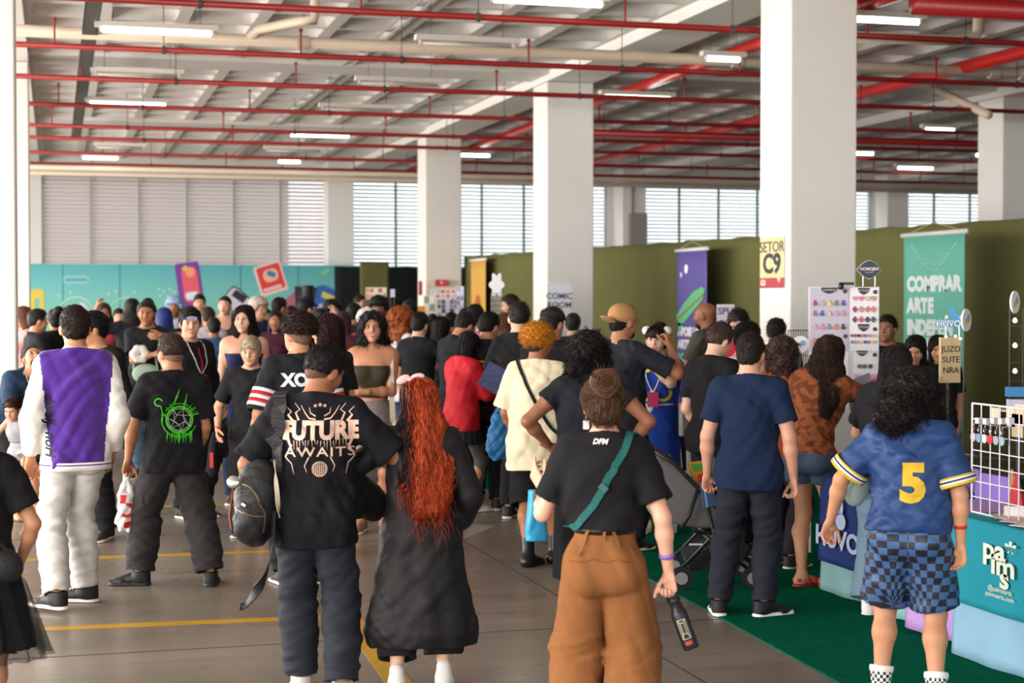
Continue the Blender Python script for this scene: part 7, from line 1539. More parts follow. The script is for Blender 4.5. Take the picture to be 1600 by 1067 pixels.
o, n, pts = card('extinguisher_strip', 654, 439, 660, 461, 35.0, 'a8343a', 'narrow red strip on the left edge of the farthest column of the row', 'sign', 0.01); rel(o, pts[3])
o, n, pts = card('exit_plate', 28.5, 440, 33, 460, 25.0, '1d4a35', 'small dark green plate at the left edge column', 'sign', 0.01); rel(o, pts[3])
# --- hanging banners along the cloth wall
M_rod = mat('rod_white', 'dedad6', 0.5); M_cord = mat('cord_sand', 'b5a98a', 0.8)
def banner(px0, py0, px1, py1, u, h, c, label, tilt=0.0, cords=True, name='hanging_banner'):
    a_ = atx(px0, py0, u); b_ = atx(px1, py1, u); top_z = (a_.z + b_.z) / 2; y0, y1 = a_.y, b_.y; yc = (y0 + y1) / 2; n = 14; vs, fs = [], []
    for i in range(n + 1):
        for j in range(9):
            y = y0 + (y1 - y0) * i / n; z = top_z - h * j / 8; vs.append((u + 0.005 * math.sin(i * 0.8 + j * 0.4) * (j / 8), y, z))
    for i in range(n):
        for j in range(8): fs.append((i * 9 + j, (i + 1) * 9 + j, (i + 1) * 9 + j + 1, i * 9 + j + 1))
    o = MB().add(vs, fs).build(name, mat('banner_' + c, c, 0.6), smooth=True); s = o.modifiers.new('s', 'SOLIDIFY'); s.thickness = 0.006
    MB().tube([(u, y0 + 0.05, top_z), (u, y1 - 0.05, top_z)], 0.03, 8).build('rod', M_rod, o, smooth=True)
    if cords: MB().tube([(u, y0, top_z), (u, yc, top_z + 0.13), (u, y1, top_z)], 0.005, 5).build('cord', M_cord, o)
    return o, yc, top_z, y0, y1
o, yc, zt, y0, y1 = banner(1413, 372, 1508, 357, 10.0, 2.3, '63b39f', '', 0)
yl = max(y0, y1) - 0.10; s_ = 0.235
for i, (tx, dz) in enumerate((('COMPRAR', 0.60), ('ARTE', 0.86), ('INDEPEN', 1.12), ('DENTE', 1.34), ('ELEVA', 1.60), ('TODOS', 1.86))): wtext(o, tx, (9.988, yl, zt - dz), (0, -1, 0), s_, 'dfe9e6', bold=0.016, sx=1.1, align='LEFT', off=-0.001)
gs = MB(); rg = random.Random(9)
for i in range(30):
    t = i / 29; y = yl - 0.1 - t * 1.0; z = zt - 0.12 - 0.30 * math.sin(t * PI) * (1 if i % 2 else 0.8) + rg.uniform(-.02, .02); gs.cbox((9.986, y, z), 0.003, 0.014, 0.014)
gs.build('printed_star_garland', mat('print_dfe9e6', 'dfe9e6'), o)['kind'] = 'stuff'
tag(rel(o, (10.0, yc, zt)), 'mint green hanging banner reading COMPRAR ARTE INDEPENDENTE', 'banner')
o, yc, zt, y0, y1 = banner(1058, 391, 1105, 389, 9.65, 2.6, '5b4f96', '', 0)
yl = max(y0, y1) - 0.08
for i, (tx, c_, dz) in enumerate((('APOIE UM', 'ece9f2', 1.30), ('ARTISTA', 'ece9f2', 1.50), ('LOCAL', '7fd0a8', 1.72))): wtext(o, tx, (9.638, yl, zt - dz), (0, -1, 0), 0.185, c_, bold=0.012, sx=1.15, align='LEFT', off=-0.001)
g = MB(); L_ = y0 - y1
def yz(uu, vv): return (9.632, max(y0, y1) - uu * abs(L_), zt - vv * 2.6)
g.add([yz(*p) for p in ((0.02, .40), (.25, .33), (.55, .26), (.85, .225), (.97, .24), (.9, .30), (.6, .37), (.3, .44), (.08, .47))], [tuple(range(9))]); g.add([yz(*p) for p in ((.06, .44), (.22, .45), (.12, .52))], [(0, 1, 2)]); g.build('printed_rocket', mat('ink_green', '62b47c', 0.6), o)
g = MB(); g.add([(9.629, *yz(*p)[1:]) for p in ((0.0, .425), (.95, .26), (.95, .27), (.0, .437))], [(0, 1, 2, 3)]); g.build('printed_stripe', mat('ink_brown', '8a5a4a', 0.6), o)
g = MB()
for uu, vv, r_ in ((.35, .115, .075), (.18, .15, .04)): c0 = yz(uu, vv); g.add([(9.63, c0[1] + r_ * math.cos(t), c0[2] + r_ * math.sin(t)) for t in np.linspace(0, 2 * PI, 16, endpoint=False)], [tuple(range(16))])
g.build('printed_planet', mat('print_ece9f2', 'ece9f2'), o)
tag(rel(o, (9.65, yc, zt)), 'purple hanging banner with a green rocket reading APOIE UM ARTISTA LOCAL', 'banner')
o, yc, zt, y0, y1 = banner(736, 408, 759, 404, 8.60, 2.5, 'cf9d45', '', 0, cords=False)
g = MB(); g.add([(8.585, yc + 0.30 * math.sin(t), zt - 1.15 + (0.42 if math.cos(t) > 0 else 0.28) * math.cos(t)) for t in np.linspace(0, 2 * PI, 18, endpoint=False)], [tuple(range(18))]); g.build('printed_flame', mat('ink_rust', 'b5582f', 0.6), o)
tag(rel(o, (8.6, yc, zt)), 'mustard yellow hanging banner with a rust flame shape', 'banner')
def rollup(px0, py0, px1, py1, d, c, label, texts=(), name='roll_up_banner', size=0.1):
    o, n, pts = card(name, px0, py0, px1, py1, d, c, label, 'banner', 0.012)
    c0 = (pts[0] + pts[1]) / 2
    for (t, dz, c_) in texts: wtext(o, t, c0 - Vector((0, 0, dz)), CR, size, c_, bold=0.002)
    MB().tube([pts[0] + Vector((0, 0, 0.01)), pts[1] + Vector((0, 0, 0.01))], 0.015, 6).build('top_rail', M_rod, o); bs = atd((px0 + px1) / 2, 470, d); MB().tube([(bs.x, bs.y + 0.05, 0.0), (bs.x, bs.y + 0.05, pts[0].z)], 0.012, 6).build('support_pole', M_wire, o)
    return rel(o, (bs.x, bs.y, 0))
rollup(855, 444, 893, 560, 24.2, 'cfd0da', 'white banner with drawn lettering in front of the middle column', (('COMIC', 0.18, '4a4a56'), ('ROOM', 0.31, '4a4a56')), size=0.12)
rollup(1120, 479, 1147, 560, 17.2, 'cfc8d6', 'small white banner with purple lettering behind the bald seller', (('SPU', 0.05, '6a4a8a'), ('PO', 0.18, '6a4a8a')), size=0.10)
# --- far booths near the third column : boards
rg = random.Random(21)
def board(px0, py0, px1, py1, d, c, label, n=30, pal=('1d1b22', '8a8694', '4a4752', 'c9c4cf'), name='poster_board', legs=True):
    o, nn, pts = card(name, px0, py0, px1, py1, d, c, label, 'board', 0.02); W = (pts[1] - pts[0]).length; Hh = pts[0].z - pts[2].z
    by = {}
    cols = max(1, round(math.sqrt(n * W / Hh))); rows = max(1, round(n / cols))
    for i in range(cols):
        for j in range(rows):
            c_ = rg.choice(pal); mb = by.setdefault(c_, MB()); cx = (i + .5) / cols * W; cz = (j + .5) / rows * Hh; w_ = W / cols * rg.uniform(.6, .9) / 2; h_ = Hh / rows * rg.uniform(.6, .9) / 2
            A = pts[0] + CR * (cx - w_) - Vector((0, 0, cz - h_)) - CF * 0.004; B = A + CR * 2 * w_; mb.add([A, B, B - Vector((0, 0, 2 * h_)), A - Vector((0, 0, 2 * h_))], [(0, 1, 2, 3)])
    for c_, mb in by.items(): s = mb.build('printed_art', mat('ink_' + c_, c_, 0.5), o); s['kind'] = 'stuff'
    if legs:
        lg = MB()
        for t in (0.1, 0.9): q = pts[3] + CR * W * t; lg.tube([(q.x, q.y + 0.02, 0), (q.x, q.y + 0.02, pts[3].z + 0.05)], 0.012, 6)
        lg.build('stand_leg', M_wire, o)
    bs = (pts[3] + pts[2]) / 2; return rel(o, (bs.x, bs.y, 0))
board(683, 468, 716, 525, 24.5, 'a9a6b2', 'board of black and white drawings in front of the farthest column', 40)
board(672, 452, 712, 466, 25.0, 'dcd6d2', 'white header board with small red marks above the black and white drawings', 10, ('c86a6a', 'b9b2b4', 'e2dcdc'))
board(662, 462, 680, 560, 23.0, 'cfcdbf', 'pale rack with green leafy prints left of the black and white board', 16, ('5c6a4e', 'dcd9cc', '8a8f7c', 'f0ece2'))
board(713, 447, 725, 500, 24.0, 'c9c5d6', 'narrow lilac rack right of the black and white board', 14, ('b7b0c9', 'e2dfee', '8a86a0'))
board(571, 449, 604, 468, 32.0, 'd8cfc6', 'far poster board with red and cream art beside the olive panel', 12, ('b5574a', 'e0d3c2', '7a9a6a', 'cf8a6a'))
board(610, 452, 617, 464, 31.0, 'dcd9ea', 'tiny white oval card standing high in a far booth', 1, ('c9c6dc',))
o, n, pts = card('orange_panel', 653, 478, 664, 516, 22.0, 'd98a1e', 'bright orange upright panel left of the pale rack', 'panel', 0.02); MB().tube([pts[3], (pts[3].x, pts[3].y, 0)], 0.015, 6).build('post', M_wire, o); rel(o, (pts[3].x, pts[3].y, 0))
board(742, 512, 756, 525, 15.5, 'c83a7a', 'magenta and green price card between the dark haired heads', 2, ('8fd6a0', 'd84a8a'))
board(777, 492, 800, 560, 19.5, '6a5a86', 'violet poster board behind the glasses seller', 18, ('7a6a9c', '4a3f6a', '9a8ab4', 'c9b46a'))
# wire tower with white flower top
o, n, pts = card('wire_tower', 768, 458, 784, 560, 22.0, '8a8a84', '', 'display rack', 0.01, m=mat('wire_pale', 'b9b6ac', 0.5))
o.data.clear_geometry(); mb = MB(); W = (pts[1] - pts[0]).length
for t in np.linspace(0, 1, 6): q = pts[0] + CR * W * t; mb.tube([q, (q.x, q.y, pts[3].z)], 0.006, 5)
for z in np.linspace(pts[0].z, pts[3].z, 14): mb.tube([(pts[0].x, pts[0].y, z), (pts[1].x, pts[1].y, z)], 0.006, 5)
me_ = mb.build('x', mat('wire_pale', 'b9b6ac')); o.data = me_.data; bpy.data.objects.remove(me_)
fl_ = atd(776, 445, 22.0); g = MB(); k = [(0.10 + 0.02 * math.cos(6 * t)) for t in np.linspace(0, 2 * PI, 36, endpoint=False)]; pp_ = [fl_ + CR * (0.9 * r_ * math.cos(t)) + Vector((0, 0, 1.5 * r_ * math.sin(t))) for r_, t in zip(k, np.linspace(0, 2 * PI, 36, endpoint=False))]
g.add(pp_ + [p + CF * 0.02 for p in pp_], [tuple(range(36)), tuple(range(36, 72))[::-1]] + [(i, (i + 1) % 36, 36 + (i + 1) % 36, 36 + i) for i in range(36)]); g.build('white_header', mat('card_white', 'e9e8ee', 0.5), o)
MB().tube([(pts[3].x, pts[3].y, 0), (pts[3].x, pts[3].y, pts[3].z)], 0.012, 6).build('post', M_wire, o); MB().tube([(pts[2].x, pts[2].y, 0), (pts[2].x, pts[2].y, pts[3].z)], 0.012, 6).build('post', M_wire, o)
tag(rel(o, (pts[3].x, pts[3].y, 0)), 'thin wire tower rack topped by a white scalloped plate', 'display rack')
# --- tables along the carpet
pA = ground(1505, 806, 0.75); pB = ground(1600, 829, 0.75); UT = (pA.x + pB.x) / 2
def drape(name, x0, x1, y0, y1, zt, zb, m, parent=None, waves=7, amp=0.02, hem=0.0, out=0.02):
    """cloth over a table, falling to zb on the two visible sides, with soft folds"""
    path = [(x0, y1), (x0, y0), (x1, y0)] ; pts = []
    for (a_, b_) in zip(path[:-1], path[1:]):
        L_ = math.hypot(b_[0] - a_[0], b_[1] - a_[1]); n = max(8, int(L_ / 0.03))
        for i in range(n): t = i / n; pts.append((a_[0] + (b_[0] - a_[0]) * t, a_[1] + (b_[1] - a_[1]) * t, (-(b_[1] - a_[1]) / L_, (b_[0] - a_[0]) / L_)))
    pts.append((x1, y0, (0, -1))); vs, fs = [], []; rows = 12; s_ = 0
    for i, (x, y, nn) in enumerate(pts):
        s_ += 0.03
        for j in range(rows + 1):
            t = j / rows; w_ = amp * t * (math.sin(s_ * waves) + 0.5 * math.sin(s_ * waves * 2.3 + 1)) + out * t; zz = zb + hem * math.sin(s_ * 2.2)
            vs.append((x - abs(nn[0]) * w_ if x == x0 else x, y - (w_ if y == y0 else 0), zt - (zt - zz) * t))
    r = rows + 1
    for i in range(len(pts) - 1):
        for j in range(rows): fs.append((i * r + j, i * r + j + 1, (i + 1) * r + j + 1, (i + 1) * r + j))
    k = len(vs); vs += [(x0, y0, zt), (x1, y0, zt), (x1, y1, zt), (x0, y1, zt)]; fs.append((k, k + 1, k + 2, k + 3))
    o = MB().add(vs, fs).build(name, m, parent, smooth=False); s = o.modifiers.new('s', 'SOLIDIFY'); s.thickness = 0.004
    for p in o.data.polygons[:-1]: p.use_smooth = True
    return o
def table(x0, x1, y0, y1, label, z=0.74):
    t = empty('folding_table', (x0, y0, 0), 0, label, 'table', 'folding tables of the booths')
    MB().box((0.02, 0.02, z - 0.04), (x1 - x0 - 0.02, y1 - y0 - 0.02, z)).build('tabletop', mat('table_grey', '9a9792', 0.6), t)
    for x in (0.06, x1 - x0 - 0.06):
        for y in (0.06, y1 - y0 - 0.06): MB().tube([(x, y, 0.009), (x, y, z - 0.04)], 0.014, 8).build('leg', mat('table_grey', '9a9792'), t)
    return t
y1a = pA.y + 0.02; T1 = (UT, UT + 0.75, y1a - 2.3, y1a)
table(*T1, 'table under teal and pale blue cloths at the lower right')
tag(rel(drape('pale_cloth', UT - 0.012, UT + 0.76, y1a - 2.35, y1a + 0.01, 0.748, 0.012, fabric('86aec6', 0.8), amp=0.018, hem=0.0), (UT, y1a, 0.4)), 'pale blue cloth hanging to the carpet under the teal one', 'tablecloth', None)
tc_ = drape('teal_cloth', UT - 0.035, UT + 0.77, y1a - 2.38, y1a + 0.03, 0.756, 0.30, fabric('1f8a9c', 0.75), waves=5, amp=0.010, out=0.012)
yy = atx(1560, 880, UT - 0.06).y; z_ = lambda py: atx(1560, py, UT - 0.06).z
for t, py, dy, s_ in (('pa*', 862, 0.0, 0.15), ('im', 884, -0.035, 0.15), ('s', 903, -0.05, 0.15), ('@paimsarts', 922, -0.01, 0.036), ('paimsarts.com', 932, -0.01, 0.036)): wtext(tc_, t, (UT - 0.052, yy + dy, z_(py)), (0, -1, 0), s_, 'd9dcc9', bold=0.004 if s_ > 0.1 else 0.0, sx=1.5 if s_ > .1 else 1.25, off=0.006)
tag(rel(tc_, (UT, y1a, 0.75)), 'teal cloth with cream paims lettering over the lower right table', 'tablecloth')
T2 = (UT + 0.06, UT + 0.75, y1a + 0.10, y1a + 0.62)
table(*T2, 'table under the lilac cloth behind the jersey person')
tag(rel(drape('lilac_cloth', T2[0], T2[1], T2[2], T2[3], 0.75, 0.03, fabric('b48fca', 0.8), waves=9, amp=0.03), (T2[0], T2[2], 0.4)), 'lilac cloth falling in folds between the jersey person and the teal cloth', 'tablecloth')
pC = ground(1215, 755, 0.75); yC = pC.y
T3 = (UT + 0.20, UT + 0.9, T2[3] + 0.10, yC + 0.3)
table(*T3, 'table under the navy cloth with the rabbit emblem')
tag(rel(drape('mint_cloth', T3[0] - 0.01, T3[1], T3[2], T3[3], 0.748, 0.012, fabric('86b3b4', 0.8), waves=8, amp=0.02), (T3[0], T3[2], 0.4)), 'pale mint cloth showing below the navy rabbit cloth', 'tablecloth')
nc = drape('navy_cloth', T3[0] - 0.03, T3[1] + 0.01, T3[2] - 0.01, T3[3] + 0.02, 0.756, 0.20, fabric('263a74', 0.8), waves=6, amp=0.008, out=0.01)
ux = T3[0] - 0.045; h0 = atx(1322, 848, ux)
wtext(nc, 'HUVOLL', (ux, h0.y, h0.z), (0, -1, 0), 0.17, 'b9c6e6', bold=0.006, sx=1.25, off=0.012)
g = MB(); r0 = atx(1313, 815, ux - 0.014)
def yzr(dy, dz): return (ux - 0.014, r0.y - dy, r0.z + dz)
g.add([yzr(0.07 * math.cos(t), 0.055 * math.sin(t)) for t in np.linspace(0, 2 * PI, 18, endpoint=False)], [tuple(range(18))]); g.add([yzr(-.05, .03), yzr(-.09, .12), yzr(-.07, .17), yzr(-.03, .11), yzr(-.01, .05)], [(0, 1, 2, 3, 4)])
g.add([yzr(-.01, .05), yzr(0.0, .12), yzr(.02, .15), yzr(.035, .10), yzr(.03, .05)], [(0, 1, 2, 3, 4)]); sy = -0.16
g.add([yzr(sy + (0.05 if k % 2 == 0 else 0.02) * math.cos(k * PI / 5), (0.05 if k % 2 == 0 else 0.02) * math.sin(k * PI / 5)) for k in range(10)], [tuple(range(10))]); g.build('rabbit_emblem', mat('print_b9c6e6', 'b9c6e6'), nc)
tag(rel(nc, (T3[0], T3[2], 0.75)), 'navy cloth with a pale rabbit, star and HUVOLL lettering', 'tablecloth')
# farther tables
T4 = (5.1, 5.8, 14.3, 16.0); table(*T4, 'table under a black cloth behind the stroller'); tag(rel(drape('black_cloth', T4[0] - 0.01, T4[1], T4[2], T4[3], 0.75, 0.02, M_blk, waves=8), (T4[0], T4[2], 0.4)), 'black cloth over the table behind the stroller', 'tablecloth')
T5 = (5.3, 6.0, 19.2, 21.4); table(*T5, 'far table under a violet cloth near the glasses seller'); tag(rel(drape('violet_cloth', T5[0] - 0.01, T5[1], T5[2], T5[3], 0.75, 0.02, fabric('54407c'), waves=8), (T5[0], T5[2], 0.4)), 'violet cloth over the far table near the glasses seller', 'tablecloth')
# goods on table 1
rg = random.Random(3)
for i in range(16):
    y = y1a - 0.12 - i * 0.06 - rg.random() * 0.03; x = UT + 0.06 + rg.random() * 0.22; c_ = rg.choice(('e9e2d2', 'd8b9b4', 'cfa6a8', 'e2d9c6', 'b78f96'))
    z = 0.762 + 0.004 * (i % 3); o = MB().cbox((0, 0, 0), 0.15, 0.10, 0.003).build('print_card', mat('paper_' + c_, c_, 0.6)); o.location = (x, y, z + 0.002); o.rotation_euler.z = rg.uniform(-.6, .6)
    tag(o, 'small paper print lying in the fan of cards on the teal table', 'card', 'paper prints fanned on the teal table')
def grid_rack(name, p0, p1, z0, z1, nx, nz, r, m, label, lean=0.0):
    p0, p1 = Vector(p0), Vector(p1); mb = MB()
    for i in range(nx + 1): q = p0.lerp(p1, i / nx); mb.tube([(q.x, q.y, z0), (q.x, q.y, z1)], r * (1.6 if i in (0, nx) else 1), 6)
    for j in range(nz + 1): z = z0 + (z1 - z0) * j / nz; mb.tube([(p0.x, p0.y, z), (p1.x, p1.y, z)], r * (1.6 if j in (0, nz) else 1), 6)
    o = mb.build(name, m); tag(local(o, (p0.x, p0.y, z0)), label, 'display rack'); return o
gx = UT + 0.10; ga = atx(1519, 700, gx); gb_ = atx(1640, 700, gx); zt_ = atx(1521, 630, gx).z
grid_rack('wire_grid', (gx, ga.y, 0), (gx, gb_.y, 0), 0.762, zt_, 8, 7, 0.0035, mat('wire_white', 'dcd6e2', 0.4), 'white wire grid rack standing on the teal table')
gw = atx(1535, 665, gx)
for j, (zz, cols_) in enumerate(((atx(1540, 684, gx).z, ('b9b4c4', '7a9ab8', 'cfc8cc', 'c8384a', 'a8a2b2', '8fb0c4')),)):
    for i, c_ in enumerate(cols_):
        y = ga.y - 0.07 - i * 0.055; t = empty('key_ring', (gx - 0.03, y, zz), 0, 'small acrylic key ring hanging from a hook on the white wire grid', 'key ring', 'key rings on the white wire grid')
        MB().tube([(0.03, 0, 0.07), (0.0, 0, 0.075), (-0.006, 0, 0.06)], 0.003, 5).build('hook', mat('steel', 'b9b5b2'), t); MB().tube([(-0.006, 0.010 * math.cos(a), 0.045 + 0.012 * math.sin(a)) for a in np.linspace(0, 2 * PI, 11)], 0.0018, 5).build('ring', mat('steel', 'b9b5b2'), t); MB().tube([(-0.010, 0, 0), (-0.004, 0, 0)], 0.024, 14).build('charm', mat('acrylic_' + c_, c_, 0.15), t)
for i in range(5):
    q = atx(1530 + i * 12, 657 + (i % 2), gx - 0.02); o = MB().cbox((0, 0, 0), 0.03, 0.035, 0.03).build('metal_clip', mat('clip_white', 'cfcbd2', 0.3)); o.location = q; tag(o, 'small white metal clip on the white wire grid', 'clip', 'clips on the white wire grid')
for i, (px, py, s_, c_) in enumerate(((1555, 650, 0.075, 'c9bfa4'), (1580, 652, 0.08, 'd0c0a0'), (1590, 665, 0.10, 'b9a98a'), (1594, 648, 0.09, 'cdb79a'))):
    q = atx(px, py, gx + 0.03); o = MB().cbox((0, 0, 0), 0.006, s_, s_ * 1.2).build('kraft_card', mat('kraft_' + c_, c_, 0.8)); o.location = q; tag(o, 'small kraft paper card clipped high on the white wire grid, %s' % ('leftmost', 'second from left', 'rightmost low', 'rightmost high')[i], 'card')
# easel, tray, red cone
q = ground(1556, 790, 0.765); t = empty('mini_easel', (q.x + 0.1, q.y, 0.762), -0.4, 'small wooden easel standing on the teal table behind the grid', 'easel')
MB().tube([(0, -0.06, 0), (0, -0.012, 0.20)], 0.006, 6).build('leg', mat('pine', 'b98f5c', 0.7), t); MB().tube([(0, 0.06, 0), (0, 0.012, 0.20)], 0.006, 6).build('leg', mat('pine', 'b98f5c'), t); MB().tube([(0.07, 0, 0), (0, 0, 0.20)], 0.006, 6).build('leg', mat('pine', 'b98f5c'), t); MB().cbox((0, 0, 0.06), 0.02, 0.11, 0.012).build('shelf', mat('pine', 'b98f5c'), t)
q = atx(1588, 802, UT + 0.2); o = MB().lathe([(0.0, 0), (0.075, 0), (0.075, 0.06), (0.0, 0.06)], 4).build('white_tray', mat('tray_white', 'ddd9d4', 0.6)); o.location = (q.x, q.y, 0.764); tag(o, 'white square box on the teal table at the right edge', 'box')
o = MB().lathe([(0.06, 0), (0.003, 0.17)], 4).build('red_pyramid', mat('pyramid_red', 'c0303a', 0.5)); o.location = (q.x, q.y, 0.826); tag(o, 'red pyramid standing on the white box at the right edge', 'ornament')
# lilac chairs behind table 1
def lilac_chair(px, d, lb):
    p = atd(px, 700, d); t = empty('stacking_chair', (p.x, p.y, 0), -PSI + 1.9, lb, 'chair'); m = mat('plastic_lilac', '7f66b4', 0.45)
    for sx_ in (-1, 1):
        for sy_ in (-1, 1): MB().tube([(sx_ * 0.20, sy_ * 0.20, 0), (sx_ * 0.17, sy_ * 0.17, 0.44)], 0.02, 8, rs=[0.016, 0.024]).build('leg', m, t)
    s = MB().cbox((0, 0, 0.45), 0.42, 0.42, 0.03).build('seat', m, t); b_ = s.modifiers.new('b', 'BEVEL'); b_.width = 0.02; b_.segments = 3
    ob = MB().prism([(-0.21, 0.45), (0.21, 0.45), (0.22, 0.80), (0.16, 0.90), (-0.16, 0.90), (-0.22, 0.80)], 0.19, 0.22).build('backrest', m, t); b_ = ob.modifiers.new('b', 'BEVEL'); b_.width = 0.012; b_.segments = 3
lilac_chair(1550, 9.9, 'lilac plastic chair behind the white wire grid'); lilac_chair(1608, 9.4, 'lilac plastic chair at the right edge behind the white wire grid')
# black side rack with bulbs, at the far right
ra = atd(1578, 480, 10.6); rb_ = atd(1640, 480, 10.6); grid_rack('tall_wire_rack', (ra.x, ra.y, 0), (rb_.x, rb_.y, 0), 0.9, ra.z, 3, 8, 0.003, M_wire, 'tall dark wire rack with small bulbs at the right edge')
for py in (501, 540, 580): q = atd(1586, py, 10.55); o = MB().lathe([(0.002, -0.016), (0.012, -0.012), (0.017, 0), (0.012, 0.012), (0.006, 0.02), (0.002, 0.02)], 12).build('bulb', mat('bulb_warm', 'f4ecd8', 0.3, emit=0.8), smooth=True); o.location = q; tag(o, 'small round bulb on the tall wire rack, %s' % {501: 'top', 540: 'middle', 580: 'bottom'}[py], 'bulb')
def disc_sign(px, py, d, r, c, label, yaw=0.0, parent=None, rim='cfc6c0', art=('d9c06a', '8fb0d0')):
    p = atd(px, py, d); t = empty('round_sign', p, -PSI + yaw, label, 'sign'); 
    MB().tube([(0, 0, 0), (0, 0.012, 0)], r, 28).build('plate', mat('card_' + c, c, 0.5), t)
    for i, c_ in enumerate(art): MB().tube([((-0.25 + 0.5 * i) * r, -0.004, (-0.15 + 0.3 * (i % 2)) * r), ((-0.25 + 0.5 * i) * r, 0, (-0.15 + 0.3 * (i % 2)) * r)], r * 0.35, 7).build('printed_shape', mat('ink_' + c_, c_, 0.6), t)
    if 1230 < px < 1520: MB().tube([(0, 0.02, 0), (0, 0.02, 0.009 - p.z)], 0.006, 6).build('post', M_wire, t)
    return t
disc_sign(1587, 472, 10.5, 0.072, 'e9e6ec', 'round white sign on top of the tall wire rack at the right edge', 0.9)
disc_sign(1511, 500, 11.0, 0.075, 'e9e6ec', 'round white sign behind the HUVOLL letter sign', 0.9)
disc_sign(1251, 538, 11.9, 0.062, 'e9e6ec', 'round white sign with a drawing left of the key ring board', 0.0)
# acrylic stand with boxes at right (blue boxes)
for i, (px, py, w_, h_, c_) in enumerate(((1590, 612, 0.14, 0.06, '3f84c0'), (1592, 630, 0.14, 0.05, 'cfcbe0'))): q = atd(px, py, 10.2); o = MB().cbox((0, 0, 0), w_, 0.06, h_).build('small_box', mat('box_' + c_, c_, 0.5)); o.location = q; o.rotation_euler.z = -PSI; tag(o, ('blue small box on the shelf at the right edge', 'pale small box under the blue one at the right edge')[i], 'box')
q = atd(1594, 640, 10.2); o = MB().box((-0.12, -0.06, -0.01), (0.2, 0.10, 0.0)).build('acrylic_shelf', mat('wire_white', 'dcd6e2')); o.location = q; o.rotation_euler.z = -PSI; tag(o, 'white shelf carrying two small boxes at the right edge', 'shelf')
MB().tube([(0, 0.05, 0), (0, 0.05, -q.z)], 0.01, 6).build('post', M_wire, o)
# wooden hand lettered sign with bulbs + HUVOLL cut letters
d_ = 11.6; a_ = atd(1468, 527, d_); b_ = atd(1503, 598, d_); cc = (a_ + b_) / 2; t = empty('wooden_sign', (cc.x, cc.y, b_.z), -PSI + 0.25, 'wooden board with dark hand lettering and small bulbs', 'sign')
W = 0.155; Hh = a_.z - b_.z; bo_ = MB().box((-W / 2, 0, 0), (W / 2, 0.03, Hh)).build('board', mat('birch', 'cdb287', 0.7, var=0.08, vscale=20), t)
for i, tx in enumerate(('JUZO', 'SUTE', 'NRA')): text_obj('lettering', tx, 0.062, Matrix.Translation((0, -0.003, Hh - 0.085 - 0.075 * i)) @ Matrix.Rotation(PI / 2, 4, 'X'), mat('print_2a2422', '2a2422'), t, extrude=0.001)
for x, z in ((-0.045, Hh + .005), (0.03, Hh + .008), (0.07, Hh - 0.01)): MB().lathe([(0.002, -0.012), (0.013, 0), (0.002, 0.012)], 10, c=(x, -0.012, z)).build('bulb', mat('bulb_warm', 'f4ecd8'), t, smooth=True)
MB().tube([(0, 0.04, 0), (0, 0.04, -b_.z + 0.009)], 0.012, 6).build('post', M_wire, t)
p = atd(1489, 506, d_); t = empty('letter_sign', p, -PSI, 'cut-out blue HUVOLL lettering with stars and a rabbit', 'sign'); mb_ = mat('acrylic_blue', '4a9ac8', 0.3); mw_ = mat('acrylic_white', 'e4e6ee', 0.3)
M_ = Matrix.Rotation(PI / 2, 4, 'X'); text_obj('back_plate', 'HUVOLL', 0.062, M_ @ Matrix.Translation((0, 0, -0.006)), mb_, t, bold=0.007, extrude=0.003); text_obj('lettering', 'HUVOLL', 0.062, M_, mw_, t, bold=0.001, extrude=0.002)
MB().prism([(0.0, 0.03), (0.05, 0.03), (0.045, 0.065), (0.02, 0.075), (-0.005, 0.13), (-0.03, 0.12), (-0.02, 0.06)], 0, 0.006).build('rabbit', mb_, t)
for x in (-0.045, 0.06): MB().prism([(x + (0.02 if k % 2 == 0 else 0.008) * math.sin(k * PI / 5), 0.048 + (0.02 if k % 2 == 0 else 0.008) * math.cos(k * PI / 5)) for k in range(10)], -0.002, 0.004).build('star', mw_, t)
for x in (-0.05, 0.045): MB().tube([(x, 0, -0.02), (x, 0, -0.11)], 0.006, 6).build('prop', mw_, t)
# --- key ring board
d_ = 12.2; t_lab = 'tall white key ring board with dark label plates'
a_ = atd(1264, 448, d_); b_ = atd(1374, 640, d_); W = (b_ - a_).dot(CR); Hh = a_.z - b_.z
kb = empty('key_ring_board', (a_.x, a_.y, b_.z), -PSI, t_lab, 'board')
sc = d_ / F_PX
def kp(px, py): return ((px - 1264) * sc, (640 - py) * sc)
def kbox(px0, py0, px1, py1, y0, y1, m, name, par=kb):
    x0, z1 = kp(px0, py0); x1, z0 = kp(px1, py1); return MB().box((x0, y0, z0), (x1, y1, z1)).build(name, m, par)
kbox(1264, 448, 1374, 640, 0.0, 0.02, mat('board_frame', 'cfcad2', 0.5), 'back_frame'); kbox(1266, 450, 1326, 548, -0.006, 0, mat('board_lilac', 'bdb6c4', 0.5), 'grey_panel'); kbox(1328, 450, 1373, 548, -0.006, 0, mat('board_white', 'e6e2e6', 0.5), 'white_panel')
kbox(1266, 550, 1326, 640, -0.006, 0, mat('board_white', 'e6e2e6'), 'white_panel'); kbox(1334, 550, 1372, 584, -0.006, 0, mat('board_white', 'e6e2e6'), 'white_panel'); kbox(1337, 586, 1371, 640, -0.008, 0, mat('board_pink', 'd98aa4', 0.5), 'pink_panel')
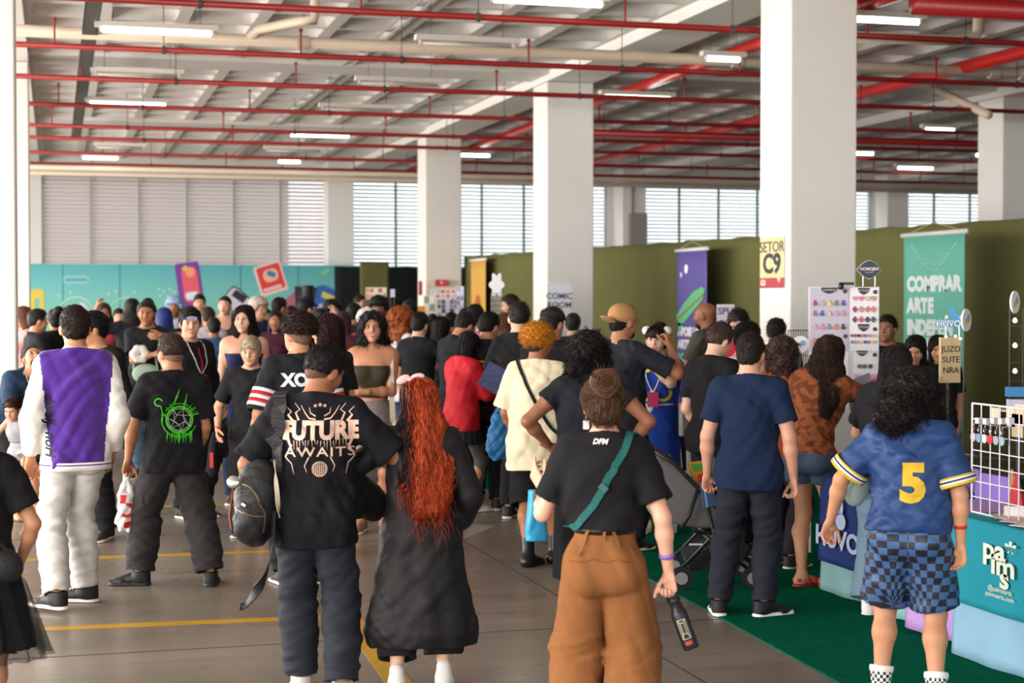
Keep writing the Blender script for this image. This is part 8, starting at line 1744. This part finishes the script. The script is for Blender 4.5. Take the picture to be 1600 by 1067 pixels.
def plate(px, py, w_, h_): 
    x, z = kp(px, py); w_ *= sc; h_ *= sc; MB().prism([(x - w_ / 2, z + h_ / 2), (x + w_ / 2, z + h_ / 2), (x + w_ / 2 * 0.9, z), (x + w_ * 0.25, z - h_ * 0.3), (x, z - h_ / 2), (x - w_ * 0.25, z - h_ * 0.3), (x - w_ / 2 * 0.9, z)], -0.012, -0.006).build('label_plate', mat('plate_dark', '3a353c', 0.4), kb)
for px, py, w_, h_, tx in ((1295, 454, 25, 10, 'CHAVEIROS'), (1349, 455, 18, 11, 'BOTTONS'), (1349, 512, 18, 12, 'BOTTONS'), (1277, 554, 16, 8, 'ARTES'), (1347, 552, 17, 9, 'BRINCOS')):
    plate(px, py, w_, h_); x, z = kp(px, py - 1); text_obj('lettering', tx, 0.018, Matrix.Translation((x, -0.013, z)) @ Matrix.Rotation(PI / 2, 4, 'X'), mat('print_d8c6cc', 'd8c6cc'), kb, extrude=0.0005)
for px, py in ((1320, 455), (1367, 456), (1367, 514), (1300, 525), (1321, 525), (1367, 554), (1268, 557)):
    x, z = kp(px, py); MB().tube([(x, -0.012, z), (x, -0.006, z)], 0.016, 14).build('price_dot', mat('plate_dark', '3a353c'), kb)
pal = ('a0286a', 'd8b09a', '2a2628', '8a6a4a', '6a7a9a', 'b8a48a', 'c99aa8', '4a6a4a', '3a4aa0', 'c86a5a', 'e0c060', 'd07a8a')
# charms hang a centimetre in front of the board, each a thing
rg = random.Random(8)
def charm(px, py, r_, c_, shape, lb, grp):
    x, z = kp(px, py); M = kb.matrix_basis if False else Matrix.Translation(kb.location) @ Matrix.Rotation(-PSI, 4, 'Z'); p = M @ Vector((x, -0.016, z)); r_ *= sc
    mb = MB()
    if shape == 'round': mb.tube([(0, -0.003, 0), (0, 0.003, 0)], r_, 12)
    elif shape == 'diamond': mb.prism([(0, r_ * 1.25), (r_, 0), (0, -r_ * 1.25), (-r_, 0)], -0.003, 0.003)
    elif shape == 'heart': mb.prism([(0, -r_), (r_, r_ * .2), (r_ * .6, r_ * .9), (0, r_ * .5), (-r_ * .6, r_ * .9), (-r_, r_ * .2)], -0.003, 0.003)
    else: mb.prism([(-r_ * .3, r_ * 1.3), (r_ * .3, r_ * 1.3), (r_ * .5, r_ * .3), (r_, -r_ * .6), (r_ * .5, -r_ * 1.2), (-r_ * .5, -r_ * 1.2), (-r_, -r_ * .6), (-r_ * .5, r_ * .3)], -0.003, 0.003)
    o = mb.build('key_charm', mat('charm_' + c_, c_, 0.25)); o.location = p; o.rotation_euler = (0, rg.uniform(-.12, .12), -PSI); tag(o, lb, 'charm', grp)
for j, py in enumerate((473, 489, 510, 533)):
    for i, px in enumerate((1273, 1284, 1295, 1306, 1317)):
        if j == 3 and i > 1: continue
        charm(px, py, 3.6, pal[(i * 5 + j * 3) % 12], 'figure', 'small figure charm hanging on the grey left half of the key ring board', 'figure charms on the key ring board')
for j, (py, sh_, cs_) in enumerate(((466, 'heart', ('d87a98', 'd86a8a', 'cdb7a0', 'b98a6a')), (483, 'diamond', ('8a2f3a', 'b9808a', 'c06a6a', 'c8763a')), (499, 'diamond', ('5a3038', 'c05050', '3a3236', '4a4448')))):
    for i, px in enumerate((1335, 1345, 1355, 1364)): charm(px, py, 4.2, cs_[i], sh_, {'heart': 'small heart charm in the top row of the white half of the board', 'diamond': 'small diamond badge on the white half of the key ring board'}[sh_], sh_ + ' charms on the key ring board')
for j, py in enumerate((524, 534)):
    for i in range(8): charm(1331 + i * 5.2, py, 2.5, pal[(i * 7 + j * 4) % 12], 'round', 'tiny round pin in the double row on the key ring board', 'round pins on the key ring board')
for i, px in enumerate((1343, 1351, 1360)): charm(px, 572, 3.6, ('6a5a3a', '2f5a48', '2a3a38')[i], 'round', 'dark round earring pair low on the key ring board, %s' % ('left', 'middle', 'right')[i], None)
for i in range(14): charm(1342 + (i % 4) * 8, 594 + (i // 4) * 11, 3.4, ('c0527a', 'e0a8bc', '9a3a6a')[i % 3], 'round', 'pink print spot on the lower pink panel of the board', 'pink stickers on the pink panel')
for x in (0.02, W - 0.02): MB().tube([(x, 0.03, -b_.z + 0.01), (x, 0.03, Hh)], 0.010, 6).build('post', M_rod, kb)
x, z = kp(1358, 421); pl = MB(); out = []
for k in range(40):
    t_ = 2 * PI * k / 40; out.append((x + (0.078 + 0.006 * math.cos(6 * t_)) * math.cos(t_), z + (0.058 + 0.008 * math.cos(4 * t_)) * math.sin(t_)))
cs_ = MB().prism(out, 0.0, 0.008).build('cloud_sign', mat('cloud_dark', '2f3b42', 0.4)); out2 = [(x + (px_ - x) * 1.09, z + (pz_ - z) * 1.09) for px_, pz_ in out]; MB().prism(out2, 0.008, 0.012).build('rim', mat('rim_pale', 'aab2b8', 0.4), cs_)
text_obj('lettering', 'HOMOJEN', 0.030, Matrix.Translation((x, -0.002, z + 0.004)) @ Matrix.Rotation(PI / 2, 4, 'X'), mat('print_e8c8d2', 'e8c8d2'), cs_, extrude=0.0005, bold=0.001); text_obj('lettering', 'acessórios', 0.014, Matrix.Translation((x, -0.002, z - 0.02)) @ Matrix.Rotation(PI / 2, 4, 'X'), mat('print_e8c8d2', 'e8c8d2'), cs_, extrude=0.0005)
for dx in (-0.045, 0.045): MB().tube([(x + dx, 0.004, z - 0.05), (x + dx, 0.004, z - 0.125)], 0.005, 6).build('clear_prop', mat('acrylic_white', 'e4e6ee'), cs_)
cs_.matrix_basis = Matrix.Translation(kb.location) @ Matrix.Rotation(-PSI, 4, 'Z'); tag(cs_, 'dark cloud-shaped HOMOJEN sign on clear props above the key ring board', 'sign')
x, z = kp(1322, 443); cl = MB().cbox((x, -0.02, z), 0.10, 0.05, 0.02).build('clip_lamp', mat('clip_black', '262326', 0.4)); MB().tube([(x - 0.04, -0.03, z), (x - 0.05, -0.04, z - 0.04)], 0.02, 8).build('lamp_head', mat('clip_black', '262326'), cl, smooth=True); cl.matrix_basis = Matrix.Translation(kb.location) @ Matrix.Rotation(-PSI, 4, 'Z'); tag(cl, 'black clip lamp on the top edge of the key ring board', 'lamp')
grid_rack('low_wire_fence', atd(1232, 516, 13.2), atd(1263, 516, 13.2), 0.009, atd(1240, 516, 13.2).z, 8, 8, 0.003, M_wire, 'dark wire grid left of the key ring board')
# colourful pile on the navy table and grey laptop-like folder
q = atd(1347, 628, 11.2); o = MB().prism([(-0.08, 0), (0.10, 0.02), (0.05, 0.26), (-0.10, 0.20)], 0, 0.02).build('grey_folder', mat('folder_grey', '77727e', 0.5)); o.location = (q.x, q.y, q.z - 0.06); o.rotation_euler.z = -PSI; tag(o, 'grey folder propped before the pink panel', 'folder')
for i in range(12):
    y = T3[2] + 0.15 + i * 0.17; x = T3[0] + 0.12 + rg.random() * 0.4; c_ = rg.choice(('4a5a4a', 'b9a88a', 'c06a8a', 'e0dcd8', '6a5a4a', '8a9a8a')); o = MB().cbox((0, 0, 0), 0.12, 0.10, 0.02 + 0.03 * rg.random()).build('trinket_tray', mat('tray_' + c_, c_, 0.5)); o.location = (x, y, 0.785); o.rotation_euler.z = rg.uniform(-1, 1); tag(o, 'small tray of trinkets on the navy rabbit table', 'tray', 'trinket trays on the rabbit table')
# --- stroller
d_ = 10.9; o0 = atd(1075, 470, d_); st = empty('stroller', (o0.x, o0.y, 0.009), -PSI, 'grey fabric stroller with black frame parked on the carpet', 'stroller'); s_ = d_ / F_PX; FY = 470 + HCAM / s_
def q2(px, py, y=0.0): return Vector(((px - 1075) * s_, y, (FY - py) * s_))
M_gf = mat('stroller_grey', '6f6c6c', 0.9, bump=0.4, bscale=200); M_bf = mat('frame_black', '171719', 0.4)
ol = [(1022, 712), (1048, 720), (1085, 752), (1118, 790), (1136, 806), (1132, 822), (1090, 822), (1040, 814), (1014, 806), (1016, 750)]
sh = MB().prism([(q2(x, y).x, q2(x, y).z) for x, y in ol], -0.22, 0.22).build('seat_fabric', M_gf, st); b_ = sh.modifiers.new('b', 'BEVEL'); b_.width = 0.03; b_.segments = 3
for sy_ in (-0.245, 0.245):
    MB().tube([q2(1016, 700, sy_), q2(1050, 722, sy_), q2(1100, 775, sy_), q2(1138, 812, sy_)], 0.014, 8).build('side_tube', M_bf, st, smooth=True)
    MB().tube([q2(1085, 760, sy_), q2(1072, 800, sy_), q2(1060, 820, sy_)], 0.012, 8).build('strut', M_bf, st, smooth=True); MB().tube([q2(1096, 770, sy_), q2(1110, 830, sy_), q2(1062, 880, sy_)], 0.013, 8).build('front_leg', M_bf, st, smooth=True); MB().tube([q2(1094, 830, sy_), q2(1165, 885, sy_)], 0.013, 8).build('rear_leg', M_bf, st, smooth=True)
    for (px, r_) in ((1060, 0.075), (1170, 0.075)):
        c = q2(px, FY - r_ / s_, sy_); wq = MB().tube([(c.x, sy_ - 0.015, c.z), (c.x, sy_ + 0.015, c.z)], r_, 24).build('wheel', mat('tyre_black', '1b1b1c', 0.7), st); MB().tube([(c.x, sy_ - 0.02, c.z), (c.x, sy_ + 0.02, c.z)], r_ * 0.55, 16).build('hub', mat('hub_grey', '8f8d8c', 0.4), wq)
MB().tube([q2(1016, 700, -0.245), q2(1006, 694, -0.1), q2(1006, 694, 0.1), q2(1016, 700, 0.245)], 0.018, 8).build('handle_bar', mat('grip_tan', 'a0552e', 0.5), st, smooth=True)
bk = MB().prism([(q2(x, y).x, q2(x, y).z) for x, y in [(1068, 868), (1120, 846), (1165, 850), (1150, 885), (1075, 888)]], -0.2, 0.2).build('storage_basket', mat('basket_black', '1c1b1d', 0.8), st)
MB().tube([q2(1078, 825, -0.24), q2(1150, 832, -0.24)], 0.012, 6).build('cross_tube', M_bf, st); MB().cbox(tuple(q2(1082, 845, -0.25)), 0.09, 0.006, 0.012, M=None).build('white_label', mat('tag_white', 'dedad6'), st)
p = atd(1092, 742, 10.75); o = MB().prism([(-0.07, 0.08), (0.055, 0.095), (0.085, -0.05), (-0.02, -0.10)], 0, 0.04).build('snack_bag', mat('snack_orange', 'd8902a', 0.3)); MB().prism([(-0.055, 0.07), (0.03, 0.08), (0.02, 0.03), (-0.03, 0.02)], -0.003, 0).build('green_print', mat('snack_green', '4a9a3a', 0.4), o); MB().prism([(-0.01, 0.0), (0.05, 0.02), (0.06, -0.04), (0.0, -0.06)], -0.003, 0).build('red_print', mat('snack_red', 'c03a2a', 0.4), o)
o.location = p; o.rotation_euler.z = -PSI; tag(o, 'bright orange and green snack bag lying on the stroller', 'snack bag')
p = atd(1109, 728, 10.8); o = MB().lathe([(0.002, -0.12), (0.034, -0.12), (0.034, 0.05), (0.03, 0.06), (0.002, 0.06)], 18).build('drink_bottle', mat('bottle_frost', '8f989a', 0.3), smooth=True); MB().lathe([(0.002, 0.06), (0.031, 0.06), (0.031, 0.10), (0.002, 0.10)], 18).build('cap', mat('cap_mint', '4f9a8a', 0.4), o, smooth=True); o.location = p; tag(o, 'clear drink bottle with a mint cap standing in the stroller', 'bottle')
# --- white plastic chair
p = atd(1068, 470, 13.6); t = empty('plastic_chair', (p.x, p.y, 0.009), -PSI + 0.5, 'white plastic garden chair right of the blue costume person', 'chair'); m = mat('plastic_white', 'd8d8d4', 0.4)
for sx_ in (-1, 1):
    for sy_ in (-1, 1): MB().tube([(sx_ * 0.25, sy_ * 0.24, 0), (sx_ * 0.20, sy_ * 0.19, 0.42)], 0.02, 8).build('leg', m, t)
    MB().tube([(sx_ * 0.24, -0.2, 0.42), (sx_ * 0.26, -0.22, 0.64), (sx_ * 0.25, 0.18, 0.68), (sx_ * 0.19, 0.22, 0.70)], 0.018, 8).build('armrest', m, t, smooth=True)
MB().cbox((0, 0, 0.43), 0.44, 0.44, 0.025).build('seat', m, t)
MB().tube([(-0.20, 0.20, 0.44), (-0.22, 0.24, 0.70), (-0.15, 0.26, 0.86), (0, 0.27, 0.90), (0.15, 0.26, 0.86), (0.22, 0.24, 0.70), (0.20, 0.20, 0.44)], 0.022, 8).build('back_frame', m, t, smooth=True)
for x in (-0.12, -0.06, 0, 0.06, 0.12): MB().tube([(x, 0.20, 0.44), (x, 0.26, 0.84)], 0.012, 6).build('back_slat', m, t)
q = atd(1078, 655, 13.0); o = MB().cbox((0, 0, 0), 0.16, 0.08, 0.26).build('print_bundle', mat('bundle_grey', '8a8782', 0.5)); o.location = q; o.rotation_euler.z = -PSI + 0.3; tag(o, 'bundle of wrapped prints hanging on the white plastic chair', 'bundle')
# blue and yellow things hanging low left of cream tee
q = atd(785, 650, 12.6); o = bag_mesh('shopping_bag', V3(0, 0, 0.2), 0.22, 0.35, 0.12, mat('bag_blue', '2a6ea8', 0.5), hand=0.08); o.location = q - Vector((0, 0, 0.1)); tag(o, 'blue shopping bag behind the cream tee at hip height', 'bag')
q = atd(770, 590, 13.6); o = MB().cbox((0, 0, 0), 0.18, 0.01, 0.24).build('art_print', mat('print_violet', '44486a', 0.5, var=0.5, vscale=40)); o.location = q; o.rotation_euler = (0.4, 0.5, -PSI); tag(o, 'violet art print held up between the red blazer and the cream tee', 'print')
print('T booths', time.time() - T0)
# ================================================================ THE FAR CROWD
G_ = 'people in the far crowd'
def H_at(py, d): return HCAM - (py - 470) * d / F_PX
crowd = [
 # px, head top py, d, yaw, hair, hc, top, bottom, g, extras
 (36, 476, 20.0, 110, 'long', '5a3322', 'c98f8a', 'cfcac6', 1, {}, 'person with brown hair in pink at the left edge column'),
 (58, 481, 18.5, -70, 'short', '14100f', '15151a', '2a3038', 0, dict(wr=(0, .16, -.2)), 'person in a black tee in profile, just right of the left edge columns'),
 (86, 479, 19.0, 20, 'bun', '14100f', '141318', '17171b', 1, {}, 'person in black with tied-up hair left of the purple jacket head'),
 (104, 490, 21.5, 160, 'short', '3a2418', '3a2a2c', '1a1a1e', 0, {}, 'person in dark brown glimpsed beside the purple jacket head'),
 (162, 471, 22.0, 175, 'wavy', '2a1a15', 'a8424a', '3a4a78', 1, {}, 'person with long dark hair in a coral and colourful top'),
 (186, 480, 24.0, 190, 'short', '1a1412', '2f1c3a', '1a1a1e', 0, {}, 'person in dark purple glimpsed left of the raised arm'),
 (206, 464, 21.0, 10, 'wavy', '17110f', '15151a', '1a1a1e', 0, dict(wl=(-.12, .10, .13), el=(-1, 0, -.6)), 'person in black raising an arm to take a picture'),
 (229, 467, 17.5, 170, 'bun', '1a1311', '17171b', '6a86a8', 1, dict(wr=(-.16, .16, -.10), er=(.8, 0, -1), wl=(-.02, .12, .0)), 'person with a tattooed forearm and a green handbag, black tee'),
 (256, 478, 19.0, 30, 'long', '1c2a6a', '1f2f7a', '1a2238', 1, {}, 'person with blue hair in a navy and lime costume'),
 (273, 463, 25.0, 180, 'afro', '8aa4cf', 'b4b8cc', '8a8fa8', 0, {}, 'person with a pale blue fluffy hat near the mural'),
 (312, 453, 27.0, 185, 'short', '17110f', '1a1a1f', '1a1a1e', 0, dict(wl=(.08, .14, -.05), wr=(-.08, .14, -.05)), 'tall person in black near the pink and purple mural card'),
 (325, 478, 21.5, 20, 'short', '2a1c16', 'cfcbd2', '5a7aa8', 0, {}, 'person in a pale tee behind the headband person'),
 (334, 494, 20.0, 0, 'short', '1a1412', '3c628c', '8a7a6a', 0, {}, 'person in a denim blue shirt behind the headband person'),
 (352, 459, 23.0, 178, 'ponytail', '221715', '17161a', '15151a', 1, {}, 'person in a black crop top standing before the mural'),
 (380, 474, 24.0, 10, 'long', 'cfcbc8', 'b9b6b4', '1a1a1e', 1, {}, 'person with white hair and black strands near the mural'),
 (404, 464, 22.0, -130, 'afro', 'b9ab9c', '24304f', '2a2a4a', 0, {}, 'person with pale blond hair in a navy jacket'),
 (436, 463, 23.0, -60, 'short', '14100f', '1f1c26', '1a1a1e', 0, {}, 'person in dark clothes with short black hair right of the pale blond person'),
 (430, 482, 20.0, 160, 'long', '17110f', '4a2034', '8a2a5a', 1, {}, 'person with long black hair in dark plum and magenta'),
 (478, 464, 21.5, -50, 'short', '1a1412', 'c9c4d2', '1a1a1e', 0, dict(wr=(.06, .14, .10), er=(1, 0, -.5)), 'person in a black cap and white tee raising a hand'),
 (481, 449, 26.5, 180, 'short', '17141a', '1a181c', '1a1a1e', 0, {}, 'person in a tall black top hat'),
 (519, 468, 23.5, -150, 'curlytop', '14100f', '1c1a1e', '1a1a1e', 0, {}, 'person with a black cap before the blue mural card'),
 (537, 484, 18.5, -30, 'long', '3a1c1c', '4a1f26', '1a1a1e', 1, {}, 'person with dark red hair looking right, left of the curly smiling person'),
 (553, 472, 20.5, -20, 'short', '15110f', '1a1a1e', '1a1a1e', 0, {}, 'person with thick black hair and bare nape in black'),
 (562, 453, 31.0, -120, 'short', '17110f', 'd2d4dc', '3a4a66', 0, {}, 'small far person in a white shirt before the turquoise mural end'),
 (592, 463, 21.0, 170, 'curlytop', '120f0e', 'd4cfcb', '1a1a1e', 0, {}, 'person with a black cap and white tee behind the curly smiling person'),
 (574, 482, 19.0, 10, 'afro', 'd2cdc8', 'a83a2a', '1a1a1e', 0, {}, 'person with a white hat glimpsed above the curly smiling person'),
 (612, 482, 21.0, 160, 'long', '3a2418', '8a3a2a', '1a1a1e', 1, {}, 'person in brick red behind the ginger curls'),
 (640, 467, 20.0, 25, 'short', '14100f', '17171b', '1a1a1e', 0, {}, 'person with black hair leaning left of the orange panel'),
 (655, 486, 17.0, -30, 'short', '17110f', '17171b', '1a1a1e', 0, dict(wr=(.05, .2, -.08)), 'person in a black tee reaching right, right of the ginger curls'),
 (690, 492, 18.0, -70, 'long', '1c1412', '2a2428', '1a1a1e', 1, {}, 'person with long dark hair looking right, before the black and white board'),
 (742, 474, 18.0, -10, 'short', '110e0e', '1a1a1f', '1a1a1e', 0, {}, 'person with a round black head of hair below the yellow banner'),
 (788, 488, 19.0, -30, 'curly', '5a3a2a', '4a4a6a', '1a1a1e', 1, {}, 'person with brown curls beside the glasses seller'),
 (130, 486, 23.0, 150, 'short', '17110f', '26262c', '1a1a1e', 0, {}, 'person in dark grey hidden behind the purple jacket head'),
 (240, 490, 24.0, 10, 'short', '5a2f1c', '7a3a2a', '1a1a1e', 0, {}, 'person with reddish hair behind the lime and navy costume'),
 (290, 484, 25.0, 20, 'short', '14100f', '2a2a30', '1a1a1e', 0, {}, 'person in dark clothes behind the headband person, left side'),
 (365, 487, 26.0, 0, 'short', '14100f', '1a1a1e', '1a1a1e', 0, {}, 'person in black between the crop top and the white hair'),
 (416, 480, 26.0, 170, 'short', '1a1412', '3a3a44', '1a1a1e', 0, {}, 'person in slate behind the pale blond person'),
 (455, 476, 24.0, 0, 'short', '1a1412', '5a2a3a', '1a1a1e', 0, {}, 'person in wine red behind the curly top hair'),
 (500, 480, 21.0, 30, 'short', '1a1412', '1c1c22', '1a1a1e', 0, {}, 'person in black left of the dark red hair'),
 (630, 478, 23.0, 190, 'short', '1a1412', '3a5a4a', '1a1a1e', 0, {}, 'person in dark green at the far booth'),
 (672, 490, 20.5, 20, 'bun', '1a1412', '5a5a64', '1a1a1e', 1, {}, 'person in grey before the pale rack'),
 (705, 486, 21.0, -20, 'short', '1a1412', '2f2f3a', '1a1a1e', 0, {}, 'person in slate below the narrow lilac rack'),
 (726, 480, 22.5, 160, 'short', '1a1412', '6a3a4a', '1a1a1e', 0, {}, 'person in plum behind the round yellow emblem tee'),
 (895, 488, 18.5, 0, 'short', '1c1613', '2a2a30', '1a1a1e', 0, {}, 'person in dark grey behind the flat cap'),
]
skins = ('c9977c', 'b98262', 'a8714f', 'd0a088', '8f5f45')
for i, (px, py, d, yaw, hk, hc, tc_, bc, g, ex, lb) in enumerate(crowd):
    H = min(2.0, max(1.5, H_at(py + 3, d)))
    pose = dict(head=((i * 37) % 30 - 15, 6, 0)); pose.update(ex)
    kw = dict(kind='crop') if 'crop top' in lb else {}
    if 'vol' not in kw: kw['vol'] = 1.15
    o, K, t = person(px, d, H, yaw, sk=skins[i % 5], g=g, hairk=hk, hc=hc, topc=tc_, bot=bc, lod=2 if d > 18.2 else 1, hl_=0.16, pose=pose, label=lb, face=(90 < yaw % 360 < 270) or abs(yaw) >= 50, fit=('slim', 'straight', 'loose')[i % 3], b=0.95 + 0.03 * (i % 4), **kw)
    h = K['H']
    if 'top hat' in lb: MB().lathe([(0.005, 0.0), (0.15, 0.0), (0.15, 0.012), (0.085, 0.02), (0.095, 0.19), (0.005, 0.19)], 20, c=tuple(hpt(K, 0, -0.005, 0.055))).build('top_hat', mat('hat_black', '151317', 0.6), o, smooth=False)
    if 'cap' in lb.split() and hk != 'short' or 'black cap' in lb: solid('cap', [Ell(hpt(K, 0, -0.008, 0.045), V3(0.052, 0.062, 0.036) * h, K['Rh'], 0.01), Ell(hpt(K, 0, 0.062, 0.034), V3(0.034, 0.03, 0.006) * h, K['Rh'], 0.01)], 0.013, [fabric('17161a')], o)
    if 'lime' in lb and 'costume' in lb:
        for sg in (-1, 1): solid('lime_trim', [Ell(K['sh' + 'lr'[sg > 0]] + V3(0, -0.01, 0.0), V3(0.06, 0.08, 0.09), None, 0.01), Cone(K['shl' if sg < 0 else 'shr'] + V3(-sg * 0.06, -0.11, 0.02), K['pel'] + V3(sg * 0.06, -0.12, 0.1), 0.018, 0.018, 0.01)], 0.014, [fabric('a8c23a')], o)
    if 'handbag' in lb:
        b1 = solid('handbag', [Ell(K['pel'] + V3(-0.02, 0.17, 0.13), (0.15, 0.05, 0.11), None, 0.01)], 0.016, [fabric('9cb4a0')]); MB().tube([K['pel'] + V3(-0.14, 0.17, 0.18), K['pel'] + V3(-0.12, 0.2, 0.35), K['pel'] + V3(0.1, 0.2, 0.35), K['pel'] + V3(0.11, 0.17, 0.18)], 0.012, 6).build('handle', fabric('9cb4a0'), b1); carry(b1, o, 'pale green handbag on the arm of the tattooed person', 'handbag')
        b2 = solid('white_flower', [Ell(K['pel'] + V3(0.03 + 0.06 * math.cos(a), 0.24, 0.34 + 0.06 * math.sin(a)), (0.045, 0.03, 0.045), None, 0.02) for a in np.linspace(0, 2 * PI, 7)], 0.014, [fabric('e2dfd4')]); carry(b2, o, 'white flower plush hanging above the pale green handbag', 'plush')
print('T crowd', time.time() - T0, 'people', sum(1 for q in bpy.data.objects if q.name.startswith('person')))
